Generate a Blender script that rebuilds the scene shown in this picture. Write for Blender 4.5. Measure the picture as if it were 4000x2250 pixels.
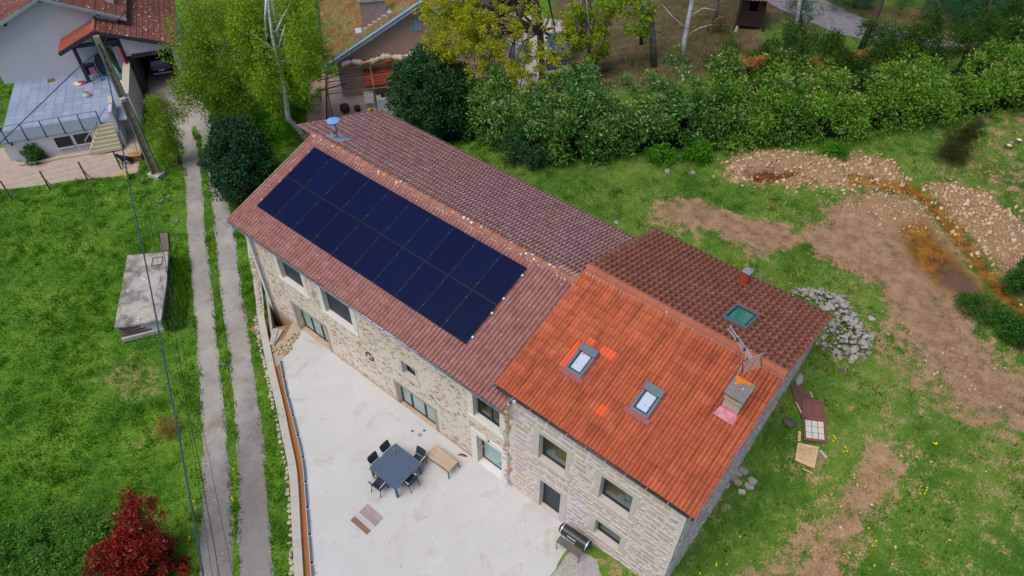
import bpy, math, random
import numpy as np
from mathutils import Vector, Matrix

random.seed(11); rng = np.random.default_rng(11)
for o in list(bpy.data.objects): bpy.data.objects.remove(o)
SC = bpy.context.scene; COL = SC.collection

# ---------------------------------------------------------------- camera
FPX, PITCH, ROLL, YAW, BX, BY, CH = 2792.643, 46.03, 0.168, -39.223, -0.488, 13.734, 24.604
_p, _r, _y = (math.radians(a) for a in (PITCH, ROLL, YAW))
_f = np.array([0, math.cos(_p), -math.sin(_p)]); _u = np.array([0, math.sin(_p), math.cos(_p)]); _x = np.array([1., 0, 0])
_x, _u = math.cos(_r)*_x + math.sin(_r)*_u, -math.sin(_r)*_x + math.cos(_r)*_u
_Z = np.array([[math.cos(_y), -math.sin(_y), 0], [math.sin(_y), math.cos(_y), 0], [0, 0, 1]])
CR, CU, CF = (_Z.T @ a for a in (_x, _u, _f))
CAM = _Z.T @ np.array([-BX, -BY, CH])
cam = bpy.data.cameras.new('camera'); camo = bpy.data.objects.new('camera', cam); COL.objects.link(camo)
cam.sensor_width = 36; cam.lens = FPX/4000*36; cam.clip_start = .1; cam.clip_end = 2000
camo.matrix_world = Matrix(((CR[0], CU[0], -CF[0], CAM[0]), (CR[1], CU[1], -CF[1], CAM[1]), (CR[2], CU[2], -CF[2], CAM[2]), (0, 0, 0, 1)))
SC.camera = camo

# ---------------------------------------------------------------- sky, sun, exposure
SUN_EL, SUN_AZ = 64, math.atan2(-1., -.1)     # the light comes over the field, from the left
W = bpy.data.worlds.new('World'); SC.world = W; W.use_nodes = True
nt = W.node_tree; bg = nt.nodes['Background']
sky = nt.nodes.new('ShaderNodeTexSky'); sky.sky_type = 'NISHITA'; sky.sun_disc = False
sky.sun_elevation = math.radians(SUN_EL); sky.sun_rotation = math.pi/2 - SUN_AZ
sky.air_density = .7; sky.dust_density = 2.0; sky.ozone_density = .6
nt.links.new(sky.outputs[0], bg.inputs[0]); bg.inputs[1].default_value = .115
sl = bpy.data.lights.new('sun', 'SUN'); so = bpy.data.objects.new('sun', sl); COL.objects.link(so)
sl.energy = 1.5; sl.angle = math.radians(38); sl.color = (1, .96, .9)
so.location = (-20, -20, 40)
_d = Vector((math.cos(SUN_AZ)*math.cos(math.radians(SUN_EL)), math.sin(SUN_AZ)*math.cos(math.radians(SUN_EL)), math.sin(math.radians(SUN_EL))))
so.rotation_euler = _d.to_track_quat('Z', 'Y').to_euler()
SC.view_settings.view_transform = 'Standard'; SC.view_settings.look = 'None'
SC.view_settings.exposure = 0.36; SC.view_settings.gamma = 1

# ---------------------------------------------------------------- places: pixel of the photograph -> point of the place
def ray(u, v):
    return CR*((u-2000)/FPX) - CU*((v-1125)/FPX) + CF
def bp(u, v, z=0.):
    d = ray(u, v); t = (z-CAM[2])/d[2]
    return CAM + t*d
def on_y(u, v, y):
    d = ray(u, v); return CAM + d*((y-CAM[1])/d[1])
def proj(P):
    P = np.asarray(P, float)-CAM; z = P@CF
    return 2000+FPX*(P@CR)/z, 1125-FPX*(P@CU)/z
def ss(a, b, x):
    t = np.clip((np.asarray(x, float)-a)/(b-a), 0, 1); return t*t*(3-2*t)
def th(x, y):
    x = np.asarray(x, float); y = np.asarray(y, float)
    A = ss(-22, -8, x)
    r = np.clip((y-1.6)/7.6, 0, 1); r = 3.5*(.35*r+.65*r*r*(3-2*r))
    z = A*(r + .05*np.maximum(0, y-9.2)) + .32*ss(3.3, 6.0, x)*(1-ss(1, 4, y))*ss(-6, -1, y)
    n = np.sin(x*.9+y*.37)*np.sin(y*.8-x*.21)*.05 + np.sin(x*2.3-1)*np.sin(y*2.1+x)*.02
    flat = 1-ss(-15.5, -17, x)*(1-ss(8, 11, y))
    return z + n*(1-flat*(y < 1.5)*(x < 3.3)*.9) - .03
def G(u, v):
    z = 0.
    for _ in range(60):
        p = bp(u, v, z); z += .5*(float(th(p[0], p[1]))-z)
    return p
K = 4000/2576
def D(u, v): return G(u*K, v*K)          # same, from the half-size view of the photograph
def above(base, u, v, zmax=16):
    best = None
    for z in np.arange(base[2], base[2]+zmax, .04):
        p = bp(u, v, z); e = math.hypot(p[0]-base[0], p[1]-base[1])
        if best is None or e < best[0]: best = (e, p)
    return best[1]

# ---------------------------------------------------------------- building blocks
WM = {}
def _wm(o): return WM.get(o.name, Matrix.Identity(4))
def tag(o, label=None, cat=None, group=None, kind=None):
    if label: o['label'] = label
    if cat: o['category'] = cat
    if group: o['group'] = group
    if kind: o['kind'] = kind
    return o
def thing(name, label, cat, loc=(0, 0, 0), rz=0., group=None):
    o = bpy.data.objects.new(name, None); COL.objects.link(o)
    o.empty_display_size = .2
    o.location = tuple(float(a) for a in loc); o.rotation_euler = (0, 0, rz)
    WM[o.name] = Matrix.Translation(Vector(o.location)) @ Matrix.Rotation(rz, 4, 'Z')
    return tag(o, label, cat, group)
def link(name, me, mat, parent=None):
    o = bpy.data.objects.new(name, me); COL.objects.link(o)
    if mat is not None and not me.materials: me.materials.append(mat)
    if parent is not None:
        o.parent = parent; WM[o.name] = _wm(parent)
    return o
def rotm(ax, a): return Matrix.Rotation(a, 4, ax)
class MB:
    def __init__(s): s.v = []; s.f = []
    def add(s, vs, fs):
        n = len(s.v); s.v += [tuple(map(float, p)) for p in vs]; s.f += [tuple(i+n for i in f) for f in fs]; return s
    def box(s, c, d, m=None):
        x, y, z = (a/2 for a in d); vs = [Vector((i*x, j*y, k*z)) for k in (-1, 1) for j in (-1, 1) for i in (-1, 1)]
        if m is not None: vs = [m @ p for p in vs]
        vs = [p+Vector(c) for p in vs]
        return s.add(vs, [(0, 2, 3, 1), (4, 5, 7, 6), (0, 1, 5, 4), (2, 6, 7, 3), (0, 4, 6, 2), (1, 3, 7, 5)])
    def bb(s, x0, x1, y0, y1, z0, z1): return s.box(((x0+x1)/2, (y0+y1)/2, (z0+z1)/2), (x1-x0, y1-y0, z1-z0))
    def hexa(s, b, t):      # four bottom points, four top points (counter-clockwise from above)
        return s.add(list(b)+list(t), [(3, 2, 1, 0), (4, 5, 6, 7), (0, 1, 5, 4), (1, 2, 6, 5), (2, 3, 7, 6), (3, 0, 4, 7)])
    def prism(s, poly, z0, z1):
        n = len(poly); a = [(p[0], p[1], z0) for p in poly]; b = [(p[0], p[1], z1) for p in poly]
        return s.add(a+b, [tuple(range(n-1, -1, -1)), tuple(range(n, 2*n))]+[(i, (i+1) % n, n+(i+1) % n, n+i) for i in range(n)])
    def bar(s, a, b, w, h, up=(0, 0, 1)):
        a, b = Vector(a), Vector(b); d = (b-a); L = d.length
        if L < 1e-6: return s
        d /= L; u = Vector(up); x = d.cross(u)
        if x.length < 1e-4: x = d.cross(Vector((1, 0, 0)))
        x.normalize(); u = x.cross(d)
        q = [(-w/2, -h/2), (w/2, -h/2), (w/2, h/2), (-w/2, h/2)]
        vs = [a+x*i+u*j for i, j in q]+[b+x*i+u*j for i, j in q]
        return s.add(vs, [(0, 1, 2, 3), (7, 6, 5, 4), (0, 4, 5, 1), (1, 5, 6, 2), (2, 6, 7, 3), (3, 7, 4, 0)])
    def tube(s, path, r, n=8, caps=True):
        P = [Vector(p) for p in path]; R = r if hasattr(r, '__len__') else [r]*len(P)
        vs = []; prev = None
        for i, p in enumerate(P):
            d = (P[min(i+1, len(P)-1)]-P[max(i-1, 0)])
            d = d.normalized() if d.length > 1e-9 else Vector((0, 0, 1))
            if prev is None:
                x = d.orthogonal().normalized()
            else:
                x = (prev-d*prev.dot(d)); x = x.normalized() if x.length > 1e-6 else d.orthogonal().normalized()
            prev = x; y = d.cross(x)
            vs += [p+(x*math.cos(2*math.pi*k/n)+y*math.sin(2*math.pi*k/n))*R[i] for k in range(n)]
        fs = [(i*n+k, i*n+(k+1) % n, (i+1)*n+(k+1) % n, (i+1)*n+k) for i in range(len(P)-1) for k in range(n)]
        if caps: fs += [tuple(range(n-1, -1, -1)), tuple((len(P)-1)*n+k for k in range(n))]
        return s.add(vs, fs)
    def lathe(s, c, prof, n=14):
        P = [(c[0], c[1], c[2]+z) for r, z in prof]
        vs = [(c[0]+r*math.cos(2*math.pi*k/n), c[1]+r*math.sin(2*math.pi*k/n), c[2]+z) for r, z in prof for k in range(n)]
        m = len(prof)
        fs = [(i*n+k, i*n+(k+1) % n, (i+1)*n+(k+1) % n, (i+1)*n+k) for i in range(m-1) for k in range(n)]
        fs += [tuple(range(n-1, -1, -1)), tuple((m-1)*n+k for k in range(n))]
        return s.add(vs, fs)
    def quad(s, a, b, c, d): return s.add([a, b, c, d], [(0, 1, 2, 3)])
    def sheet(s, poly, n=(0, 0, 1)): return s.add(poly, [tuple(range(len(poly)))])
    def mesh(s, name, smooth=False):
        me = bpy.data.meshes.new(name); me.from_pydata(s.v, [], s.f); me.update()
        if smooth: me.polygons.foreach_set('use_smooth', [True]*len(me.polygons))
        return me
    def build(s, name, mat, parent=None, local=False, smooth=False, bevel=0):
        if parent is not None and not local:
            M = _wm(parent).inverted(); s.v = [tuple(M @ Vector(p)) for p in s.v]
        o = link(name, s.mesh(name, smooth), mat, parent)
        if bevel:
            b = o.modifiers.new('bevel', 'BEVEL'); b.width = bevel; b.segments = 2; b.limit_method = 'ANGLE'
        return o
def np_mesh(name, V, Q, mat, parent=None, rnd=None, attrs=None, smooth=False):
    """V (n,3), Q (m,k) faces of k corners each"""
    V = np.asarray(V, np.float32); Q = np.asarray(Q, np.int32)
    if parent is not None:
        M = np.array(_wm(parent).inverted()); V = V@M[:3, :3].T.astype(np.float32)+M[:3, 3].astype(np.float32)
    me = bpy.data.meshes.new(name); k = Q.shape[1]
    me.vertices.add(len(V)); me.vertices.foreach_set('co', V.ravel())
    me.loops.add(Q.size); me.loops.foreach_set('vertex_index', Q.ravel())
    me.polygons.add(len(Q)); me.polygons.foreach_set('loop_start', np.arange(0, Q.size, k, dtype=np.int32))
    me.polygons.foreach_set('loop_total', np.full(len(Q), k, np.int32))
    if smooth: me.polygons.foreach_set('use_smooth', np.ones(len(Q), bool))
    if rnd is not None:
        a = me.attributes.new('rnd', 'FLOAT', 'FACE'); a.data.foreach_set('value', np.asarray(rnd, np.float32))
    for nme, val in (attrs or {}).items():
        a = me.attributes.new(nme, 'FLOAT', 'POINT'); a.data.foreach_set('value', np.asarray(val, np.float32))
    me.update(calc_edges=True)
    return link(name, me, mat, parent)
def copy_tree(o, parent=None, mat=None):
    c = o.copy(); COL.objects.link(c)
    if parent is not None: c.parent = parent
    for ch in o.children: copy_tree(ch, c)
    return c

# ---------------------------------------------------------------- materials
def lin(h, k=1.1):
    h = h.lstrip('#'); c = [int(h[i:i+2], 16)/255 for i in (0, 2, 4)]
    return tuple((x/12.92 if x <= .04045 else ((x+.055)/1.055)**2.4)*k for x in c)
class NT:
    def __init__(s, mat): s.t = mat.node_tree; s.n = s.t.nodes; s.l = s.t.links
    def __call__(s, kind, **kw):
        n = s.n.new('ShaderNode'+kind)
        for k, v in kw.items():
            if k.startswith('i_'):
                key = k[2:]; key = int(key) if key.isdigit() else key.replace('_', ' ')
                if isinstance(v, bpy.types.NodeSocket): s.l.new(v, n.inputs[key])
                else: n.inputs[key].default_value = v
            else: setattr(n, k, v)
        return n
    def math(s, op, a, b=0., c=0.):
        n = s.n.new('ShaderNodeMath'); n.operation = op
        for i, v in enumerate((a, b, c)):
            if isinstance(v, bpy.types.NodeSocket): s.l.new(v, n.inputs[i])
            else: n.inputs[i].default_value = v
        return n.outputs[0]
    def mix(s, f, a, b, kind='MIX'):
        n = s.n.new('ShaderNodeMix'); n.data_type = 'RGBA'; n.blend_type = kind
        for i, v in ((0, f), (6, a), (7, b)):
            if isinstance(v, bpy.types.NodeSocket): s.l.new(v, n.inputs[i])
            else: n.inputs[i].default_value = (v if i == 0 else (*v[:3], 1))
        return n.outputs[2]
    def ramp(s, f, cols, interp='LINEAR'):
        n = s.n.new('ShaderNodeValToRGB'); s.l.new(f, n.inputs[0]); e = n.color_ramp.elements; n.color_ramp.interpolation = interp
        if len(cols) == 1: cols = [cols[0], cols[0]]
        if not isinstance(cols[0][0], (tuple, list)): cols = [(i/(len(cols)-1), c) for i, c in enumerate(cols)]
        else: cols = [(c[1], c[0]) for c in cols]
        while len(e) < len(cols): e.new(.5)
        for el, (p, c) in zip(e, cols): el.position = p; el.color = (*c[:3], 1)
        return n.outputs[0]
    def noise(s, vec, scale, detail=4, rough=.6, dist=0.):
        n = s('TexNoise', i_Scale=scale, i_Detail=detail, i_Roughness=rough, i_Distortion=dist); s.l.new(vec, n.inputs['Vector']); return n.outputs['Fac']
    def step(s, f, a, b):
        n = s('MapRange', i_0=f, i_1=a, i_2=b); n.interpolation_type = 'SMOOTHSTEP'; return n.outputs[0]
    def attr(s, name): return s('Attribute', attribute_name=name).outputs['Fac']
def base(name):
    m = bpy.data.materials.new(name); m.use_nodes = True; n = NT(m); b = n.n['Principled BSDF']; b.inputs['Specular IOR Level'].default_value = .25
    return m, n, b
def M(name, cols, scale=4., rough=.8, bump=0., bscale=30., rand=0., metal=0., spec=.25, spots=(), contrast=1.6, fine=.0, wave=None, trans=0.):
    """colour from world-space noise (+ a random value per piece), optional spots, fine bump"""
    m, n, b = base(name)
    pos = n('NewGeometry').outputs['Position']
    f = n.noise(pos, scale, 6, .62)
    f = n.math('ADD', n.math('MULTIPLY', n.math('SUBTRACT', f, .5), contrast), .5)
    if rand:
        r = n.math('FRACT', n.math('ADD', n('ObjectInfo').outputs['Random'], n.attr('rnd')))
        f = n.math('ADD', n.math('MULTIPLY', f, 1-rand), n.math('MULTIPLY', r, rand))
    c = n.ramp(f, cols)
    if wave:       # (colour, scale, direction vector, amount)
        mp = n('Mapping'); n.l.new(pos, mp.inputs[0]); mp.inputs['Rotation'].default_value = wave[2]
        mp.inputs['Scale'].default_value = wave[4] if len(wave) > 4 else (1, 12, 1)
        w = n.noise(mp.outputs[0], wave[1], 4, .6)
        c = n.mix(n.math('MULTIPLY', n.step(w, .45, .7), wave[3]), c, wave[0])
    if fine:
        g = n.noise(pos, 60, 3, .7); c = n.mix(fine, c, n.ramp(g, [((0, 0, 0), .3), ((1, 1, 1), .75)]), 'OVERLAY')
    for sp in spots:       # (colour, scale, radius, share of cells)
        v = n('TexVoronoi', i_Scale=sp[1]); nz = n.noise(pos, sp[1]*2.2, 2, .5)
        n.l.new(pos, v.inputs['Vector'])
        rr = n('SeparateColor'); n.l.new(v.outputs['Color'], rr.inputs[0])
        dd = n.math('ADD', v.outputs['Distance'], n.math('MULTIPLY', n.math('SUBTRACT', nz, .5), sp[2]*1.3))
        k = n.math('MULTIPLY', n.math('SUBTRACT', 1., n.step(dd, sp[2]*.75, sp[2])), n.math('LESS_THAN', rr.outputs[0], sp[3]))
        c = n.mix(k, c, sp[0])
    n.l.new(c, b.inputs['Base Color']); b.inputs['Roughness'].default_value = rough; b.inputs['Metallic'].default_value = metal
    b.inputs['Specular IOR Level'].default_value = spec
    if bump:
        bn = n('Bump', i_Strength=bump, i_Distance=.02); n.l.new(n.noise(pos, bscale, 5, .65), bn.inputs['Height']); n.l.new(bn.outputs[0], b.inputs['Normal'])
    if trans:
        t = n('BsdfTranslucent'); n.l.new(c, t.inputs[0]); mx = n('MixShader', i_0=trans); n.l.new(b.outputs[0], mx.inputs[1]); n.l.new(t.outputs[0], mx.inputs[2])
        n.l.new(mx.outputs[0], n.n['Material Output'].inputs[0])
    return m
def leafmat(name, cols, rough=.55, trans=.3, spec=.3, scale=.8, rand=.6):
    return M(name, cols, scale=scale, rough=rough, rand=rand, spec=spec, trans=trans, contrast=1.8)
def glass(name, tint, tr=.6, rough=.03):
    m, n, b = base(name)
    b.inputs['Base Color'].default_value = (*tint, 1); b.inputs['Roughness'].default_value = rough; b.inputs['Specular IOR Level'].default_value = .6
    t = n('BsdfTransparent'); t.inputs[0].default_value = (.82, .9, .88, 1); mx = n('MixShader', i_0=tr)
    n.l.new(b.outputs[0], mx.inputs[1]); n.l.new(t.outputs[0], mx.inputs[2]); n.l.new(mx.outputs[0], n.n['Material Output'].inputs[0])
    return m
# ================================================================ SETTING: ground, driveway, terrace
def densify(P, step=.25):
    P = [np.asarray(p, float) for p in P]; out = [P[0]]
    for a, b in zip(P, P[1:]):
        n = max(1, int(np.linalg.norm(b-a)/step)); out += [a+(b-a)*(i+1)/n for i in range(n)]
    return np.array(out)
def resample(P, n):
    P = np.asarray(P, float); s = np.r_[0, np.cumsum(np.linalg.norm(np.diff(P, axis=0), axis=1))]
    t = np.linspace(0, s[-1], n); return np.stack([np.interp(t, s, P[:, i]) for i in range(P.shape[1])], 1)
def smooth(P, k=2):
    P = np.array(P, float)
    for _ in range(k):
        Q = P.copy(); Q[1:-1] = (P[:-2]+2*P[1:-1]+P[2:])/4; P = Q
    return P
def sdist(X, Y, poly):
    """signed distance, positive inside"""
    d = np.full(X.shape, 1e9); ins = np.zeros(X.shape, bool); n = len(poly)
    for i in range(n):
        x0, y0 = poly[i][:2]; x1, y1 = poly[(i+1) % n][:2]
        ex, ey = x1-x0, y1-y0; L = ex*ex+ey*ey+1e-12
        t = np.clip(((X-x0)*ex+(Y-y0)*ey)/L, 0, 1)
        d = np.minimum(d, np.hypot(X-x0-t*ex, Y-y0-t*ey))
        c = ((y0 > Y) != (y1 > Y)); ins ^= c & (X < (x1-x0)*(Y-y0)/((y1-y0) if abs(y1-y0) > 1e-9 else 1e-9)+x0)
    return np.where(ins, d, -d)
def mask(X, Y, poly, soft): return np.clip(.5+sdist(X, Y, poly)/(2*soft), 0, 1)
def dp(*pts): return [D(*p) for p in pts]
def sp(*pts): return [G(*p) for p in pts]

def ground_mat():
    m, n, b = base('ground'); pos = n('NewGeometry').outputs['Position']
    big = n.noise(pos, .35, 4, .6); mid = n.noise(pos, 2.2, 6, .65); fin = n.noise(pos, 14, 5, .7); vf = n.noise(pos, 55, 3, .7)
    g = n.math('ADD', n.math('MULTIPLY', big, .45), n.math('ADD', n.math('MULTIPLY', mid, .35), n.math('MULTIPLY', fin, .3)))
    lush = n.ramp(g, [(lin('#284610'), .36), (lin('#3c6416'), .47), (lin('#587f20'), .57), (lin('#7c9838'), .72)])
    lawn = n.ramp(g, [(lin('#2c4a14'), .36), (lin('#42661c'), .48), (lin('#5f7c2c'), .58), (lin('#8a8a4c'), .72)])
    c = n.mix(n.attr('garden'), lush, lawn)
    def blend(c, name, col, w=.75, a=.4, bb=.62):
        k = n.math('ADD', n.attr(name), n.math('MULTIPLY', n.math('SUBTRACT', n.math('ADD', n.math('MULTIPLY', mid, .5), n.math('MULTIPLY', fin, .5)), .5), w*2))
        return n.mix(n.step(k, a, bb), c, col)
    straw = n.ramp(fin, [lin('#5c5a26'), lin('#8c8352'), lin('#a99a72')])
    c = blend(c, 'straw', straw, .9, .45, .7)
    olive = n.ramp(g, [(lin('#3c3a1c'), .36), (lin('#554a2c'), .5), (lin('#6f5c42'), .62), (lin('#84735c'), .75)])
    c = blend(c, 'park', olive, .6, .35, .65)
    soil = n.ramp(n.math('ADD', n.math('MULTIPLY', mid, .6), n.math('MULTIPLY', fin, .4)), [(lin('#6c523c', .95), .3), (lin('#967558', .95), .45), (lin('#ae8c6c', .95), .56), (lin('#c4a684', .95), .72)])
    c = blend(c, 'dirt', soil, 1.8, .38, .66)
    gv = n('TexVoronoi', i_Scale=16.); n.l.new(pos, gv.inputs['Vector']); gs = n('SeparateColor'); n.l.new(gv.outputs['Color'], gs.inputs[0])
    ston = n.mix(n.math('MULTIPLY', n.step(gv.outputs['Distance'], .2, .6), .8), n.ramp(gs.outputs[0], [lin('#a8845f', .95), lin('#bd9a74', .95), lin('#ccb08a', .95), lin('#b08a64', .95)]), lin('#8f6e50', .95))
    c = blend(c, 'stony', ston, 1.1)
    c = blend(c, 'deep', n.ramp(mid, [lin('#5a3418'), lin('#7c4c26')]), .3)
    wet = n.ramp(n.math('ADD', n.math('MULTIPLY', mid, .7), n.math('MULTIPLY', fin, .3)), [(lin('#38341a', .9), .35), (lin('#6c4814', 1), .45), (lin('#96641c', 1), .55), (lin('#ac8444', 1), .7)])
    c = blend(c, 'wet', wet, .7, .4, .75)
    mud = n.ramp(fin, [lin('#3a3034'), lin('#5c4c4c'), lin('#77685c')])
    c = blend(c, 'mud', mud, .8, .45, .7)
    grav = n.ramp(vf, [lin('#8c857e'), lin('#b0a9a2'), lin('#d4cec8')])
    c = blend(c, 'gravel', grav, .4)
    mulch = n.ramp(vf, [lin('#7a4a26'), lin('#a86c3c'), lin('#c08a54')])
    c = blend(c, 'mulch', mulch, .1)
    yard = n.ramp(mid, [lin('#9a8878'), lin('#b5a294'), lin('#c2b2a4')]); c = blend(c, 'yard', yard, .35)
    c = n.mix(.45, c, n.ramp(vf, [((.15, .15, .15), .25), ((.85, .85, .85), .8)]), 'OVERLAY')
    n.l.new(c, b.inputs['Base Color'])
    rr = n.math('SUBTRACT', .95, n.math('MULTIPLY', n.attr('wet'), .55)); n.l.new(rr, b.inputs['Roughness'])
    h = n.math('ADD', n.math('MULTIPLY', fin, .6), n.math('MULTIPLY', vf, .4))
    bn = n('Bump', i_Strength=.7, i_Distance=.06); n.l.new(h, bn.inputs['Height']); n.l.new(bn.outputs[0], b.inputs['Normal'])
    return m
GROUND = ground_mat()

# ---- outlines
DRAIN = [bp(*p, 0) for p in ((1098, 1408), (1122, 1530), (1154, 1650), (1183, 1772), (1192, 1830), (1200, 1936), (1207, 2030), (1214, 2126), (1224, 2250), (1240, 2420))]
TERR = [bp(1180, 1292, 0), bp(1104, 1404, 0)]+[p+np.array([.06, .0, 0]) for p in DRAIN]+[bp(1700, 2560, 0), bp(2090, 2330, 0), bp(2160, 2236, 0), bp(2224, 2154, 0)]
TERR += [np.array([4.05, -.35, 0]), np.array([3.6, .2, 0]), np.array([-11.4, .2, 0])]
PIT = [bp(*p, 0.05) for p in ((1012, 930), (1032, 1060), (1050, 1200), (1066, 1355))]+[np.array([-12.95, -1.02, 0]), np.array([-12.6, -.3, 0]), np.array([-12.3, .3, 0]), np.array([-15.2, .3, 0])]
CAPL = [(1017, 1228), (1030, 1300), (1045, 1372), (1060, 1450), (1078, 1520), (1097, 1600), (1121, 1728), (1143, 1815), (1149, 1898), (1153, 1986), (1160, 2133), (1167, 2250), (1178, 2420)]
CAPW = [bp(*p, .12) for p in CAPL]
L1 = [(600, 330), (660, 470), (700, 580), (723, 672), (729, 821), (737, 987), (754, 1152), (770, 1373), (777, 1400), (783, 1576), (795, 1752), (792, 1928), (786, 2104), (774, 2250), (755, 2480)]
R1 = [(680, 330), (730, 440), (775, 580), (790, 690), (798, 832), (812, 987), (831, 1152), (850, 1345), (856, 1400), (874, 1576), (889, 1752), (900, 1898), (909, 2074), (915, 2250), (922, 2480)]
L2 = [(690, 330), (748, 440), (795, 580), (815, 700), (834, 848), (850, 987), (861, 1152), (884, 1318), (897, 1400), (915, 1576), (930, 1752), (933, 1928), (933, 2104), (933, 2250), (936, 2480)]
R2 = [(760, 330), (820, 440), (860, 620), (883, 760), (911, 876), (928, 987), (944, 1152), (972, 1290), (985, 1400), (1012, 1576), (1032, 1752), (1050, 1928), (1062, 2104), (1066, 2250), (1068, 2480)]

# ---- terrain sheet
xs = np.r_[-600, -300, -150, -100, -80, -70, np.arange(-62, 34, .22), 36, 40, 50, 80, 150, 300, 600]
ys = np.r_[-600, -300, -150, -80, -50, -35, -27, np.arange(-22, 66, .22), 70, 80, 100, 150, 300, 600]
X, Y = np.meshgrid(xs, ys); Zt = th(X, Y)
mk = {}
z0 = np.zeros_like(X)
def inv(p, s): return mask(X, Y, p, s)
g_right = ss(-13, -9, X)*ss(.5, 2.5, Y-.0*X)
mk['garden'] = np.maximum(g_right, ss(6.5, 7.5, X)*ss(-8, -4, Y))
dirt = inv(dp((1600, 505), (1720, 478), (1850, 500), (2060, 545), (2100, 500), (2250, 560), (2330, 640), (2440, 780), (2520, 900), (2640, 960), (2640, 1130), (2500, 1075), (2400, 1050), (2330, 960), (2260, 880), (2215, 800), (2130, 740), (1960, 700), (1880, 640), (1760, 600), (1640, 560)), 1.5)*.95
dirt = np.maximum(dirt, inv(dp((1600, 470), (1700, 478), (1830, 486), (1980, 478), (1980, 492), (1840, 500), (1700, 496)), .4)*.6)
dirt = np.maximum(dirt, inv(dp((2040, 520), (2150, 478), (2300, 480), (2420, 620), (2470, 760), (2440, 820), (2250, 700), (2080, 560)), .9)*.9)
for q, a in (((( 1960, 1500), (2040, 1400), (2120, 1260), (2200, 1120), (2240, 1125), (2260, 1160), (2200, 1270), (2130, 1390), (2110, 1500)), 1.15), (((2100, 1310), (2200, 1180), (2280, 1120), (2320, 1180), (2240, 1290), (2150, 1400)), .75), (((1790, 1480), (1900, 1430), (2010, 1330), (2060, 1290), (2080, 1340), (1990, 1440), (1900, 1500)), .9), (((2240, 860), (2330, 930), (2400, 1010), (2560, 1060), (2600, 1110), (2450, 1090), (2360, 1040), (2250, 930)), .8), (((2080, 880), (2140, 870), (2200, 910), (2160, 930), (2080, 915)), .6), (((2000, 1130), (2075, 1130), (2090, 1180), (2040, 1210), (1985, 1180)), .8), (((2180, 820), (2240, 830), (2260, 900), (2200, 890)), .8), (((2090, 1000), (2140, 1010), (2120, 1100), (2080, 1180), (2060, 1120)), .25), (((2170, 1130), (2220, 1060), (2270, 1030), (2260, 1090), (2200, 1150)), .45), (((1740, 1330), (1800, 1250), (1830, 1240), (1790, 1340), (1730, 1420)), .5), (((1500, 1400), (1560, 1398), (1590, 1449), (1540, 1470)), .7)):
    dirt = np.maximum(dirt, inv(dp(*q), .9)*a)
for q, a in ((((1350, 470), (1500, 438), (1650, 438), (1800, 450), (1950, 482), (2070, 535), (1990, 556), (1860, 545), (1760, 495), (1690, 485), (1600, 545), (1500, 535)), .95), (((1900, 665), (1990, 620), (2040, 610), (2060, 650), (2140, 690), (2210, 715), (2225, 790), (2110, 745), (1960, 708)), .85), (((1760, 585), (1810, 590), (1800, 625), (1770, 615)), .9), (((1815, 615), (1860, 625), (1860, 660), (1820, 650)), .9), (((1980, 545), (2030, 555), (2020, 600), (1985, 585)), .6)):
    dirt = dirt*(1-inv(dp(*q), .35)*a)
rgt = np.clip(.5+(X*.775+Y*.632-13)/14, 0, 1)*ss(-2, 2, Y)*ss(4.5, 8, X)
PB_ = [np.array(q) for q in ((-13.5, -1.5), (-12.1, -1.5), (-11.3, .3), (-12.6, .4), (-13.3, -.2))]
mk['dirt'] = np.maximum(np.maximum(dirt, rgt*.4), inv(PB_, .05)*2)
mk['stony'] = np.maximum(np.maximum(inv(dp((1812, 430), (1860, 388), (1960, 378), (2060, 396), (2180, 390), (2245, 408), (2290, 470), (2230, 482), (2080, 474), (1950, 470), (1840, 462)), .8)*.95, inv(dp((2320, 468), (2410, 462), (2510, 505), (2560, 560), (2640, 640), (2640, 780), (2540, 700), (2450, 620), (2380, 545)), .8)*.95), inv(dp((2100, 478), (2300, 480), (2380, 570), (2330, 590), (2200, 560), (2120, 520)), .8)*.66)
mk['deep'] = inv(dp((1880, 437), (1920, 430), (2005, 430), (2010, 446), (1920, 460), (1885, 450)), .16)
wetl = densify(dp((2150, 458), (2230, 470), (2300, 480), (2350, 520), (2400, 580), (2450, 640), (2510, 720), (2576, 790), (2640, 850)), .5)
dw = np.min(np.hypot(X[..., None]-wetl[::2, 0], Y[..., None]-wetl[::2, 1]), axis=-1) if False else z0+1e9
for p in wetl: dw = np.minimum(dw, np.hypot(X-p[0], Y-p[1]))
ch = np.clip(1.15-dw/.75, 0, 1)
mk['wet'] = np.maximum(ch*.9, inv(dp((2235, 555), (2330, 545), (2420, 640), (2500, 730), (2560, 800), (2500, 830), (2430, 770), (2340, 730), (2265, 650)), .8)*.78)
mk['mud'] = np.maximum(inv(dp((2330, 650), (2400, 650), (2470, 700), (2500, 760), (2430, 760), (2340, 720)), .5)*.6, inv(dp((1985, 1130), (2080, 1110), (2095, 1200), (1990, 1200)), .4)*.5)
mk['park'] = np.maximum(inv(dp((1380, -40), (1900, -20), (1990, 10), (2120, 80), (2150, 130), (1960, 165), (1850, 180), (1600, 240), (1430, 240), (1400, 180)), 1.2)*.82, inv(dp((1990, -20), (2120, -10), (2800, 60), (2800, 190), (2400, 120), (2180, 60)), 1.)*.6)
green2 = inv(dp((1910, 50), (1990, 40), (2110, 95), (2110, 125), (1950, 150), (1890, 90)), 1.)
mk['park'] *= (1-.55*green2)
mk['gravel'] = np.maximum(inv(dp((1250, 10), (1420, 50), (1450, 190), (1400, 235), (1200, 250), (1150, 150)), .9)*.8, inv(sp((2165, 2230), (2224, 2154), (2290, 2160), (2330, 2185), (2360, 2300), (2300, 2420), (2060, 2420)), .12))
mk['straw'] = z0.copy()
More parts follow.
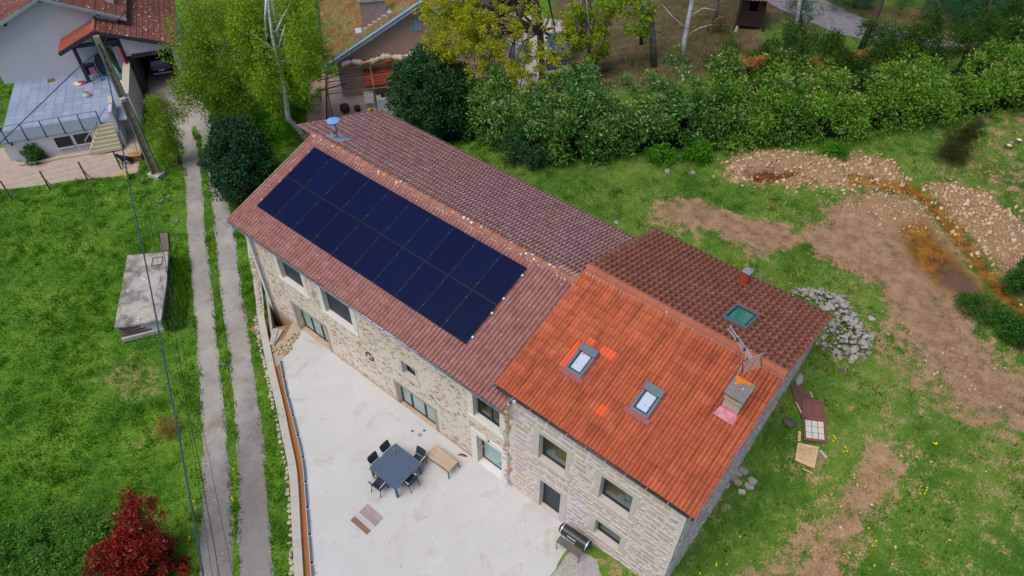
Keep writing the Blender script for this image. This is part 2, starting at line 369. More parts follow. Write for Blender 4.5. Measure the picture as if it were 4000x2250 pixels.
for q, a in ((((415, 370), (470, 360), (478, 520), (470, 620), (440, 560), (430, 450)), .5), (((505, 440), (560, 640), (575, 760), (555, 770), (525, 600)), .62), (((210, 960), (330, 880), (420, 900), (440, 1010), (300, 1020)), .55), (((260, 900), (330, 660), (350, 690), (290, 930)), .3), (((410, 1050), (450, 1040), (450, 1100), (410, 1100)), .8), (((320, 1080), (420, 1060), (430, 1130), (300, 1160)), .5), (((400, 1220), (470, 1230), (460, 1330), (400, 1300)), .45), (((690, 1260), (730, 1255), (725, 1320), (700, 1320)), .7), (((300, 630), (360, 640), (330, 700), (290, 720)), .35), (((1660, 1360), (1740, 1280), (1760, 1330), (1700, 1420)), .5)):
    mk['straw'] = np.maximum(mk['straw'], inv(dp(*q), .5)*a)
mk['straw'] = np.maximum(mk['straw'], mk['garden']*.32)
WO = np.array([-34.3, -2.5]); E1 = np.array([.52, .854]); E1 /= np.linalg.norm(E1); E2 = np.array([-E1[1], E1[0]])     # the white house's own axes
def WH(u, w, z=0.): q = WO+E1*u+E2*w; return np.array([q[0], q[1], z])
mk['yard'] = np.maximum(inv([WH(-6, -1.5), WH(5.2, -3.05), WH(6.8, -3.2), WH(6.9, 2), WH(-6, 2)], .12), inv(sp((560, 230), (640, 250), (760, 330), (800, 480), (720, 520), (620, 440), (560, 380)), .5)*.8)
mk['mulch'] = inv([p for p in CAPW]+[p+np.array([-.05, .06, 0]) for p in DRAIN[::-1]], .06)
hole = (sdist(X, Y, TERR) > .1) | (sdist(X, Y, PIT) > .0) | ((X > -14) & (X < 6.7) & (Y > .35) & (Y < 9.0))
nx, ny = len(xs), len(ys); idx = np.arange(nx*ny).reshape(ny, nx)
Q = np.stack([idx[:-1, :-1], idx[:-1, 1:], idx[1:, 1:], idx[1:, :-1]], -1).reshape(-1, 4)
hq = hole.ravel()[Q].all(1)
# rubble mounds and the dug trench
pin = sdist(X, Y, PIT) > 0; mk['deep'] = np.where(pin, 1., mk['deep'])
Zt = np.where(pin, -1.62, Zt)
Zt = Zt + np.where(pin, 0, 1)*mk['stony']*.5*ss(.2, .8, mk['stony'])*(.7+.3*np.sin(X*3.1)*np.sin(Y*2.7)) - np.where(pin, 0, mk['deep'])*.7 - ch*.12
gr = np_mesh('ground', np.stack([X, Y, Zt], -1).reshape(-1, 3), Q[~hq], GROUND, attrs={k: v.ravel() for k, v in mk.items()}, smooth=True)
tag(gr, 'sloping green and bare earth ground around the stone houses', 'ground', kind='structure')
from bisect import bisect
def gz(x, y):      # height of the built sheet, mounds included
    i = min(max(int(np.searchsorted(xs, x))-1, 0), nx-2); j = min(max(int(np.searchsorted(ys, y))-1, 0), ny-2)
    a = (x-xs[i])/(xs[i+1]-xs[i]); b = (y-ys[j])/(ys[j+1]-ys[j])
    return float((Zt[j, i]*(1-a)+Zt[j, i+1]*a)*(1-b)+(Zt[j+1, i]*(1-a)+Zt[j+1, i+1]*a)*b)
def gmask(name, x, y):
    i = np.clip(np.searchsorted(xs, x)-1, 0, nx-1); j = np.clip(np.searchsorted(ys, y)-1, 0, ny-1); return mk[name][j, i]

# ---- driveway: two wheel tracks
def drive_mat():
    m, n, b = base('driveway_gravel'); pos = n('NewGeometry').outputs['Position']
    vf = n.noise(pos, 45, 4, .75); mid = n.noise(pos, 1.6, 5, .6)
    lo = n.ramp(vf, [(lin('#86807a', .95), .3), (lin('#a8a29a', .95), .5), (lin('#c8c2b8', .95), .72)]); asp = n.ramp(vf, [(lin('#686562', .92), .3), (lin('#8a8682', .92), .5), (lin('#bab4ae', .95), .78)])
    sx = n('SeparateXYZ'); n.l.new(pos, sx.inputs[0])
    k = n.math('ADD', n.math('MULTIPLY', sx.outputs[0], .16), n.math('ADD', 2.05, n.math('MULTIPLY', n.math('SUBTRACT', mid, .5), 1.4)))
    c = n.mix(n.step(k, .1, .9), lo, asp)
    c = n.mix(n.math('MULTIPLY', n.step(mid, .52, .68), .6), c, lin('#8f7d6a')); big = n.noise(pos, .55, 4, .6); c = n.mix(.45, c, n.ramp(big, [((.3,)*3, .35), ((.7,)*3, .65)]), 'OVERLAY')
    n.l.new(c, b.inputs['Base Color']); b.inputs['Roughness'].default_value = .92
    bn = n('Bump', i_Strength=.5, i_Distance=.02); n.l.new(vf, bn.inputs['Height']); n.l.new(bn.outputs[0], b.inputs['Normal'])
    return m
DRIVE = drive_mat()
def track(Lp, Rp, seed):
    n = 240; A = resample(smooth(densify([G(*p)[:2] for p in Lp], 1.), 3), n); B = resample(smooth(densify([G(*p)[:2] for p in Rp], 1.), 3), n)
    r = np.random.default_rng(seed); ja = np.convolve(r.normal(0, .07, n+4), np.ones(5)/5, 'valid'); jb = np.convolve(r.normal(0, .07, n+4), np.ones(5)/5, 'valid')
    V = []; m = 7
    for i in range(n):
        for j in range(m):
            t = j/(m-1); t = -ja[i] if j == 0 else (1+jb[i] if j == m-1 else t)
            p = A[i]+(B[i]-A[i])*t; V.append((p[0], p[1], gz(p[0], p[1])+(.014 if 0 < j < m-1 else .004)-.02*abs(j-3)/3*0))
    q = [(i*m+j, i*m+j+1, (i+1)*m+j+1, (i+1)*m+j) for i in range(n-1) for j in range(m-1)]
    return V, q
Va, qa = track(L1, R1, 1); Vb, qb = track(L2, R2, 2)
dv = np_mesh('driveway', np.array(Va+Vb), np.array(qa+[tuple(i+len(Va) for i in f) for f in qb]), DRIVE, smooth=True)
tag(dv, 'two grey gravel wheel tracks of the driveway', 'driveway', kind='structure')
# asphalt lane at the back
ROADM = M('lane_asphalt', [lin('#77747a', .9), lin('#8a868c', .9), lin('#9c989a', .9)], 3, .9, .3, 60)
ra = smooth(densify(dp((1890, -30), (1930, 12), (2010, 48), (2110, 88), (2200, 108), (2320, 118), (2500, 132)), 1.), 3); rb = smooth(densify(dp((1960, -45), (2050, -8), (2100, 12), (2150, 40), (2220, 72), (2300, 92), (2420, 112), (2540, 122)), 1.), 3)
ra = resample(ra, 60); rb = resample(rb, 60); V = []
for a, b in zip(ra, rb):
    for t in (0, .33, .67, 1):
        p = a+(b-a)*t; V.append((p[0], p[1], gz(p[0], p[1])+.03))
q = [(i*4+j, (i+1)*4+j, (i+1)*4+j+1, i*4+j+1) for i in range(59) for j in range(3)]
tag(np_mesh('lane', np.array(V), np.array(q), ROADM, smooth=True), 'grey asphalt lane curving past the wooden hut', 'road', kind='structure')

# ---- terrace
def terrace_mat():
    m, n, b = base('terrace_concrete'); pos = n('NewGeometry').outputs['Position']
    a = n.noise(pos, .5, 5, .6); c2 = n.noise(pos, 3, 5, .6); vf = n.noise(pos, 90, 3, .6)
    c = n.ramp(a, [(lin('#c9c5be', .97), .3), (lin('#cac9c6', .97), .5), (lin('#d1cfca', .97), .7)])
    c = n.mix(n.math('MULTIPLY', n.step(n.noise(pos, .9, 6, .7, .6), .52, .7), .55), c, lin('#bbae98', .9))
    c = n.mix(n.math('MULTIPLY', n.step(c2, .6, .78), .35), c, lin('#9c9484', .8))
    c = n.mix(.12, c, n.ramp(vf, [(.2, .2, .2), (.8, .8, .8)]), 'OVERLAY')
    n.l.new(c, b.inputs['Base Color']); b.inputs['Roughness'].default_value = .75
    bn = n('Bump', i_Strength=.08, i_Distance=.01); n.l.new(vf, bn.inputs['Height']); n.l.new(bn.outputs[0], b.inputs['Normal'])
    return m
CONC = terrace_mat()
cx = sum(p[0] for p in TERR)/len(TERR)
te = MB().prism(TERR[::-1], -.3, 0).build('terrace', CONC); tag(te, 'pale poured concrete terrace in front of the stone houses', 'terrace', kind='structure')
# saw-cut joints of the slab: narrow recessed lines are shallow real strips
JO = M('joint_filler', [lin('#a9a49c'), lin('#bab4aa')], 5, .9)
for x_ in (.66, -5.62):
    MB().bb(x_-.006, x_+.006, -9.5 if x_ > 0 else -5.6, -.02, -.01, .0025).build('slab_joint', JO, te)
# ================================================================ THE TWO STONE HOUSES
LICH = (lin('#d9cfc6', .85), 5.5, .17, .35)
TILE_P = M('pink_tile', [lin('#7c524a', 1.1), lin('#946660', 1.1), lin('#a4766e', 1.1), lin('#b48c84', 1.1)], 3.0, .85, .25, 40, rand=.25, spots=((lin('#dcd2ca'), 7., .16, .22), (lin('#d8c8c0'), 13., .16, .12)), fine=.25)
TILE_PB = M('weathered_pink_tile', [lin('#8c645c', 1.4), lin('#a87c74', 1.4), lin('#b68c82', 1.4), lin('#c4a098', 1.4)], 2.2, .88, .25, 40, rand=.25, spots=((lin('#cfc6be'), 5., .17, .22), (lin('#dcd4cc'), 11., .16, .1)), fine=.3)
TILE_O = M('orange_tile', [lin('#8a4a32', 1.05), lin('#b05c3e', 1.05), lin('#c26a48', 1.05), lin('#cc7c58', 1.05)], 1.6, .82, .25, 40, rand=.28, spots=((lin('#e0d2c0'), 9., .1, .12), (lin('#d8902a'), 6., .12, .05)), fine=.25, wave=(lin('#744232'), 1.2, (0, 0, 0), .5, (5, .4, .4)))
TILE_R = M('dark_red_tile', [lin('#80503e', 1.3), lin('#985c48', 1.3), lin('#a66852', 1.3), lin('#b47c66', 1.3)], 1.6, .85, .25, 40, rand=.3, spots=((lin('#d8cec4'), 5., .1, .12),), fine=.25)
TILE_N = M('new_orange_tile', [lin('#e4643e', 1.05), lin('#ea7048', 1.05)], 6, .75, .1)
RIDGE_P = M('ridge_tile_old', [lin('#84564a'), lin('#a06e60'), lin('#96705e')], 4, .88, .3, 30, rand=.4, spots=((lin('#d6d0c0'), 5., .3, .35), (lin('#e08a1c'), 3.2, .22, .2)), fine=.3)
RIDGE_O = M('ridge_tile_orange', [lin('#9c5a46', 1), lin('#b46e54', 1)], 4, .82, .2, 30, rand=.4, spots=((lin('#d8d0c0'), 6., .16, .15),), fine=.2)
DECK = M('roof_deck', [lin('#3a2824'), lin('#4a322c')], 3, .95)
ZINC = M('zinc', [lin('#8c96a2'), lin('#a4aeba'), lin('#b8c0c8')], 6, .45, 0, spec=.5, metal=.6)
ZINC_D = M('dark_zinc', [lin('#4c5258'), lin('#666c72')], 6, .5, metal=.4)
ANTH = M('anthracite_frame', [lin('#20262e'), lin('#2c333c')], 5, .45, spec=.4)
SHUT = M('anthracite_shutter', [lin('#2c343c'), lin('#343d46')], 2, .55, spec=.4)
BAND = M('lime_surround', [lin('#dedacd', 1), lin('#e4e0d6', 1), lin('#d6cfc0', 1)], 2.5, .9, .15, 40)
MORT = M('mortar_line', [lin('#cfc8be'), lin('#a89c90')], 9, .95)
ORL = M('orange_lichen', [lin('#e08a14'), lin('#f09a1c')], 12, .9)
GL_DARK = glass('window_glass', (.03, .045, .05), .85)
GL_TEAL = M('curtained_glass', [lin('#86a39a'), lin('#9db8ae')], 1.2, .06, spec=.7)
GL_TEAL2 = M('door_glass', [lin('#7fa39e'), lin('#95b8b0')], .9, .06, spec=.7)
GL_SKY = M('skylight_glass', [lin('#a8b8cc'), lin('#c6d0dc')], .8, .05, spec=.8)
GL_GRN = M('skylight_green_glass', [lin('#2f6c5a'), lin('#3c8068')], .8, .06, spec=.7)
FLOOR_O = M('ochre_floor', [lin('#c89c58', 1.15), lin('#d8aa66', 1.15)], 3, .6); ROOMW = M('room_wall', [lin('#b8b4aa'), lin('#c8c4ba')], 1, .9)
WOOD_FL = M('oak_lintel', [lin('#8f857c'), lin('#b0a69c')], 2, .9)

def wall_purple():
    m, n, b = base('rubble_wall_cream'); pos = n('NewGeometry').outputs['Position']
    mp = n('Mapping'); n.l.new(pos, mp.inputs[0]); mp.inputs['Scale'].default_value = (2.4, 1., 6.); 
    wob = n('TexNoise', i_Scale=2.5, i_Detail=3.); n.l.new(mp.outputs[0], wob.inputs['Vector'])
    ad = n.mix(.22, (0, 0, 0), wob.outputs['Color'], 'MIX')
    va = n('VectorMath', operation='ADD'); n.l.new(mp.outputs[0], va.inputs[0]); n.l.new(wob.outputs['Color'], va.inputs[1])
    v = n('TexVoronoi', i_Scale=1.9); n.l.new(va.outputs[0], v.inputs['Vector'])
    sc = n('SeparateColor'); n.l.new(v.outputs['Color'], sc.inputs[0])
    big = n.noise(pos, .8, 4, .6); fin = n.noise(pos, 30, 4, .7)
    mort = n.ramp(big, [(lin('#dccfbe', 1), .35), (lin('#e4d8c9', 1), .5), (lin('#e0ceb6', 1), .65)])
    st = n.ramp(sc.outputs[0], [lin('#8f7a68', .9), lin('#b09a80', .9), lin('#bca88e', .9), lin('#a08468', .9), lin('#a8a094', .9)])
    k = n.math('MULTIPLY', n.math('SUBTRACT', 1., n.step(v.outputs['Distance'], .22, .42)), n.math('LESS_THAN', sc.outputs[1], .62))
    c = n.mix(n.math('MULTIPLY', k, .5), mort, st)
    c = n.mix(n.math('MULTIPLY', n.step(n.noise(pos, 1.7, 5, .65), .55, .72), .45), c, lin('#b89468'))
    sz = n('SeparateXYZ'); n.l.new(pos, sz.inputs[0])
    low = n.math('SUBTRACT', 1., n.step(n.math('ADD', sz.outputs[2], n.math('MULTIPLY', n.noise(pos, 2.2, 4, .6), .35)), .12, .5))
    c = n.mix(n.math('MULTIPLY', low, .75), c, lin('#a8845c'))
    c = n.mix(.3, c, n.ramp(fin, [((.1, .1, .1), .3), ((.9, .9, .9), .7)]), 'OVERLAY')
    n.l.new(c, b.inputs['Base Color']); b.inputs['Roughness'].default_value = .95
    h = n.math('ADD', n.math('MULTIPLY', k, .7), n.math('MULTIPLY', fin, .5)); bn = n('Bump', i_Strength=.6, i_Distance=.03); n.l.new(h, bn.inputs['Height']); n.l.new(bn.outputs[0], b.inputs['Normal'])
    return m
WALL_P = wall_purple()
WALL_O = M('pink_white_mortar', [lin('#d8cac4', 1), lin('#e0d4d0', 1), lin('#e4dad8', 1)], 3.5, .95, .5, 35, fine=.3)
WALL_G = M('grey_roughcast', [lin('#9c979a', 1.2), lin('#b2adb0', 1.2), lin('#bcb6b6', 1.2), lin('#8f8a8c', 1.2)], 3.0, .95, .9, 22, fine=.4, wave=(lin('#74706e'), 3., (0, 0, 0), .4, (1, 1, 3)))
STONE_P = M('brown_wall_stone', [lin('#8c7c70', 1), lin('#a88e74', 1), lin('#bca282', 1), lin('#b08c78', 1), lin('#a69e96', 1), lin('#c4b090', 1)], 5, .92, .5, 30, rand=.85, fine=.35)
STONE_O = M('grey_pink_wall_stone', [lin('#a89ea0', 1.15), lin('#c0b4aa', 1.15), lin('#c0a8a0', 1.15), lin('#b6b0b4', 1.15), lin('#c8b8a6', 1.15), lin('#baac9c', 1.15), lin('#ccc0ba', 1.15)], 5, .92, .5, 30, rand=.85, fine=.3)
DRESS = M('dressed_granite', [lin('#c6bab0', 1), lin('#d0c6bc', 1), lin('#c8beb6', 1)], 4, .92, .35, 45, rand=.4, fine=.3)

# ---- shapes of the roofs
PE_Y, PE_Z, PR_Y, PR_Z, PB_Y, PB_Z, PXL = -.35, 5.30, 4.52, 6.92, 9.29, 5.34, -14.23
_a = on_y(1956, 1514, -.06); _b = on_y(2716, 2029, -.06)
OE_Y, OE_Z = -.06, (_a[2]+_b[2])/2
OR_Y, OR_Z, OB_Y, OB_Z, OXL, OXR = 4.855, 7.504, 9.716, 5.863, .0, 7.205
class Slope:
    def __init__(s, x0, x1, y0, z0, y1, z1):        # eave at (y0,z0), ridge at (y1,z1)
        s.x0, s.x1 = x0, x1; s.e = np.array([0, y0, z0]); d = np.array([0, y1-y0, z1-z0]); s.L = np.linalg.norm(d); s.d = d/s.L
        s.n = np.array([0, -s.d[2]*np.sign(s.d[1]), abs(s.d[1])]); s.flip = s.d[1] < 0
    def at(s, x, t, h=0.): return np.array([x, 0, 0])+s.e+s.d*t+s.n*h
    def hit(s, u, v, h=0.):
        r = ray(u, v); q = s.e+s.n*h; k = ((q-CAM)@s.n)/(r@s.n); p = CAM+r*k; return p, p[0], float((p-s.e)@s.d)
    def frame(s, x, t, h=0.):          # x along the eave, y up the slope, z out of the roof
        p = s.at(x, t, h); X = np.array([1., 0, 0])*(-1 if s.flip else 1); Yv = s.d; Zv = s.n
        return Matrix(((X[0], Yv[0], Zv[0], p[0]), (X[1], Yv[1], Zv[1], p[1]), (X[2], Yv[2], Zv[2], p[2]), (0, 0, 0, 1)))
PF = Slope(PXL, .05, PE_Y, PE_Z, PR_Y, PR_Z); PK = Slope(PXL, .0, PB_Y, PB_Z, PR_Y, PR_Z)
OF = Slope(OXL, OXR, OE_Y, OE_Z, OR_Y, OR_Z); OK_ = Slope(OXL, OXR, OB_Y, OB_Z, OR_Y, OR_Z)

def tile_mesh(name, w, l, prof, lift=.028, lip=.03):
    """profile across the width, lower end lifted over the course below"""
    mb = MB(); n = len(prof)
    lo = [(a*w, -.02, h+lift) for a, h in prof]; up = [(a*w, l+.03, h+.004) for a, h in prof]; dn = [(a*w, -.02, h+lift-lip) for a, h in prof]
    mb.add(lo+up+dn, [(i, i+1, n+i+1, n+i) for i in range(n-1)]+[(2*n+i, 2*n+i+1, i+1, i) for i in range(n-1)])
    return mb
BARREL = [(-.02, .0), (.03, .036), (.14, .074), (.34, .086), (.52, .072), (.66, .03), (.74, .0), (1.0, -.004)]
FLATB = [(a, h*.8) for a, h in BARREL]
DOUBLE = [(-.01, .0), (.04, .03), (.12, .062), (.28, .068), (.4, .04), (.49, .0), (.54, .03), (.62, .062), (.78, .068), (.9, .036), (1.0, .0)]
def tile_roof(house, slope_list, label):
    """slope_list: (roof part, slope, tile width, tile length, profile, material, keep(x,t), special{(col,row):mat})"""
    items = []; protos = []
    for si, (roof, s, w, l, prof, mat, keep, special) in enumerate(slope_list):
        mb = tile_mesh('roof_tile', w, l, prof, *((.045, .055) if prof is DOUBLE else (.032, .036))); protos.append(mb)
        nc = int(math.ceil((s.x1-s.x0+.02)/w))+6; nr = int(math.ceil(s.L/l))
        r = np.random.default_rng(si+5)
        for j in range(nr):
            for i in range(nc):
                t = j*l; x = (s.x0+i*w) if not s.flip else (s.x1-i*w)
                xc = x+(w/2 if not s.flip else -w/2)
                if not keep(xc, t) or t+l*.6 > s.L+.05: continue
                m = s.frame(x, t, .012+r.uniform(-.004, .004)) @ rotm('Z', r.normal(0, .008)) @ rotm('X', r.normal(0, .006))
                m = m @ Matrix.Translation((0, r.normal(0, .006 if not s.flip else .014), 0))
                p = s.at(xc, t+l/2); items.append((float(np.linalg.norm(p-CAM)), si, m, special.get((i, j))))
    items.sort(key=lambda a: a[0])
    near = [a for a in items if a[3]]+[a for a in items if not a[3]]
    near, rest = near[:300], near[300:]
    mes = {}
    for dist, si, m, sp_ in near:
        roof, s, w, l, prof, mat, keep, special = slope_list[si]; key = (si, sp_.name if sp_ else '')
        if key not in mes:
            mes[key] = protos[si].mesh('roof_tile'); mes[key].materials.append(sp_ or mat)
        o = link('roof_tile', mes[key], None, roof); o.matrix_basis = _wm(roof).inverted() @ m
        if sp_: o['label'] = 'bright new orange replacement tile'
    V = []; Q = []; R = []; MI = []; n = 0
    for dist, si, m, sp_ in rest:
        a = np.array(protos[si].v); mm = np.array(m); V.append(a@mm[:3, :3].T+mm[:3, 3]); q = np.array(protos[si].f); Q.append(q+n); n += len(a)
        R += [random.random()]*len(q); MI += [si]*len(q)
    if V:
        o = np_mesh('roof_tiles_far', np.concatenate(V), np.concatenate(Q), None, house, rnd=R)
        for sl_ in slope_list: o.data.materials.append(sl_[5])
        o.data.polygons.foreach_set('material_index', np.array(MI, np.int32)); tag(o, label, kind='stuff')
def roof_deck(house, s, x0, x1, name='roof', under=.09):
    a, b, c, d = s.at(x0, 0), s.at(x1, 0), s.at(x1, s.L), s.at(x0, s.L); off = np.array([0, 0, -under])
    return MB().hexa([p+off for p in (a, b, c, d)], (a, b, c, d)).build(name, DECK, house)

# ---- walls with openings, and the pieces set in them
def wall_with_holes(x0, x1, z0, z1, y, th_, holes):
    mb = MB(); X_ = sorted({x0, x1, *[h[0] for h in holes], *[h[1] for h in holes]}); Z_ = sorted({z0, z1, *[h[2] for h in holes], *[h[3] for h in holes]})
    X_ = [a for a in X_ if x0 <= a <= x1]; Z_ = [a for a in Z_ if z0 <= a <= z1]
    solid = {}
    for i in range(len(X_)-1):
        for k in range(len(Z_)-1):
            xc, zc = (X_[i]+X_[i+1])/2, (Z_[k]+Z_[k+1])/2
            solid[i, k] = not any(h[0] < xc < h[1] and h[2] < zc < h[3] for h in holes)
    for (i, k), s_ in solid.items():
        if not s_: continue
        a, b, c, d = X_[i], X_[i+1], Z_[k], Z_[k+1]
        mb.quad((a, y, c), (b, y, c), (b, y, d), (a, y, d))
        if not solid.get((i-1, k), False): mb.quad((a, y+th_, c), (a, y, c), (a, y, d), (a, y+th_, d))
        if not solid.get((i+1, k), False): mb.quad((b, y, c), (b, y+th_, c), (b, y+th_, d), (b, y, d))
        if not solid.get((i, k-1), False): mb.quad((a, y+th_, c), (b, y+th_, c), (b, y, c), (a, y, c))
        if not solid.get((i, k+1), False): mb.quad((a, y, d), (b, y, d), (b, y+th_, d), (a, y+th_, d))
    return mb
def frame_boxes(x0, x1, z0, z1, y, w=.07, t=.06, bars=()):
    mb = MB(); mb.bb(x0, x1, y, y+t, z0, z0+w); mb.bb(x0, x1, y, y+t, z1-w, z1); mb.bb(x0, x0+w, y, y+t, z0+w, z1-w); mb.bb(x1-w, x1, y, y+t, z0+w, z1-w)
    for b in bars: mb.bb(b-w*.55, b+w*.55, y-.01, y+t, z0+w, z1-w)
    return mb
def opening(house, name, x0, x1, z0, z1, yf, rec, kind, bars=(), surround=None, pane=None, room=True, label=None):
    fr = frame_boxes(x0+.002, x1-.002, z0+.002, z1-.002, yf+rec, .06 if z1-z0 < 1.2 else .075, .06, bars).build(name, ANTH, house, bevel=.006)
    if label: fr['label'] = label
    ed = [x0+.06]+list(bars)+[x1-.06]
    for a, b in zip(ed, ed[1:]):
        MB().bb(a+.012, b-.012, yf+rec+.026, yf+rec+.034, z0+.065, z1-.065).build('pane', pane or GL_DARK, fr)
    if kind == 'shutter':
        MB().bb(x0+.003, x1-.003, yf+rec-.03, yf+rec-.005, z0+.01, z1-.01).build('shutter', SHUT, fr)
    if room:
        r = MB(); y0, y1 = yf+rec+.07, yf+rec+1.3; e = .25
        r.quad((x0-e, y0, z0-.12), (x1+e, y0, z0-.12), (x1+e, y1, z0-.12), (x0-e, y1, z0-.12)); fl = r.build('room_floor', FLOOR_O, fr)
        r = MB(); r.quad((x0-e, y1, z0-.3), (x1+e, y1, z0-.3), (x1+e, y1, z1+.2), (x0-e, y1, z1+.2)); r.quad((x0-e, y0, z0-.3), (x0-e, y1, z0-.3), (x0-e, y1, z1+.2), (x0-e, y0, z1+.2)); r.quad((x1+e, y1, z0-.3), (x1+e, y0, z0-.3), (x1+e, y0, z1+.2), (x1+e, y1, z1+.2)); r.build('room_wall', ROOMW, fr)
    if surround:
        mat, w, pr, sill = surround
        MB().bb(x0-w, x1+w, yf-pr, yf+.02, z1, z1+w*1.05).build('lintel', mat, fr, bevel=.01)
        if sill: MB().bb(x0-w*.9, x1+w*.9, yf-pr-.03, yf+rec+.002, z0-.16, z0+.007).build('sill', mat, fr, bevel=.01)
        for a, b in ((x0-w, x0), (x1, x1+w)):
            n = max(2, int((z1-z0)/.42)); zz = np.linspace(z0, z1, n+1)
            for k in range(n):
                j = (random.uniform(-.1, .04) if k % 2 else random.uniform(0, .1)) if mat is DRESS else random.uniform(-.03, .03)
                aa, bb_ = (a-j, b) if b == x0 else (a, b+j)
                MB().bb(aa, bb_, yf-pr-(.004*(k % 2)), yf+.02, zz[k]+.004, zz[k+1]-.004).build('jamb_stone', mat, fr, bevel=.008)
    return fr
def stone_meshes(n, k, mat, name='stone', sq=.62, ins=.8):
    out = []
    for i in range(k):
        r = np.random.default_rng(100+i); m = n; ang = np.sort(np.linspace(0, 2*math.pi, m, endpoint=False)+r.uniform(-.18, .18, m))
        def sup(a): c, s = math.cos(a), math.sin(a); e = sq; return np.array([abs(c)**e*np.sign(c), abs(s)**e*np.sign(s)])*.5
        P = np.array([sup(a)*(1+r.uniform(-.14, .04)) for a in ang])
        mb = MB(); back = [(p[0], .3, p[1]) for p in P]; mid = [(p[0]*.97, -.6, p[1]*.95) for p in P]; fr = [(p[0]*ins, -1-r.uniform(-.1, .1), p[1]*(ins-.04)) for p in P]
        mb.add(back+mid+fr, [(i, (i+1) % m, m+(i+1) % m, m+i) for i in range(m)]+[(m+i, m+(i+1) % m, 2*m+(i+1) % m, 2*m+i) for i in range(m)]+[tuple(range(2*m, 3*m))])
        me = mb.mesh(name); me.materials.append(mat); out.append(me)
    return out
def stones(wallobj, meshes, rects, y, depth):
    for (xc, zc, w, h, a) in rects:
        o = link('stone', random.choice(meshes), None, wallobj)
        m = Matrix.Translation((xc, y, zc)) @ rotm('Y', a) @ Matrix.Diagonal((w, depth*random.uniform(.6, 1.3), h, 1))
        o.matrix_basis = _wm(wallobj).inverted() @ m
def free(x, z, w, h, holes, pad):
    return not any(x+w/2 > H[0]-pad and x-w/2 < H[1]+pad and z+h/2 > H[2]-.17 and z-h/2 < H[3]+pad for H in holes)

# ================ farmhouse with the solar roof
FH = thing('stone_farmhouse', 'long cream stone farmhouse under a weathered pink tile roof with solar panels', 'house', (-6.9, 4.5, 0))
HP = [(-11.82, -10.3, 3.2, 4.8), (-9.09, -7.4, 3.0, 4.7), (-11.67, -9.62, .014, 1.68), (-4.76, -4.02, 2.5, 3.3), (-5.32, -3.24, .014, 1.42), (-1.1, .12, 3.08, 4.55), (-1.02, .18, .03, 1.9)]
wp = wall_with_holes(-13.95, .45, -1.7, 5.40, 0, .42, HP).build('wall', WALL_P, FH)
# side and rear walls
sw = MB()
for x in (-13.95,):
    P = [(x, .001, -1.7), (x, 9.1, -1.7), (x, 9.1, 5.2), (x, PR_Y, 6.78), (x, .001, 5.3)]
    sw.add(P+[(p[0]+.4, p[1], p[2]) for p in P], [(4, 3, 2, 1, 0), (5, 6, 7, 8, 9)]+[(i, (i+1) % 5, 5+(i+1) % 5, 5+i) for i in range(5)])
sw.bb(-13.9, .4, 8.7, 9.1, -.5, 5.25); sw.build('side_wall', WALL_P, FH)
rp = roof_deck(FH, PF, PXL, .05); rk = roof_deck(FH, PK, PXL, .0)
def keepP(x, t): return x < .0 or (x < .66 and t < .45)
tile_roof(FH, [(rp, PF, .165, .315, BARREL, TILE_P, keepP, {}), (rk, PK, .165, .36, FLATB, TILE_PB, lambda x, t: x < -.02, {})], 'mass of weathered pink roof tiles higher up the farmhouse roof')
for i in range(36):          # ridge
    x = PXL+.02+i*.392
    mb = MB(); prof = [(-.15, -.05), (-.12, .035), (-.06, .085), (0, .1), (.06, .085), (.12, .035), (.15, -.05)]; L = .41; d = .012 if i % 2 else 0.
    a = [(x-.0, PR_Y+y, PR_Z+.035+z) for y, z in prof]; b = [(x+L, PR_Y+y*1.06, PR_Z+.045+z*1.08+d) for y, z in prof]
    n = len(prof); mb.add(a+b, [(k, n+k, n+k+1, k+1) for k in range(n-1)]+[tuple(range(n)), tuple(range(2*n-1, n-1, -1))]).build('ridge_tile', RIDGE_P, rp)
mo = MB(); xx = PXL
while xx < -.2:
    w = random.uniform(.12, .5)
    if random.random() < .75: mo.box((xx+w/2, PR_Y-.165-random.uniform(0, .015), PR_Z+.0), (w, .035, .03), rotm('X', .3))
    xx += w+random.uniform(.0, .15)
mo.build('ridge_mortar', MORT, rp)
# gutter, brackets, downpipe
def gutter(house, x0, x1, y, z, dirn=-1, step=.62, mat=ZINC):
    mb = MB(); R = .062; prof = [(R*math.cos(a), R*math.sin(a)) for a in np.linspace(math.pi, 2*math.pi, 8)]; yc = y+dirn*R*.85
    ins = [(.85*a, .85*b) for a, b in prof]; n = len(prof)
    vs = [(x, yc+a, z+b) for x in (x0, x1) for a, b in prof]+[(x, yc+a, z+b) for x in (x0, x1) for a, b in ins]
    mb.add(vs, [(k, k+1, n+k+1, n+k) for k in range(n-1)]+[(2*n+k+1, 2*n+k, 3*n+k, 3*n+k+1) for k in range(n-1)]+[(k, 2*n+k, 2*n+k+1, k+1) for k in range(n-1)]+[(n+k, n+k+1, 3*n+k+1, 3*n+k) for k in range(n-1)])
    edge = yc+dirn*R
    mb.tube([(x0, edge, z+.004), (x1, edge, z+.004)], .012, 6)
    g = mb.build('gutter', mat, house, smooth=True)
    nb = int((x1-x0)/step)
    for k in range(nb+1):
        x = x0+.1+k*(x1-x0-.2)/nb
        MB().bar((x, y+.0*dirn, z+.028), (x, edge+dirn*.012, z+.02), .03, .012).build('gutter_bracket', ZINC, g)
    return g
gutter(FH, PXL-.03, .7, PE_Y+.02, PE_Z-.02); gutter(FH, PXL, -.1, PB_Y-.02, PB_Z-.03, 1, 1.2)
dpx = MB().tube([(-13.42, PE_Y-.02, 5.22), (-13.42, -.16, 5.0), (-13.42, -.09, 4.85), (-13.42, -.09, -1.45)], .05, 10).build('downpipe', ZINC, FH, smooth=True)
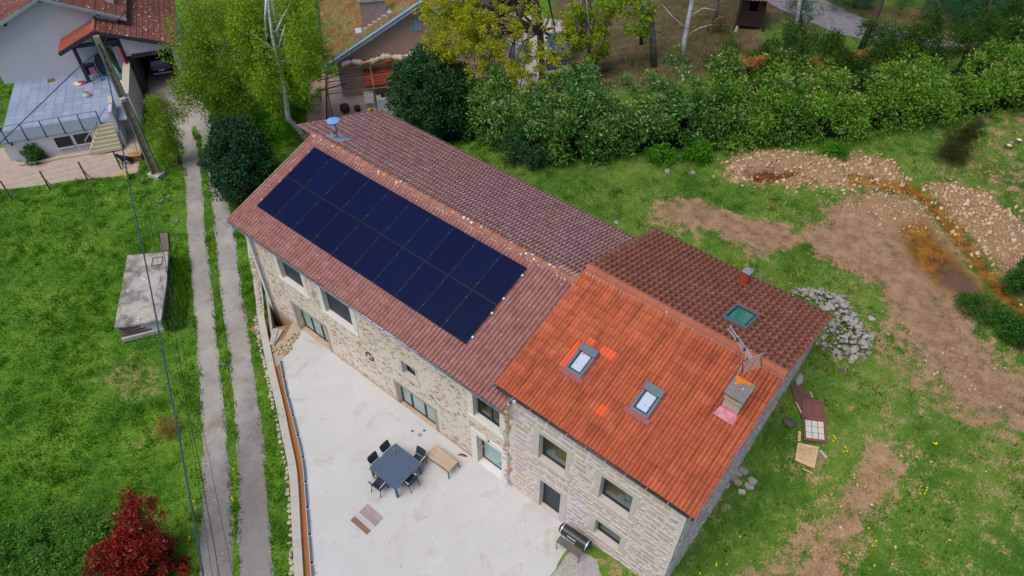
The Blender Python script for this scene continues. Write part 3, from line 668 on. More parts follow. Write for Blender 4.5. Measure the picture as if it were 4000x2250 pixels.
for z in (4.3, 2.6, .9): MB().lathe((-13.42, -.09, z), [(.056, 0), (.06, .01), (.06, .04), (.056, .05)], 12).build('pipe_clamp', ZINC, dpx)
# openings
SB = (BAND, .27, .03, True); SB2 = (BAND, .27, .03, False)
opening(FH, 'window', *HP[0], 0, .2, 'shutter', surround=SB, room=False, label='upper window with its dark shutter down, nearest the track')
opening(FH, 'window', *HP[1], 0, .2, 'shutter', surround=SB, room=False, label='wider upper window with its dark shutter down')
opening(FH, 'glazed_door', *HP[2], 0, .24, 'slide', bars=(-10.98, -10.3), surround=(WOOD_FL, .18, .02, False), pane=GL_TEAL)
opening(FH, 'window', *HP[3], 0, .2, 'w', surround=(DRESS, .15, .012, True), label='small square window above the wide glazed door')
opening(FH, 'glazed_door', *HP[4], 0, .16, 'slide', bars=(-4.72, -3.95), surround=(WOOD_FL, .16, .015, False), pane=GL_TEAL)
opening(FH, 'window', *HP[5], 0, .2, 'w', bars=(-.45,), surround=SB, label='two-pane upper window beside the roof joint')
dd = opening(FH, 'entrance_door', *HP[6], 0, .26, 'd', surround=SB2, pane=GL_TEAL2, label='pale green glazed entrance door')
MB().bb(-1.017, .177, -.03, .29, -.02, .045).build('threshold', BAND, dd, bevel=.01)
for dx in (0, .05):          # etched arcs on the door glass
    MB().tube([(-.28+dx+.22*math.sin(t), .275, .95+.62*math.cos(t)) for t in np.linspace(-.1, 3.0, 16)], .006, 4).build('glass_decor', ANTH, dd)
MB().lathe((-.93, .2, .9), [(.02, 0), (.028, .02), (.02, .1)], 8).build('door_handle', ZINC, dd)
# stones of the cream wall: larger ones stand proud of the render
rects = []; tries = 0
while len(rects) < 285 and tries < 9000:
    tries += 1
    w = random.choice((.1, .13, .16, .2, .27))*random.uniform(.8, 1.2); h = w*random.uniform(.28, .6); x = random.uniform(-13.7, .3); z = random.uniform(.05, 5.0)
    if not free(x, z, w, h, HP, .3) or any(abs(x-r[0]) < (w+r[2])/2*1.02 and abs(z-r[1]) < (h+r[3])/2*1.05 for r in rects): continue
    rects.append((x, z, w, h, random.uniform(-.15, .15)))
stones(wp, stone_meshes(8, 9, STONE_P), rects, 0, .016)
sm_ = stone_meshes(7, 3, STONE_P); V = []; Q3 = []; R3 = []; nn_ = 0      # the countless small chips pressed into the render
for k in range(1500):
    w = random.uniform(.05, .14); h = w*random.uniform(.25, .6); x = random.uniform(-13.8, .35); z = random.uniform(-.2, 5.15)
    if not free(x, z, w, h, HP, .28): continue
    me = random.choice(sm_); a = random.uniform(-.35, .35)
    for v in me.vertices: V.append((x+(v.co.x*math.cos(a)-v.co.z*math.sin(a)*.5)*w, v.co.y*.01, z+(v.co.z*math.cos(a))*h+v.co.x*math.sin(a)*w))
    Q3 += [(nn_+i, nn_+(i+1) % 7, nn_+7+(i+1) % 7, nn_+7+i) for i in range(7)]+[(nn_+7+i, nn_+7+(i+1) % 7, nn_+14+(i+1) % 7, nn_+14+i) for i in range(7)]+[(nn_+14, nn_+15, nn_+16, nn_+17), (nn_+14, nn_+17, nn_+18, nn_+20), (nn_+18, nn_+19, nn_+20, nn_+20)][:2]; R3 += [random.random()]*16; nn_ += 21
tag(np_mesh('small_stones', np.array(V), np.array(Q3), STONE_P, wp, rnd=R3), 'small stone chips pressed into the cream render', kind='stuff')

# ================ house with the orange roof
OH = thing('stone_house', 'tall stone house under a bright orange tile roof beside the farmhouse', 'house', (3.7, 4.5, 0))
HO = [(1.77, 2.86, 3.22, 4.72), (1.92, 2.8, .02, 1.92), (4.2, 5.32, 3.36, 4.77), (4.27, 5.26, .95, 1.97)]
OY = .05
OTOP = OE_Z+(.12)*.385
wo = wall_with_holes(.45, 6.98, -.8, OTOP, OY, .45, HO).build('wall', WALL_O, OH)
gw = MB(); x = 7.0; P = [(x-.0, OY+.001, -.8), (x, 9.45, -.8), (x, 9.45, OB_Z), (x, OR_Y, OR_Z-.06), (x, OY+.001, OTOP-.005)]
gw.add(P+[(p[0]-.45, p[1]+(.01 if i in (0, 4) else -.01), p[2]) for i, p in enumerate(P)], [(0, 1, 2, 3, 4), (9, 8, 7, 6, 5)]+[(i, 5+i, 5+(i+1) % 5, (i+1) % 5) for i in range(5)])
gw.build('gable_wall', WALL_G, OH)
MB().bb(.5, 6.5, 9.0, 9.44, 0, OB_Z-.1).build('rear_wall', WALL_G, OH)
MB().hexa([(.02, .3, 5.0), (.4, .3, 5.0), (.4, 9.4, 5.0), (.02, 9.4, 5.0)], [(.02, .3, OTOP+.1), (.4, .3, OTOP+.1), (.4, 4.85, 7.35), (.02, 4.85, 7.35)]).build('party_wall', WALL_G, OH)
ro = roof_deck(OH, OF, OXL, OXR); rr_ = roof_deck(OH, OK_, OXL, OXR)
def cr(s, w, l, u, v):
    p, x, t = s.hit(u, v); return (int((x-s.x0)/w), int(t/l))
TW, TL = .267, .335
spc = {}
for (u, v) in ((2340, 1605), (2248, 1385), (2228, 1412), (2268, 1352), (2380, 1370), (2375, 1385), (2560, 1518), (2265, 1340), (2300, 1345)):
    spc[cr(OF, TW, TL, u, v)] = TILE_N
SK1 = [(1900+a*.4142, 900+b*.4142) for a, b in ((900, 1068), (1062, 1160), (895, 1408), (748, 1308))]
SK2 = [(1900+a*.5865, 1400+b*.5865) for a, b in ((1068, 160), (1190, 232), (1078, 408), (953, 340))]
SK3 = [(2600+a*.345, 1150+b*.345) for a, b in ((800, 120), (1065, 255), (910, 408), (625, 255))]
def srect(s, pts):
    q = [s.hit(*p, .08) for p in pts]; xs_ = sorted(a[1] for a in q); ts = sorted(a[2] for a in q)
    return (xs_[0]+xs_[1])/2, (xs_[2]+xs_[3])/2, (ts[0]+ts[1])/2, (ts[2]+ts[3])/2
R1_, R2_, R3_ = srect(OF, SK1), srect(OF, SK2), srect(OK_, SK3)
def out(rs, pad=.0): return lambda x, t: all(not (r[0]-pad < x < r[1]+pad and r[2]-.3 < t < r[3]-.12) for r in rs)
k1 = k2 = lambda x, t: True
tile_roof(OH, [(ro, OF, TW, TL, DOUBLE, TILE_O, lambda x, t: OXL < x < OXR and k1(x, t), spc), (rr_, OK_, .215, .36, FLATB, TILE_R, lambda x, t: OXL < x < OXR and k2(x, t), {})], 'mass of roof tiles on the dark red rear slope and high on the orange slope')
for i in range(18):
    x0 = OXL+.01+i*.4; prof = [(-.17, -.06), (-.13, .03), (-.07, .08), (0, .1), (.07, .08), (.13, .03), (.17, -.06)]; n = 7
    a = [(x0, OR_Y+.02+y, OR_Z+.04+z) for y, z in prof]; b = [(x0+.42, OR_Y+.02+y*1.05, OR_Z+.05+z*1.08) for y, z in prof]
    MB().add(a+b, [(k, n+k, n+k+1, k+1) for k in range(n-1)]+[tuple(range(n)), tuple(range(2*n-1, n-1, -1))]).build('ridge_tile', RIDGE_O, ro)
fl = MB().bar((OXL+.02, OR_Y-.19, OR_Z-.0), (OXR, OR_Y-.19, OR_Z-.0), .05, .018).build('ridge_flashing', ZINC, ro)
x = OXL+.15
while x < OXR-.1:
    MB().add([(x-.035, OR_Y-.2, OR_Z+.005), (x+.035, OR_Y-.2, OR_Z+.005), (x+.018, OR_Y-.3, OR_Z-.03), (x-.018, OR_Y-.3, OR_Z-.03)]+[(x-.035, OR_Y-.2, OR_Z-.03), (x+.035, OR_Y-.2, OR_Z-.03), (x+.018, OR_Y-.3, OR_Z-.055), (x-.018, OR_Y-.3, OR_Z-.055)], [(0, 3, 2, 1), (0, 1, 5, 4), (2, 3, 7, 6), (1, 2, 6, 5), (3, 0, 4, 7)]).build('mortar_drip', MORT, fl); x += TW/2*random.uniform(.95, 1.05)
gutter(OH, OXL-.03, OXR, OE_Y+.02, OE_Z-.03, -1, .72, ZINC_D); gutter(OH, OXL, OXR, OB_Y-.02, OB_Z-.04, 1, 1.4)
# mortar joint where the orange verge meets the pink roof, with lichen
vm = MB()
for k in range(46):
    t = k/46*PF.L+.5
    if t > PF.L: break
    p = PF.at(.02+random.uniform(-.05, .03), t, .05); vm.box(p, (random.uniform(.06, .14), .11, .07), rotm('Z', random.uniform(-.5, .5)))
vm.build('verge_mortar', M('dirty_mortar', [lin('#7a6a62'), lin('#a89c92'), lin('#8a6a5c')], 14, .95, .5), OH)
MB().hexa([OF.at(OXR-.06, 0, -.02), OF.at(OXR+.02, 0, -.02), OF.at(OXR+.02, OF.L, -.02), OF.at(OXR-.06, OF.L, -.02)], [OF.at(OXR-.06, 0, .045), OF.at(OXR+.02, 0, .045), OF.at(OXR+.02, OF.L, .045), OF.at(OXR-.06, OF.L, .045)]).build('verge', TILE_O, OH)
MB().hexa([OK_.at(OXR-.08, 0, -.02), OK_.at(OXR+.02, 0, -.02), OK_.at(OXR+.02, OK_.L, -.02), OK_.at(OXR-.08, OK_.L, -.02)], [OK_.at(OXR-.08, 0, .05), OK_.at(OXR+.02, 0, .05), OK_.at(OXR+.02, OK_.L, .05), OK_.at(OXR-.08, OK_.L, .05)]).build('verge', TILE_R, OH)
MB().hexa([OK_.at(OXL-.05, 0, -.1), OK_.at(OXL+.12, 0, -.1), OK_.at(OXL+.12, OK_.L, -.1), OK_.at(OXL-.05, OK_.L, -.1)], [OK_.at(OXL-.05, 0, .05), OK_.at(OXL+.12, 0, .05), OK_.at(OXL+.12, OK_.L, .05), OK_.at(OXL-.05, OK_.L, .05)]).build('verge', M('grey_verge', [lin('#7a6c6c'), lin('#968a88')], 8, .9, .3), OH)
# brick dentils under the right verge
for k in range(22):
    p = OF.at(7.05, OF.L-.1-k*.088, -.12); MB().box(p, (.13, .045, .1)).build('dentil_brick', RIDGE_P, OH)
for H, k in zip(HO, range(4)):
    pn = {1: SHUT}.get(k)
    nm = 'door' if k == 1 else 'window'
    opening(OH, nm, *H, OY, .2, 'w', surround=(DRESS, .24, .02, True), pane=pn, room=k != 1, label={0: 'upper window next to the farmhouse', 1: 'plain anthracite door', 2: 'upper window with things on the floor inside', 3: 'small low window with toys behind the glass'}[k])
TOYB, TOYR, TOYY = (M(n_, [lin(c)], 2, .5) for n_, c in (('toy_blue', '#2f55d8'), ('toy_red', '#b02c3c'), ('toy_yellow', '#d8cc30')))
for (n_, c, r_, mt) in (('toy', (4.62, .62, 1.05), .17, TOYB), ('toy', (5.0, .62, 1.0), .13, TOYR), ('toy', (5.14, .6, .92), .07, TOYY)):
    pass
PAP = M('white_paper', [lin('#d8dce0', 1)], 3, .7)
for (x_, y_, w_, l_) in ((1.98, .5, .3, .25), (4.75, .55, .22, .2), (4.95, .75, .35, .25), (5.1, .45, .2, .3)):
    z_ = (HO[0] if x_ < 3.5 else HO[2])[2]-.118; tag(MB().box((x_, y_, z_+.05), (w_, l_, .1), rotm('Z', random.uniform(-.5, .5))).build('storage_box', PAP, bevel=.01), 'pale box on the floor behind the %s upper window' % ('left' if x_ < 3.5 else 'right'), 'box', 'boxes behind the upper windows')
for (c_, r_, mt, lb_) in (((4.62, .62, .95), .16, TOYB, 'round blue toy behind the small low window'), ((4.98, .6, .92), .12, TOYR, 'red toy behind the small low window'), ((5.14, .5, .9), .07, TOYY, 'small yellow toy behind the low window')):
    tag(MB().lathe(c_, [(r_*.6, -r_*.3), (r_, .0), (r_*.95, .08), (r_*.5, r_*.9), (.01, r_)], 12).build('toy', mt, smooth=True), lb_, 'toy')
stx = []
z = -.1
random.seed(3)
while z < OTOP-.1:
    hrow = random.uniform(.19, .31); x = .62+random.uniform(0, .15)
    while x < 6.85:
        w = random.choice((.22, .32, .42, .52, .62))*random.uniform(.85, 1.15); h = hrow*random.uniform(.85, 1.05)
        xc, zc = x+w/2, z+hrow/2+random.uniform(-.03, .03)
        if xc+w/2 < 6.92 and zc+h/2 < OTOP-.04 and free(xc, zc, w, h, HO, .27): stx.append((xc, zc, w*.98, h, random.uniform(-.06, .06)))
        x += w+random.uniform(.03, .06)
    z += hrow+random.uniform(.02, .04)
fill = []
for k in range(9000):
    sz = random.choice((.34, .26, .2, .14, .11)) if k < 5000 else random.choice((.16, .12, .09)); w = sz*random.uniform(.8, 1.2); h = w*random.uniform(.45, .75); x = random.uniform(.6, 6.88); z = random.uniform(-.1, OTOP-.12)
    if not free(x, z, w, h, HO, .255) or x+w/2 > 6.93: continue
    if any(abs(x-q[0]) < (w+q[2])/2+.018 and abs(z-q[1]) < (h+q[3])/2+.018 for q in stx+fill): continue
    fill.append((x, z, w, h, random.uniform(-.12, .12)))
random.shuffle(stx); more_st, stx = stx[290:]+fill, stx[:290]
stones(wo, stone_meshes(10, 9, STONE_O, sq=.42, ins=.9), stx, OY, .026)
def joined_stones(host, meshes, rects, place, depth, label, name, mat):
    V, Q, R, n = [], [], [], 0
    for (a_, b_, w, h, ang) in rects:
        me = random.choice(meshes); c, s = math.cos(ang), math.sin(ang); k = depth*random.uniform(.6, 1.3); m = len(me.vertices)//3; rr = random.random()
        for v in me.vertices:
            q, z = v.co.x*w, v.co.z*h; V.append(place(a_+q*c-z*s, b_+q*s+z*c, v.co.y*k))
        Q += [(n+i, n+(i+1) % m, n+m+(i+1) % m, n+m+i) for i in range(m)]+[(n+m+i, n+m+(i+1) % m, n+2*m+(i+1) % m, n+2*m+i) for i in range(m)]+[(n+2*m, n+2*m+i, n+2*m+i+1, n+2*m+i+2) for i in range(1, m-2, 2)]
        R += [rr]*(2*m+len(range(1, m-2, 2))); n += 3*m
    if V: tag(np_mesh(name, np.array(V), np.array(Q), mat, host, rnd=R), label, kind='stuff')
SO_ = stone_meshes(10, 9, STONE_O, sq=.42, ins=.9)
joined_stones(wo, SO_, more_st, lambda a, z, d: (a, OY+d, z), .026, 'remaining squared stones of the pale wall', 'more_stones', STONE_O)
STONE_G = M('grey_gable_stone', [lin('#8c888c', 1.2), lin('#a8a4a6', 1.2), lin('#b8b0ac', 1.2), lin('#9c948e', 1.2)], 5, .95, .5, 30, rand=.8, fine=.3)
gst = []; z = 0.
while z < 7.2:
    hrow = random.uniform(.16, .28); y = .15+random.uniform(0, .2)
    while y < 9.3:
        w = random.uniform(.18, .5)
        if z+hrow < min(OE_Z+(y+.06)*.385, OR_Z-(y+w-OR_Y)*.338)-.22: gst.append((y+w/2, z+hrow/2, w*.96, hrow*.95, random.uniform(-.08, .08)))
        y += w+random.uniform(.02, .06)
    z += hrow+.03
gwo = [o for o in OH.children if o.name.startswith('gable_wall')][0]
joined_stones(gwo, stone_meshes(9, 6, STONE_G, sq=.5, ins=.86), gst, lambda a, z, d: (7.0-d, a, z), .03, 'rough grey stones of the gable wall', 'gable_stones', STONE_G)
# joint of the two walls: ragged stones
for k in range(26):
    o = link('stone', random.choice(bpy.data.meshes[:0] or stone_meshes(8, 1, STONE_P)), None, wp)
    o.matrix_basis = _wm(wp).inverted() @ (Matrix.Translation((.42+random.uniform(-.12, .12), .03, .15+k*.2)) @ rotm('Y', random.uniform(-.4, .4)) @ Matrix.Diagonal((random.uniform(.14, .28), .07, random.uniform(.1, .17), 1)))

# ---- roof windows
SKF = M('skylight_frame', [lin('#56646f'), lin('#64737f')], 4, .4, spec=.4, metal=.2); FLASH = M('red_flashing', [lin('#8a4a4a'), lin('#a05a58')], 5, .6)
def skylight(house, s, R, glassm, box, nm, lab):
    x0, x1, t0, t1 = R; f = s.frame
    mb = MB(); w, hgt = .09, .17
    def B(a, b, c, d, h0, h1):
        P = [s.at(a, c, h0), s.at(b, c, h0), s.at(b, d, h0), s.at(a, d, h0)]; T = [s.at(a, c, h1), s.at(b, c, h1), s.at(b, d, h1), s.at(a, d, h1)]; mb.hexa(P, T)
    B(x0, x1, t0, t0+w, 0, hgt); B(x0, x1, t1-w, t1, 0, hgt); B(x0, x0+w, t0+w, t1-w, 0, hgt); B(x1-w, x1, t0+w, t1-w, 0, hgt)
    B(x0+w, x1-w, t0+w, t1-w, .03, .098)
    fr = mb.build('roof_window', SKF, house, bevel=.008); fr['label'] = lab
    if box:
        mb = MB(); B(x0-.01, x1+.01, t1-.26, t1+.02, hgt, hgt+.07); mb.build('blind_box', SKF, fr, bevel=.02)
    mb = MB(); B(x0+w, x1-w, t0+w, t1-w-(.17 if box else 0), .112, .122); mb.build('pane', glassm, fr)
    mb = MB()
    B(x0+w+.001, x0+w+.05, t0+w, t1-w, .1, .145); B(x1-w-.05, x1-w-.001, t0+w, t1-w, .1, .145); B(x0+w+.05, x1-w-.05, t0+w, t0+w+.05, .1, .145); B(x0+w+.05, x1-w-.05, t1-w-.05, t1-w, .1, .145); mb.build('sash', ANTH, fr)
    mb = MB()     # flashing apron, wavy lower edge over the tiles
    n = 14; up = [s.at(x0-.12+(x1-x0+.24)*i/n, t0-.0, .15) for i in range(n+1)]; lo = [s.at(x0-.12+(x1-x0+.24)*i/n, t0-.18-.02*math.cos(i*2.2), .132+.012*math.sin(i*2.4)) for i in range(n+1)]
    mb.add(up+lo, [(n+1+i, n+2+i, i+1, i) for i in range(n)]); mb.build('flashing', FLASH, fr)
skylight(OH, OF, R1_, GL_SKY, True, 'a', 'roof window nearer the pink roof'); skylight(OH, OF, R2_, GL_SKY, True, 'b', 'roof window nearer the concrete chimney'); skylight(OH, OK_, R3_, GL_GRN, False, 'c', 'greenish roof window on the dark red rear slope')
# ---- concrete chimney
p1, xa, t_a = OF.hit(2814, 1597); p2, xb, t_b = OF.hit(2876, 1631); yc = (p1[1]+p2[1])/2; zc = (p1[2]+p2[2])/2
cw = xb-xa; cdp = .62; CHB = M('chimney_block', [lin('#9c9284'), lin('#b5aa9a'), lin('#8c8276')], 6, .95, .4, fine=.3); CAPM = M('chimney_cap', [lin('#5c5a56'), lin('#86827c'), lin('#6c6864')], 9, .95, .6, 25, spots=((lin('#f08c0e', .9), 2.6, .52, .6), (lin('#c8c8bc'), 8., .25, .3)), fine=.4)
ch_ = MB().bb(xa, xb, yc, yc+cdp, zc-.1, zc+.3).build('chimney', CHB, OH); ch_['label'] = 'concrete block chimney with a lichen-spotted cap slab'
MB().bb(xa+.004, xb-.004, yc+.004, yc+cdp-.004, zc+.3, zc+.57).build('chimney_block', CHB, ch_)
MB().bb(xa-.03, xb+.03, yc-.03, yc+cdp+.03, zc+.57, zc+.66).build('chimney_collar', CHB, ch_, bevel=.01)
MB().bb(xa+.06, xb-.06, yc+.06, yc+cdp-.06, zc+.66, zc+.8).build('smoke_opening', M('opening_black', [lin('#17151a')], 2, .95), ch_)  # near-black block filling the gap under the cap slab
for a in (xa, xb-.1):
    for b in (yc, yc+cdp-.1): MB().bb(a, a+.1, b, b+.1, zc+.661, zc+.8).build('cap_pier', CHB, ch_)
MB().bb(xa-.07, xb+.07, yc-.08, yc+cdp+.08, zc+.8, zc+.9).build('cap_slab', CAPM, ch_, bevel=.02)
mb = MB(); q = [OF.at(xa-.1, t_a-.3, .135), OF.at(xb+.06, t_a-.3, .135), OF.at(xb+.03, t_a+.02, .15), OF.at(xa-.03, t_a+.02, .15)]; mb.sheet(q); mb.quad(OF.at(xa-.01, t_a+.02, .15), OF.at(xb+.01, t_a+.02, .15), (xb+.01, yc-.012, zc+.2), (xa-.01, yc-.012, zc+.2)); mb.build('flashing', M('pink_flashing', [lin('#a04450'), lin('#c0707a'), lin('#b8b0b0')], 5, .5, rand=0), ch_)
CHP = (xa, xb, yc, zc)
# ---- brick chimney on the rear slope
p, x, t = OK_.hit(2905, 1108); BRK = M('chimney_brick', [lin('#8a3c28'), lin('#a84c30'), lin('#b85c3a')], 9, .9, .4, rand=.5, fine=.3)
bc = MB().bb(x-.13, x+.13, p[1]-.13, p[1]+.13, p[2]-.1, p[2]+.62).build('brick_chimney', M('brick_mortar', [lin('#9a8478')], 5, .95), OH)
for k in range(8):
    zz = p[2]+.0+k*.078
    for sgn in (-1, 1):
        for j in (0, 1):
            MB().bb(x-.137+.138*j+(.03 if k % 2 else 0)*(0 if j else 0), x+.137-.138*(1-j)-.006, p[1]+sgn*.131-.012, p[1]+sgn*.131+.012, zz, zz+.066).build('brick', BRK, bc)
            MB().bb(x+sgn*.131-.012, x+sgn*.131+.012, p[1]-.117+.118*j, p[1]+.117-.118*(1-j)-.006, zz, zz+.066).build('brick', BRK, bc)
MB().bb(x-.16, x+.16, p[1]-.16, p[1]+.16, p[2]+.625, p[2]+.665).build('chimney_cap', ZINC, bc, bevel=.01)
MB().hexa([(x-.2, p[1]-.2, p[2]-.05), (x+.2, p[1]-.2, p[2]-.05), (x+.2, p[1]+.24, p[2]-.22), (x-.2, p[1]+.24, p[2]-.22)], [(x-.2, p[1]-.2, p[2]+.14), (x+.2, p[1]-.2, p[2]+.14), (x+.2, p[1]+.24, p[2]-.0), (x-.2, p[1]+.24, p[2]-.0)]).build('flashing', FLASH, bc)
# ---- steel flue on the farmhouse ridge
STEEL = M('polished_steel', [lin('#8a8078'), lin('#b8b4b0')], 3, .18, metal=1., spec=.5); BLUE = M('blue_cap', [lin('#5f94d8'), lin('#79aae6')], 3, .35)
p, x, t = PK.hit(1316, 548)
fu = MB().lathe((x, p[1], p[2]-.1), [(.095, 0), (.095, .95)], 18).build('flue', STEEL, FH, smooth=True); fu['label'] = 'steel flue with a flat blue cap beside the ridge'
MB().lathe((x, p[1], p[2]+.02), [(.16, 0), (.13, .05), (.1, .14)], 18).build('flue_collar', ZINC, fu, smooth=True)
MB().lathe((x, p[1], p[2]+.97), [(.05, -.12), (.27, .0), (.27, .02), (.02, .07)], 26).build('flue_cap', BLUE, fu)
MB().hexa([PK.at(x-.42, t-.42, .09), PK.at(x+.4, t-.42, .09), PK.at(x+.4, t+.3, .09), PK.at(x-.42, t+.3, .09)], [PK.at(x-.42, t-.42, .125), PK.at(x+.4, t-.42, .125), PK.at(x+.4, t+.3, .125), PK.at(x-.42, t+.3, .125)]).build('flashing', ZINC, fu)

# ---- solar panels
def pv_mat():
    m, n, b = base('solar_cells'); pos = n('NewGeometry').outputs['Position']; sx = n('SeparateXYZ'); n.l.new(pos, sx.inputs[0])
    w = n.math('ABSOLUTE', n.math('SUBTRACT', n.math('FRACT', n.math('MULTIPLY', sx.outputs[1], 18.)), .5))
    c = n.mix(n.math('MULTIPLY', n.step(w, .4, .5), .6), n.ramp(n('ObjectInfo').outputs['Random'], [(.0026, .0056, .032), (.003, .0064, .038), (.0034, .0074, .044)]), (.012, .022, .09))
    n.l.new(c, b.inputs['Base Color']); b.inputs['Roughness'].default_value = .3; b.inputs['Specular IOR Level'].default_value = .14
    return m
PV = pv_mat(); PVF = M('black_frame', [lin('#161b28'), lin('#202838')], 3, .4, spec=.4); CLAMPD = M('dark_clamp', [lin('#3c4c6c'), lin('#506080')], 4, .5); CLAMP = M('aluminium_clamp', [lin('#c4cad0'), lin('#dde2e6')], 4, .35, metal=.5)
ordn = ['first', 'second', 'third', 'fourth', 'fifth', 'sixth', 'seventh', 'eighth', 'ninth', 'tenth']
PW, PH = 1.142, 1.729*1.008; AX, AS = -13.469, 1.131
for j in range(2):
    for i in range(10):
        x0 = AX+i*1.154; t0 = AS+j*(PH+.012); h0, h1 = .125, .165
        e = thing('solar_panel', 'dark blue solar panel, %s from the flue end of the %s row' % (ordn[i], 'upper' if j else 'lower'), 'solar panel', PF.at(x0+PW/2, t0+PH/2, h0), group='solar panels on the farmhouse roof')
        mb = MB(); B4 = lambda a, b, c, d, g, h: mb.hexa([PF.at(a, c, g), PF.at(b, c, g), PF.at(b, d, g), PF.at(a, d, g)], [PF.at(a, c, h), PF.at(b, c, h), PF.at(b, d, h), PF.at(a, d, h)])
        w = .016; B4(x0, x0+PW, t0, t0+w, h0, h1); B4(x0, x0+PW, t0+PH-w, t0+PH, h0, h1); B4(x0, x0+w, t0+w, t0+PH-w, h0, h1); B4(x0+PW-w, x0+PW, t0+w, t0+PH-w, h0, h1); mb.build('frame', PVF, e)
        mb = MB(); B4(x0+w, x0+PW-w, t0+w, t0+PH-w, h1-.03, h1-.004); mb.build('cells', PV, e)
        mb = MB(); B4(x0+.1, x0+.14, t0+.3, t0+PH-.3, .05, h0); B4(x0+PW-.14, x0+PW-.1, t0+.3, t0+PH-.3, .05, h0); mb.build('mounting_rail', CLAMP, e)
        for tt in (t0+.33, t0+PH-.33):
            if i < 9: mb = MB(); B4(x0+PW-.002, x0+PW+.022, tt-.03, tt+.03, h1+.0, h1+.006); mb.build('clamp', CLAMPD, e)
            if i == 9: mb = MB(); B4(x0+PW+.002, x0+PW+.075, tt-.04, tt+.04, .06, h1+.004); mb.build('end_clamp', CLAMP, e)
            if i == 0: mb = MB(); B4(x0-.05, x0-.002, tt-.04, tt+.04, .06, h1+.004); mb.build('end_clamp', CLAMP, e)
# ================================================================ ON AND AROUND THE TERRACE
CONCG = M('grey_concrete', [lin('#8f8c86'), lin('#aaa69e'), lin('#bab6ac')], 3, .93, .4, fine=.3)
CAPC = M('coping_concrete', [lin('#bdb6aa', .9), lin('#c9c4ba', .9), lin('#b5ada0', .9)], 2, .9, .2, fine=.2)
RUB = M('rubble_stone', [lin('#8a8078'), lin('#b3a694'), lin('#c6b8a2'), lin('#9c9488')], 6, .95, .6, rand=.7, fine=.4)
OCH = M('ochre_stone', [lin('#a88658'), lin('#c0a070'), lin('#a89c90'), lin('#d0c0a8')], 6, .93, .5, rand=.8, fine=.3)
EARTH = M('pit_earth', [lin('#4a3c30'), lin('#5e4c3c')], 5, .98, .6)
def rock_mesh(seed, mat, name='stone', flat=.7, n=1):
    r = np.random.default_rng(seed); import bmesh
    bm = bmesh.new(); bmesh.ops.create_icosphere(bm, subdivisions=1, radius=.5)
    dirs = r.normal(size=(5, 3)); dirs /= np.linalg.norm(dirs, axis=1)[:, None]
    for v in bm.verts:
        p = np.array(v.co); k = 1+r.uniform(-.16, .12)
        for d in dirs:
            c = p@d
            if c > .3: p = p-d*(c-.3)*.75
        v.co = Vector(p*k*np.array([1, 1, flat]))
    me = bpy.data.meshes.new(name); bm.to_mesh(me); bm.free(); me.materials.append(mat); return me
def rock(mesh, name, parent, p, s, flat=1.):
    o = link(name, mesh, None, parent)
    m = Matrix.Translation(Vector(p)) @ rotm('Z', random.uniform(0, 6.3)) @ rotm('X', random.uniform(-.4, .4)) @ Matrix.Diagonal((s*random.uniform(.8, 1.3), s*random.uniform(.75, 1.1), s*flat*random.uniform(.7, 1.1), 1))
    o.matrix_basis = (_wm(parent).inverted() if parent else Matrix.Identity(4)) @ m
    return o
RM = [rock_mesh(i, RUB) for i in range(6)]; OM = [rock_mesh(20+i, OCH) for i in range(5)]

# retaining wall along the track: rubble face, concrete coping in lengths
rw = thing('retaining_wall', 'low rubble retaining wall with a pale concrete coping along the terrace', 'wall', CAPW[5]*np.array([1, 1, 0]))
cp = smooth(densify(CAPW, .4), 2); n = len(cp); seg = 0; s0 = 0; acc = 0
def offs(P, d):
    T = np.gradient(P[:, :2], axis=0); T /= np.linalg.norm(T, axis=1)[:, None]; N = np.stack([-T[:, 1], T[:, 0]], 1); Q = P.copy(); Q[:, :2] += N*d; return Q
inn, outl = offs(cp, .15), offs(cp, -.15)
if np.linalg.norm(inn[5, :2]-np.array([0, 0])) > np.linalg.norm(outl[5, :2]-np.array([0, 0])): inn, outl = outl, inn
i = 0
while i < n-1:
    j = min(n-1, i+random.choice((3, 4, 5)))
    for a in range(1):
        mb = MB(); k = j-i+1; A = inn[i:j+1].copy(); B = outl[i:j+1].copy()
        A[-1] -= (A[-1]-A[-2])*.02; B[-1] -= (B[-1]-B[-2])*.02
        vs = [(p[0], p[1], .12) for p in A]+[(p[0], p[1], .12) for p in B]+[(p[0], p[1], -.06) for p in A]+[(p[0], p[1], -.06) for p in B]
        fs = [(q, q+1, k+q+1, k+q) for q in range(k-1)]+[(2*k+q+1, 2*k+q, q, q+1) for q in range(k-1)]+[(k+q, k+q+1, 3*k+q+1, 3*k+q) for q in range(k-1)]+[(0, k, 3*k, 2*k), (k-1, 3*k-1, 4*k-1, 2*k-1)]
        mb.add(vs, fs).build('coping', CAPC, rw)
    i = j
ow = offs(cp, -.24 if np.allclose(outl, offs(cp, -.15)) else .24)
for p in densify(ow[:, :3], .17):
    rock(random.choice(RM), 'rubble', rw, (p[0]+random.uniform(-.05, .05), p[1]+random.uniform(-.05, .05), .02), random.uniform(.17, .27))
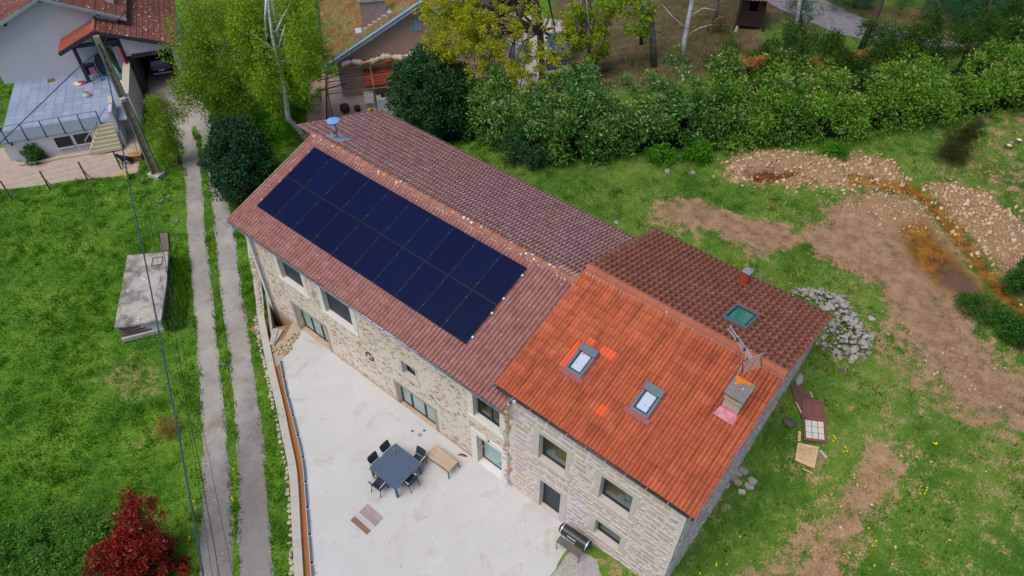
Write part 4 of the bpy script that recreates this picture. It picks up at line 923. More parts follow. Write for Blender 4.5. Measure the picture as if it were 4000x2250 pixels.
# older wall beside the pit
oldl = [bp(*p, .1) for p in ((975, 915), (984, 1000), (1000, 1080), (1012, 1160), (1017, 1225))]
old = thing('old_stone_wall', 'crumbling grey rubble wall top beside the pit at the farmhouse corner', 'wall', oldl[2]*np.array([1, 1, 0]))
c = densify(oldl, .2); mb = MB()
A, B = offs(c, .17), offs(c, -.17); k = len(c)
vs = [(p[0], p[1], .06) for p in A]+[(p[0], p[1], .06) for p in B]+[(p[0], p[1], -1.6) for p in A]+[(p[0], p[1], -1.6) for p in B]
mb.add(vs, [(q, q+1, k+q+1, k+q) for q in range(k-1)]+[(2*k+q+1, 2*k+q, q, q+1) for q in range(k-1)]+[(k+q, k+q+1, 3*k+q+1, 3*k+q) for q in range(k-1)]).build('wall_core', WALL_G, old)
for p in c:
    for d in (-.11, .02, .12): rock(random.choice(RM), 'rubble', old, (p[0]+d*.6+random.uniform(-.04, .04), p[1]-d*.8+random.uniform(-.04, .04), .07), random.uniform(.13, .24))
# pit: earth floor, concrete cheeks, kerb
pit = thing('drain_pit', 'deep narrow pit with earth floor at the farmhouse corner', 'pit', (-13.8, -.5, -1.5))
MB().prism(PIT[::-1], -1.65, -1.5).build('pit_floor', EARTH, pit)
mb = MB()
a, b = PIT[0], PIT[3]; mb.bar((a[0], a[1], -.8), (b[0]+.05, b[1], -.8), .1, 1.66)
mb.build('pit_wall', CONCG, pit)
MB().bar((b[0]-.1, b[1]+.02, -.72), (-12.3, -.62, -.72), .2, 1.6).build('pit_end_wall', CONCG, pit)
MB().bar((b[0]-.1, b[1]+.02, .06), (-12.5, -.75, .06), .24, .14).build('kerb', CONCG, pit, bevel=.02)
for p in ((a+b)/2+np.array([.08, .05, .35]),): MB().bar((p[0]-.2, p[1]+.3, .05), (p[0]+.12, p[1]+.15, .32), .04, .03).build('prop_board', CONCG, pit)
ZR = lambda a, b: (950+a*.2415, 1150+b*.2415)
for q in ((530, 890), (590, 880), (480, 920), (700, 870), (640, 930), (740, 810), (690, 810), (620, 900), (760, 860), (720, 740), (800, 750), (850, 700), (780, 700), (690, 940), (820, 640), (880, 640), (600, 830), (560, 960), (660, 970), (720, 900)):
    p = bp(*ZR(*q), .05); o = rock(random.choice(OM), 'loose_stone', None, (p[0], p[1], .05), random.uniform(.14, .26)); tag(o, 'rounded ochre stone dumped between the pit and the terrace corner', 'stone', 'loose stones by the terrace corner')
gb = MB().prism([bp(*ZR(*q), 0)[:2] for q in ((390, 850), (430, 830), (640, 740))]+[np.array([-12.35, .1]), np.array([-11.5, .1])]+[bp(*ZR(*q), 0)[:2] for q in ((950, 590), (620, 1075), (560, 1150), (470, 1180))], -.3, -.008).build('gravel_bed', M('pale_gravel', [lin('#7e6c5c'), lin('#b09c88'), lin('#cfc0ac')], 40, .95, .6, 40), None); tag(gb, 'patch of pale gravel between pit and terrace', 'gravel', kind='structure')
# drain channel along the terrace edge
dr = thing('drain_channel', 'long steel slotted drain channel along the terrace edge', 'drain', DRAIN[4])
dpt = densify(DRAIN, .1); GRATE = M('galvanised_grate', [lin('#6c7884'), lin('#8794a0')], 5, .5, metal=.5); DARKS = M('drain_dark', [lin('#23282e')], 2, .9); EDGE = M('drain_edge', [lin('#b9c3cc'), lin('#cdd5dc')], 4, .5, metal=.3)
P = smooth(dpt, 3); W_ = .13
A, B = offs(P, -W_/2), offs(P, W_/2); k = len(P)
def strip(P0, P1, z0, z1, mat, nm, par):
    k = len(P0); vs = [(p[0], p[1], z1) for p in P0]+[(p[0], p[1], z1) for p in P1]+[(p[0], p[1], z0) for p in P0]+[(p[0], p[1], z0) for p in P1]
    return MB().add(vs, [(q, q+1, k+q+1, k+q) for q in range(k-1)]+[(2*k+q+1, 2*k+q, q, q+1) for q in range(k-1)]+[(k+q, k+q+1, 3*k+q+1, 3*k+q) for q in range(k-1)]).build(nm, mat, par)
strip(A, B, -.1, -.004, DARKS, 'channel', dr); strip(offs(P, -W_/2-.018), offs(P, -W_/2), -.1, .012, EDGE, 'edge_rail', dr); strip(offs(P, W_/2), offs(P, W_/2+.018), -.1, .012, EDGE, 'edge_rail', dr)
ln = 9; i = 0
while i+ln < k:
    mb = MB()
    T = P[i+ln]-P[i]; T /= np.linalg.norm(T); N = np.array([-T[1], T[0], 0])
    sub = resample(P[i:i+ln+1], 40)
    for q in sub[1:-1]: mb.bar(q-N*.06+np.array([0, 0, .0]), q+N*.06, .01, .012)
    for d in (-.055, -.028, 0, .028, .055): mb.bar(sub[0]+N*d+T*.01, sub[-1]+N*d-T*.01, .008, .014)
    g_ = mb.build('grate', GRATE, dr); MB().bar(sub[0]-N*.06, sub[0]+N*.06, .02, .016).build('grate_end', EDGE, g_)
    i += ln+1
for u, v in ((1210, 2034), (1230, 2237)):      # two small steel hooks lying over the edge
    p = bp(u, v, 0); MB().tube([p+np.array([-.12, .05, .02]), p+np.array([.03, -.0, .02]), p+np.array([.1, .03, .03])], .009, 6).build('channel_hook', GRATE, dr)

# hatch of four boards let into the slab
def px4(*q, s=.345, o=(1300, 1650)): return [(o[0]+a*s, o[1]+b*s) for a, b in q]
hc = [bp(*p, .01) for p in px4((388, 922), (577, 1075), (387, 1273), (200, 1115))]
hx0 = (hc[0][0]+hc[3][0])/2; hx1 = (hc[1][0]+hc[2][0])/2; hy1 = (hc[0][1]+hc[1][1])/2; hy0 = (hc[2][1]+hc[3][1])/2
ht = thing('floor_hatch', 'square hatch of four weathered boards let into the terrace', 'hatch', ((hx0+hx1)/2, (hy0+hy1)/2, 0))
bw = (hy1-hy0)/4
for i, cc in enumerate((['#7c6252', '#94765f'], ['#b8aca2', '#c6bab0'], ['#8f8280', '#a59896'], ['#a08c80', '#b5a094'])):
    m = M('board_%d' % i, [lin(cc[0]), lin(cc[1])], 2, .85, .2, wave=(lin(cc[0], .55), 1.5, (0, 0, 0), .4, (1, 14, 1)))
    MB().bb(hx0+random.uniform(-.012, .012), hx1+random.uniform(-.012, .012), hy0+i*bw+.006, hy0+(i+1)*bw-.006, -.02, .018+.003*(i % 2)).build('board', m, ht, bevel=.004)
for nm, (u, v), kind in (('drain_cover', (902, 97), 0), ('drain_cover', (1035, 92), 0), ('square_drain_cover', (988, 142), 1)):
    p = bp(1300+u*.345, 1650+v*.345, 0)
    mb = MB()
    if kind: mb.bb(p[0]-.075, p[0]+.075, p[1]-.075, p[1]+.075, -.02, .006)
    else: mb.lathe((p[0], p[1], -.01), [(.06, 0), (.06, .014), (.045, .018), (.02, .016)], 14)
    o = mb.build(nm, M('cover', [lin('#6a6470') if not kind else lin('#8f8688')], 6, .6)); tag(o, {902: 'round grey drain cover farther from the house wall', 1035: 'round grey drain cover closest to the wide glazed door', 988: 'square grey drain cover set in the terrace by the two round ones'}[u], 'drain cover')

# ---- dining table and five chairs
TBL = M('slate_blue_metal', [lin('#46566a'), lin('#526478')], 3, .5, spec=.4); FAB = M('dark_mesh_fabric', [lin('#2b3342'), lin('#38424f')], 20, .8); TFR = M('chair_frame', [lin('#2a3038'), lin('#343b44')], 4, .5)
ARM = M('arm_rest', [lin('#a89a90'), lin('#bfb0a6')], 6, .7)
tc = bp(1545, 1819.5, .74); tb = thing('dining_table', 'square slate blue slatted metal table on the terrace', 'table', (tc[0], tc[1], 0), .01)
S_ = 1.37/2; ns = 12; wv = 2*S_/ns
for i in range(ns): MB().box((0, -S_+wv*(i+.5), .725), (2*S_, wv-.012, .028)).build('slat', TBL, tb, local=True)
mb = MB(); mb.box((0, -S_-.004, .71), (2*S_+.02, .018, .06)); mb.box((0, S_+.004, .71), (2*S_+.02, .018, .06)); mb.box((-S_-.004, 0, .71), (.018, 2*S_-.012, .06)); mb.box((S_+.004, 0, .71), (.018, 2*S_-.012, .06)); mb.box((0, 0, .68), (2*S_-.1, .08, .04)); mb.build('apron', TBL, tb, local=True)
for a in (-1, 1):
    for b in (-1, 1): MB().box((a*(S_-.06), b*(S_-.06), .345), (.085, .085, .69)).build('leg', TBL, tb, local=True, bevel=.006)
gp = bp(1300+697*.345, 1650+315*.345, .74); gl = MB().lathe((gp[0], gp[1], .74), [(.03, 0), (.034, .1), (.03, .1), (.027, .01)], 12).build('drinking_glass', glass('clear_glass', (.5, .6, .6), .6), smooth=True); tag(gl, 'small clear drinking glass left on the slatted table', 'glass')
def chair(label, x, y, rz):
    e = thing('garden_chair', label, 'chair', (x, y, 0), rz, group='garden chairs round the table'); e.scale = (.92, .92, .95)
    n = 6
    MB().box((0, 0, .44), (.46, .46, .02)).build('seat', FAB, e, local=True, bevel=.006)
    bk = MB(); zz = np.linspace(.5, .92, n); bk.hexa([(-.21, -.245, .5), (.21, -.245, .5), (.21, -.225, .5), (-.21, -.225, .5)], [(-.21, -.335, .9), (.21, -.335, .9), (.21, -.315, .9), (-.21, -.315, .9)]); bk.build('backrest', FAB, e, local=True)
    MB().tube([(-.225, -.33, .89), (-.1, -.345, .915), (.1, -.345, .915), (.225, -.33, .89)], .014, 6).build('top_rail', TFR, e, local=True)
    for s in (-1, 1):
        MB().tube([(s*.235, .22, .0), (s*.235, .2, .43), (s*.24, .17, .64)], .016, 6).build('leg', TFR, e, local=True)
        MB().tube([(s*.235, -.3, .0), (s*.235, -.2, .43), (s*.225, -.33, .89)], .016, 6).build('leg', TFR, e, local=True)
        MB().box((s*.25, -.03, .655), (.05, .44, .022)).build('armrest', ARM, e, local=True, bevel=.006)
        MB().box((s*.233, 0, .425), (.02, .42, .03)).build('side_rail', TFR, e, local=True)
    return e
X0, X1, Y0, Y1 = tc[0]-S_, tc[0]+S_, tc[1]-S_, tc[1]+S_
chair('garden chair at the table side facing the track, nearer the glazed door', X0+.0, Y1-.34, -math.pi/2)
chair('garden chair at the table side facing the track, farther from the house', X0+.0, Y0+.4, -math.pi/2)
chair('garden chair between the table and the wooden bench', X1-.38, Y1+.12, math.pi+.1)
chair('garden chair pulled out on the table side towards the wooden hatch', X0+.6, Y0-.12, .12)
chair('garden chair tucked under the table below the bench', X1-.04, Y0+.72, math.pi/2)
# ---- bench
OAK = M('bench_oak', [lin('#a08a74', 1), lin('#b8a48c', 1), lin('#c8b8a0', 1)], 2, .7, .1, rand=.35, wave=(lin('#7c6048'), 1.4, (0, 0, 0), .55, (1, 10, 1))); BLK = M('black_steel', [lin('#1f2226'), lin('#2a2d32')], 4, .5)
bc_ = [bp(*p, .45) for p in px4((1160, 257), (1422, 440), (1308, 557), (1055, 375))]; bx = np.mean(bc_, axis=0); bl = 1.17/2; bwid = .56/2
bn_ = thing('bench', 'low oak-topped bench with splayed black legs by the house wall', 'bench', (bx[0], bx[1], 0), .02)
for i in range(3): MB().box((0, -bwid+(i+.5)*2*bwid/3, .445), (2*bl, 2*bwid/3-.004, .035)).build('plank', OAK, bn_, local=True, bevel=.004)
MB().box((0, -bwid-.006, .43), (2*bl, .014, .03)).box((0, bwid+.006, .43), (2*bl, .014, .03)).box((0, 0, .418), (2*bl-.06, .06, .016)).build('frame', BLK, bn_, local=True)
for a in (-1, 1):
    for b in (-1, 1): MB().bar((a*(bl-.06), b*(bwid-.04), .42), (a*(bl+.02), b*(bwid+.03), 0), .04, .025).build('leg', BLK, bn_, local=True)
# ---- pair of shoes
SHOE = M('brown_shoe', [lin('#8c6c5c'), lin('#a88878')], 8, .8); SOLE = M('shoe_sole', [lin('#e0d8d0')], 4, .8); SIN = M('shoe_inside', [lin('#2c2426')], 4, .9)
for (u, v), lb in (((1452, 372), 'brown slip-on shoe of the pair nearer the bench'), ((1488, 385), 'brown slip-on shoe of the pair nearer the entrance door')):
    p = bp(1300+u*.345, 1650+v*.345, 0); e = thing('shoe', lb, 'shoe', (p[0], p[1], 0), 2.3 if u < 1470 else 2.0, group='pair of shoes')
    def ring(z, k, sh=0): return [(.05*k*math.sin(t)*(1.1 if math.cos(t) > 0 else .85), .13*k*math.cos(t)+sh, z) for t in np.linspace(0, 2*math.pi, 12, endpoint=False)]
    MB().add(ring(0, 1)+ring(.022, 1.03), [tuple(range(11, -1, -1))]+[(i, (i+1) % 12, 12+(i+1) % 12, 12+i) for i in range(12)]+[tuple(range(12, 24))]).build('sole', SOLE, e, local=True)
    MB().add(ring(.023, 1.0)+ring(.055, .95)+ring(.075, .62, -.03), [(i, (i+1) % 12, 12+(i+1) % 12, 12+i) for i in range(12)]+[(12+i, 12+(i+1) % 12, 24+(i+1) % 12, 24+i) for i in range(12)]).build('upper', SHOE, e, local=True, smooth=True)
    MB().add(ring(.066, .6, -.03), [tuple(range(12))]).build('insole', SIN, e, local=True)
# ---- smoker grill by the right-hand door
GRL = M('grill_black', [lin('#1a1c20'), lin('#2a2d33'), lin('#3a3c42')], 6, .35, spec=.5, fine=.2); GW = M('grill_shelf', [lin('#5c5654'), lin('#777070')], 4, .85, .3, wave=(lin('#3c3836'), 2., (0, 0, 0), .5, (1, 9, 1)))
ga, gb_ = bp(2192, 2058, .82), bp(2304, 2135, .82); gm = (ga+gb_)/2
ge = thing('smoker_grill', 'black barrel smoker grill with a wooden front shelf against the stone house', 'grill', (gm[0], gm[1], 0), math.atan2(gb_[1]-ga[1], gb_[0]-ga[0]))
L_ = np.linalg.norm(gb_-ga)/2
MB().tube([(-L_+.06, 0, .82), (L_-.06, 0, .82)], .2, 22).build('barrel', GRL, ge, local=True, smooth=False)
for s in (-1, 1):
    MB().tube([(s*(L_-.06), 0, .82), (s*(L_-.02), 0, .82), (s*(L_+.03), 0, .82), (s*(L_+.05), 0, .82)], [.195, .175, .11, .03], 22).build('end_dome', GRL, ge, local=True, smooth=True)
    MB().tube([(s*(L_-.1), 0, .82), (s*(L_-.07), 0, .82)], .205, 22).build('rim_band', CLAMP, ge, local=True)
MB().bar((-.22, -.19, .93), (.12, -.19, .93), .03, .02).build('lid_handle', CLAMP, ge, local=True)
MB().box((.0, -.33, .6), (2*L_*.82, .26, .03)).build('shelf', GW, ge, local=True)
for s in (-1, 1):
    for y in (-.44, .12): MB().bar((s*L_*.76, y, 0), (s*L_*.76, y, .6), .02, .02).build('leg', BLK, ge, local=True)
    MB().bar((s*L_*.76, -.44, .575), (s*L_*.76, .14, .575), .025, .03).build('shelf_bearer', BLK, ge, local=True)
# ---- iron ring ornament on the wall, lamp over the entrance, pipe bracket
IRON = M('wrought_iron', [lin('#17191c'), lin('#26282c')], 8, .6)
oc = on_y(850+1228*.4831, 800+1225*.4831, -.03); og = thing('wall_ornament', 'curled wrought iron ring ornament fixed to the cream wall', 'ornament', oc)
MB().tube([oc+np.array([.2*math.cos(t), 0, .2*math.sin(t)]) for t in np.linspace(.9, 3.6, 14)], .024, 6).build('left_curl', IRON, og); MB().tube([oc+np.array([.05+.17*math.cos(t), 0, -.02+.17*math.sin(t)]) for t in np.linspace(-2.2, .7, 14)], .024, 6).build('right_curl', IRON, og)
MB().tube([oc+np.array([-.06, -.02, .05]), oc+np.array([.05, -.02, -.03])], .022, 6).build('centre_bar', CLAMP, og)
lp = on_y(1750+440*.345, 1500+635*.345, -.06); le = thing('wall_lamp', 'small white lamp over the entrance door', 'lamp', lp); MB().box(lp, (.13, .1, .07)).build('housing', CAPC, le, bevel=.01); MB().box(lp+np.array([.075, 0, 0]), (.02, .08, .06)).build('end_plate', BLK, le)
# outlet elbow hanging between the two eaves
pe = [on_y(1900+a*.1104, 1480+b*.1104, -.28) for a, b in ((990, 800), (900, 800), (830, 870), (800, 890))]
ew = MB().tube(pe, [.035, .035, .035, .04], 10).build('gutter_outlet', ZINC_D, OH, smooth=True)
for p in (pe[0], pe[-1]): MB().box(p, (.09, .09, .07)).build('outlet_collar', CLAMP, ew, bevel=.01)
lc = MB(); lcp = on_y(1900+695*.1104, 1480+1170*.1104, -.33); lc.lathe(lcp, [(.05, -.01), (.055, .01), (.03, .03)], 10); lc.build('lichen_patch', ORL, FH)
# ---- TV antenna on the chimney
AL = M('antenna_aluminium', [lin('#c4c8ce'), lin('#dcdfe4')], 3, .4, metal=.5)
xa, xb, yc, zc = CHP; mb0 = np.array([xa-.02, yc+.66, zc+.2]); top = mb0+np.array([.05, .05, 1.75])
an = thing('tv_antenna', 'aluminium rake antenna on a mast behind the concrete chimney', 'antenna', mb0)
MB().tube([mb0, mb0+np.array([0, 0, .9]), top], .016, 7).build('mast', AL, an)
bd = np.array([-.86, .5, .04]); bd /= np.linalg.norm(bd); sd = np.array([-bd[1], bd[0], 0]); a0 = top+bd*-.25+np.array([0, 0, -.02])
for dz in (-.045, .045): MB().bar(a0+np.array([0, 0, dz]), a0+bd*1.25+np.array([0, 0, dz*1.8]), .018, .014).build('boom', AL, an)
for k in range(16):
    q = a0+bd*(.2+k*.068); h = .13-.004*k; MB().bar(q-sd*h, q+sd*h, .008, .008).build('element', AL, an)
for s in (-1, 1):
    for k in range(7): q = a0+bd*.04+np.array([0, 0, s*(.04+k*.045)])+bd*(-.02*k); MB().bar(q-sd*.3, q+sd*.3, .009, .009).build('reflector_rod', AL, an)
    for t in (-1, 1): MB().bar(a0+bd*.04+np.array([0, 0, s*.04])+sd*.3*t, a0+bd*(-.08)+np.array([0, 0, s*.31])+sd*.3*t, .02, .02).build('reflector_end', BLK, an)
for k in (.42, .78): MB().box(a0+bd*k, (.07, .07, .12)).build('junction_box', BLK, an)

# ================================================================ THE FIELD ON THE LEFT
tk = [G(*p) for p in ((497, 997), (658, 980), (640, 1110), (628, 1250), (446, 1278))]; ZT = .85
TK = [bp(*p, ZT) for p in ((497, 997), (658, 980), (650, 1110), (628, 1250), (446, 1278))]
def tank_mat():
    m, n, b = base('tank_concrete'); pos = n('NewGeometry').outputs['Position']; a = n.noise(pos, 1.1, 5, .65, .5); f = n.noise(pos, 22, 5, .7)
    cx_, cy_ = np.mean([p[:2] for p in TK], axis=0)
    c = n.ramp(a, [(lin('#6f6c68'), .38), (lin('#8c8882'), .46), (lin('#aaa296'), .54), (lin('#b8b0a4'), .66)]); c = n.mix(.35, c, n.ramp(f, [((.1,)*3, .3), ((.9,)*3, .7)]), 'OVERLAY')
    c = n.mix(n.step(n.noise(pos, 3.4, 3, .5), .68, .72), c, lin('#d0d0cc'))
    n.l.new(c, b.inputs['Base Color']); b.inputs['Roughness'].default_value = .95; bn = n('Bump', i_Strength=.3, i_Distance=.02); n.l.new(f, bn.inputs['Height']); n.l.new(bn.outputs[0], b.inputs['Normal']); return m
tank = thing('concrete_tank', 'old flat-topped concrete water tank in the green field', 'tank', (np.mean([p[0] for p in TK]), np.mean([p[1] for p in TK]), 0))
MB().prism(TK[::-1], ZT-.12, ZT).build('top_slab', tank_mat(), tank, bevel=.015)
cen = np.mean(TK, axis=0); IN = [p+(cen-p)*.06 for p in TK]
MB().prism(IN[::-1], -.3, ZT-.12).build('body', WALL_G, tank)
fa, fb = TK[4]+(cen-TK[4])*.05, TK[3]+(cen-TK[3])*.16
DKW = M('dark_boards', [lin('#4c4038'), lin('#6c5c50'), lin('#3a322c')], 4, .95, .4, rand=.6)
nrm = np.array([fb[1]-fa[1], -(fb[0]-fa[0]), 0]); nrm /= np.linalg.norm(nrm)
if nrm@(cen-fa) > 0: nrm = -nrm
for k in range(5):
    z = ZT-.2-k*.13; o = nrm*(.05+.03*k); MB().bar((fa[0]+o[0], fa[1]+o[1], z), (fb[0]+o[0], fb[1]+o[1], z-.02), .05, .07).build('board', DKW if k < 4 else WALL_G, tank)
MB().bar(np.array([fa[0], fa[1], 0])+nrm*.28+np.array([0, 0, .12]), np.array([fb[0], fb[1], 0])+nrm*.24+np.array([0, 0, .1]), .12, .2).build('end_block', CONCG, tank)
mf = thing('manhole_frame', 'rusty square manhole frame on the concrete tank top', 'manhole', (bp(616, 1012, ZT)[0], bp(616, 1012, ZT)[1], ZT)); fp = [bp(*p, ZT+.01) for p in ((597, 1008), (636, 1003), (631, 1032), (592, 1038))]
for a, b in zip(fp, fp[1:]+fp[:1]): MB().bar(a, b, .04, .03).build('frame_bar', M('mossy_rust', [lin('#5a4c34'), lin('#6e6048')], 9, .9), mf)
MB().prism([p[:2] for p in fp][::-1], ZT+.001, ZT+.006).build('lid', CONCG, mf)
sb = MB().prism([bp(*p, .12)[:2] for p in ((625, 910), (655, 908), (660, 975), (628, 980))][::-1], -.1, .12).build('stone_slab', M('mauve_slab', [lin('#6e5c5e'), lin('#7f6c6c')], 4, .9), bevel=.02); tag(sb, 'narrow mauve stone slab in the grass behind the tank', 'slab')
# ---- concrete electricity pole
pb_ = np.array([-26.83, 2.13, 0]); PT = 8.3; ax = np.array([.86, -.5, 0]); ay = np.array([.5, .86, 0])
pole = thing('electricity_pole', 'tall slotted concrete electricity pole beside the white house', 'pole', pb_); POLC = M('pole_concrete', [lin('#6e665c'), lin('#8a8072'), lin('#9c9284')], 3, .93, .4, fine=.3); RUST = M('rusty_recess', [lin('#7c644c', .9), lin('#947858', .9)], 6, .9)
def wdt(z): return .38-.02*z
for s in (-1, 1):
    P0 = pb_+ay*s*wdt(0)/2; P1 = pb_+ay*s*wdt(PT)/2+np.array([0, 0, PT])
    MB().hexa([P0+ax*.16+ay*.04, P0-ax*.16+ay*.04, P0-ax*.16-ay*.04, P0+ax*.16-ay*.04], [P1+ax*.1+ay*.035, P1-ax*.1+ay*.035, P1-ax*.1-ay*.035, P1+ax*.1-ay*.035]).build('flange', POLC, pole)
MB().hexa([pb_+ay*.2+ax*.02, pb_-ay*.2+ax*.02, pb_-ay*.2-ax*.02, pb_+ay*.2-ax*.02], [pb_+ay*.1+ax*.02+np.array([0, 0, PT]), pb_-ay*.1+ax*.02+np.array([0, 0, PT]), pb_-ay*.1-ax*.02+np.array([0, 0, PT]), pb_+ay*.1-ax*.02+np.array([0, 0, PT])]).build('web', POLC, pole)
for k in range(12):
    z = .5+k*.48; MB().box(pb_+np.array([0, 0, z]), (.2, wdt(z)-.09, .05), rotm('Z', math.atan2(ax[1], ax[0]))).build('web_rung', RUST, pole)
MB().box(pb_+np.array([0, 0, PT-.15]), (.2, wdt(PT)+.06, .35), rotm('Z', math.atan2(ax[1], ax[0]))).build('pole_head', POLC, pole)
MB().box(pb_+np.array([0, 0, .1]), (.75, .6, .35), rotm('Z', .3)).build('footing', CONCG, pole, bevel=.03)
jb = pb_+np.array([0, 0, 5.0])+ax*.2; MB().box(jb, (.2, .3, .2)).build('junction_box', CAPC, pole, bevel=.02); MB().bar(pb_+ay*-.35+np.array([0, 0, 5.05])+ax*.15, pb_+ay*.3+np.array([0, 0, 5.05])+ax*.15, .04, .04).build('cross_arm', CAPC, pole)
for z in (7.6, 7.3, 6.9, 6.6): MB().lathe(pb_+ax*.2+np.array([0, 0, z]), [(.04, 0), (.07, .03), (.06, .09), (.03, .12)], 8).build('insulator', BLK, pole)
# ---- overhead cables
CAB = M('cable_black', [lin('#20242c'), lin('#2c3540')], 6, .6); CABB = M('cable_blue_grey', [lin('#2e3c50'), lin('#445468')], 9, .6)
hd = pb_+np.array([0, 0, 7.7])+ax*.1
def cable(name, label, px, zs, r, mat, start=None, twist=0):
    P = [bp(u, v, z) for (u, v), z in zip(px, zs)]
    if start is not None: P = [start]+P
    P = resample(smooth(densify(P, .4), 6), 90)
    mb = MB()
    if twist:
        T = np.gradient(P, axis=0); T /= np.linalg.norm(T, axis=1)[:, None]; N = np.cross(T, (0, 0, 1)); N /= np.linalg.norm(N, axis=1)[:, None]; B = np.cross(T, N); P2 = resample(P, 400); 
        idx_ = np.linspace(0, 89, 400); Ni = np.stack([np.interp(idx_, range(90), N[:, q]) for q in range(3)], 1); Bi = np.stack([np.interp(idx_, range(90), B[:, q]) for q in range(3)], 1); s = np.linspace(0, 400*.22, 400)
        for k in range(3):
            a = s+k*2.094; mb.tube(P2+(Ni*np.cos(a)[:, None]+Bi*np.sin(a)[:, None])*r*.9, r, 5)
    else: mb.tube(P, r, 6)
    return tag(mb.build(name, mat), label, 'cable', 'overhead cables')
cable('overhead_cable', 'thick twisted blue-grey cable sagging from the pole over the field', [(420, 287), (442, 398), (480, 585), (519, 795), (560, 980), (610, 1240), (650, 1450), (688, 1640), (725, 1850), (758, 2030), (790, 2220), (812, 2380)], np.linspace(7.4, 6.2, 12)-np.sin(np.linspace(0, math.pi, 12))*1.2, .016, CABB, hd, 1)
for i, (q, lb, rr) in enumerate((([(640, 980), (704, 1435), (739, 1635), (780, 1810), (809, 1986), (844, 2162), (856, 2250), (880, 2420)], 'thin black wire over the tank, thickest of the three', .011), ([(610, 985), (690, 1420), (760, 1780), (800, 2050), (830, 2250), (850, 2420)], 'thin black wire over the tank, leftmost of the three', .006), ([(655, 985), (735, 1480), (800, 1700), (850, 1960), (912, 2250), (940, 2420)], 'thin black wire over the tank, rightmost of the three', .006))):
    cable('thin_wire', lb, q, np.linspace(5.3, 5.6, len(q))-np.sin(np.linspace(0, math.pi, len(q)))*.7, rr, CAB, jb)
cable('overhead_cable', 'black cable crossing the tiled terrace from the pole to the left', [(320, 250), (0, 560), (-160, 715)], [6.9, 5.6, 5.2], .02, CAB, hd)
cable('overhead_cable', 'black cable rising from the pole across the red porch roof', [(440, 100), (517, 15), (600, -80)], [7.7, 7.9, 8.2], .02, CAB, hd)
# ---- fence: concrete posts with braces, wires
FP = []
fzz = lambda a, b: (0+a*.5522, 0+b*.5522)
for (u, v), lb in (((85, 1410), 'leftmost slim grey fence post at the edge of the paved yard'), ((355, 1340), 'second slim grey fence post from the left at the yard edge'), ((622, 1275), 'third slim grey fence post, in front of the low windows'), ((858, 1195), 'slim grey fence post nearest the dog')):
    p = G(u*.5522, v*.5522); FP.append(p); e = thing('fence_post', lb, 'fence post', p, group='yard fence posts')
    MB().bar(p, p+np.array([0, 0, 1.25]), .07, .07).build('post', M('fence_concrete', [lin('#4f4842'), lin('#6c645c')], 7, .95), e)
    MB().bar(p+np.array([.1, .16, 0]), p+np.array([0.03, .03, .7]), .05, .05).build('brace', POLC, e)
for k, z in enumerate((.3, .6, .9, 1.2)):
    q = [p+np.array([0, 0, z]) for p in FP]; q = [q[0]+(q[0]-q[1])]+q
    tag(MB().tube(densify(q, .5), .004, 4).build('fence_wire', ZINC_D), ['lowest', 'second lowest', 'second highest', 'highest'][k]+' wire of the yard fence', 'fence wire', 'yard fence wires')
# ---- black dog: skin of one body
def skin_body(name, verts, edges, radii, mat, label, cat, loc, rz, sc=1.):
    me = bpy.data.meshes.new(name); me.from_pydata([tuple(c*sc for c in v) for v in verts], edges, []); o = link(name, me, mat); 
    o.location = loc; o.rotation_euler = (0, 0, rz)
    m = o.modifiers.new('skin', 'SKIN'); m.use_smooth_shade = True
    for i, r in enumerate(radii): me.skin_vertices[0].data[i].radius = (r*sc, r*sc)
    me.skin_vertices[0].data[0].use_root = True
    s = o.modifiers.new('sub', 'SUBSURF'); s.levels = 1; s.render_levels = 1
    return tag(o, label, cat)
dv_ = [(0, -.22, .46), (0, 0, .45), (0, .22, .48), (0, .34, .56), (0, .44, .62), (0, .6, .58), (0, -.36, .44), (0, -.5, .3)]
de = [(0, 1), (1, 2), (2, 3), (3, 4), (4, 5), (0, 6), (6, 7)]; drd = [.12, .13, .14, .085, .085, .04, .04, .02]
for s in (-1, 1):
    k = len(dv_); dv_ += [(s*.09, .22, .34), (s*.09, .24, .18), (s*.09, .26, .02)]; de += [(2, k), (k, k+1), (k+1, k+2)]; drd += [.06, .035, .035]
    k = len(dv_); dv_ += [(s*.09, -.18, .34), (s*.09, -.3, .18), (s*.09, -.26, .02)]; de += [(0, k), (k, k+1), (k+1, k+2)]; drd += [.075, .035, .035]
    k = len(dv_); dv_ += [(s*.06, .41, .74)]; de += [(4, k)]; drd += [.022]
dg = G(500, 640); skin_body('dog', dv_, de, drd, M('black_fur', [lin('#101014'), lin('#1c1c22')], 12, .7), 'black dog standing on the paved yard by the fence', 'dog', (dg[0], dg[1], dg[2]), 2.3, .95)
cr_ = G(535, 625); ce = thing('wooden_crate', 'rusty brown crate beside the dog', 'crate', (cr_[0], cr_[1], cr_[2]), .9); MB().box((0, 0, .2), (.7, .4, .36)).build('box', RUST, ce, local=True); MB().box((0, 0, .4), (.74, .44, .03)).build('lid', M('crate_lid', [lin('#a87c44')], 3, .8), ce, local=True)
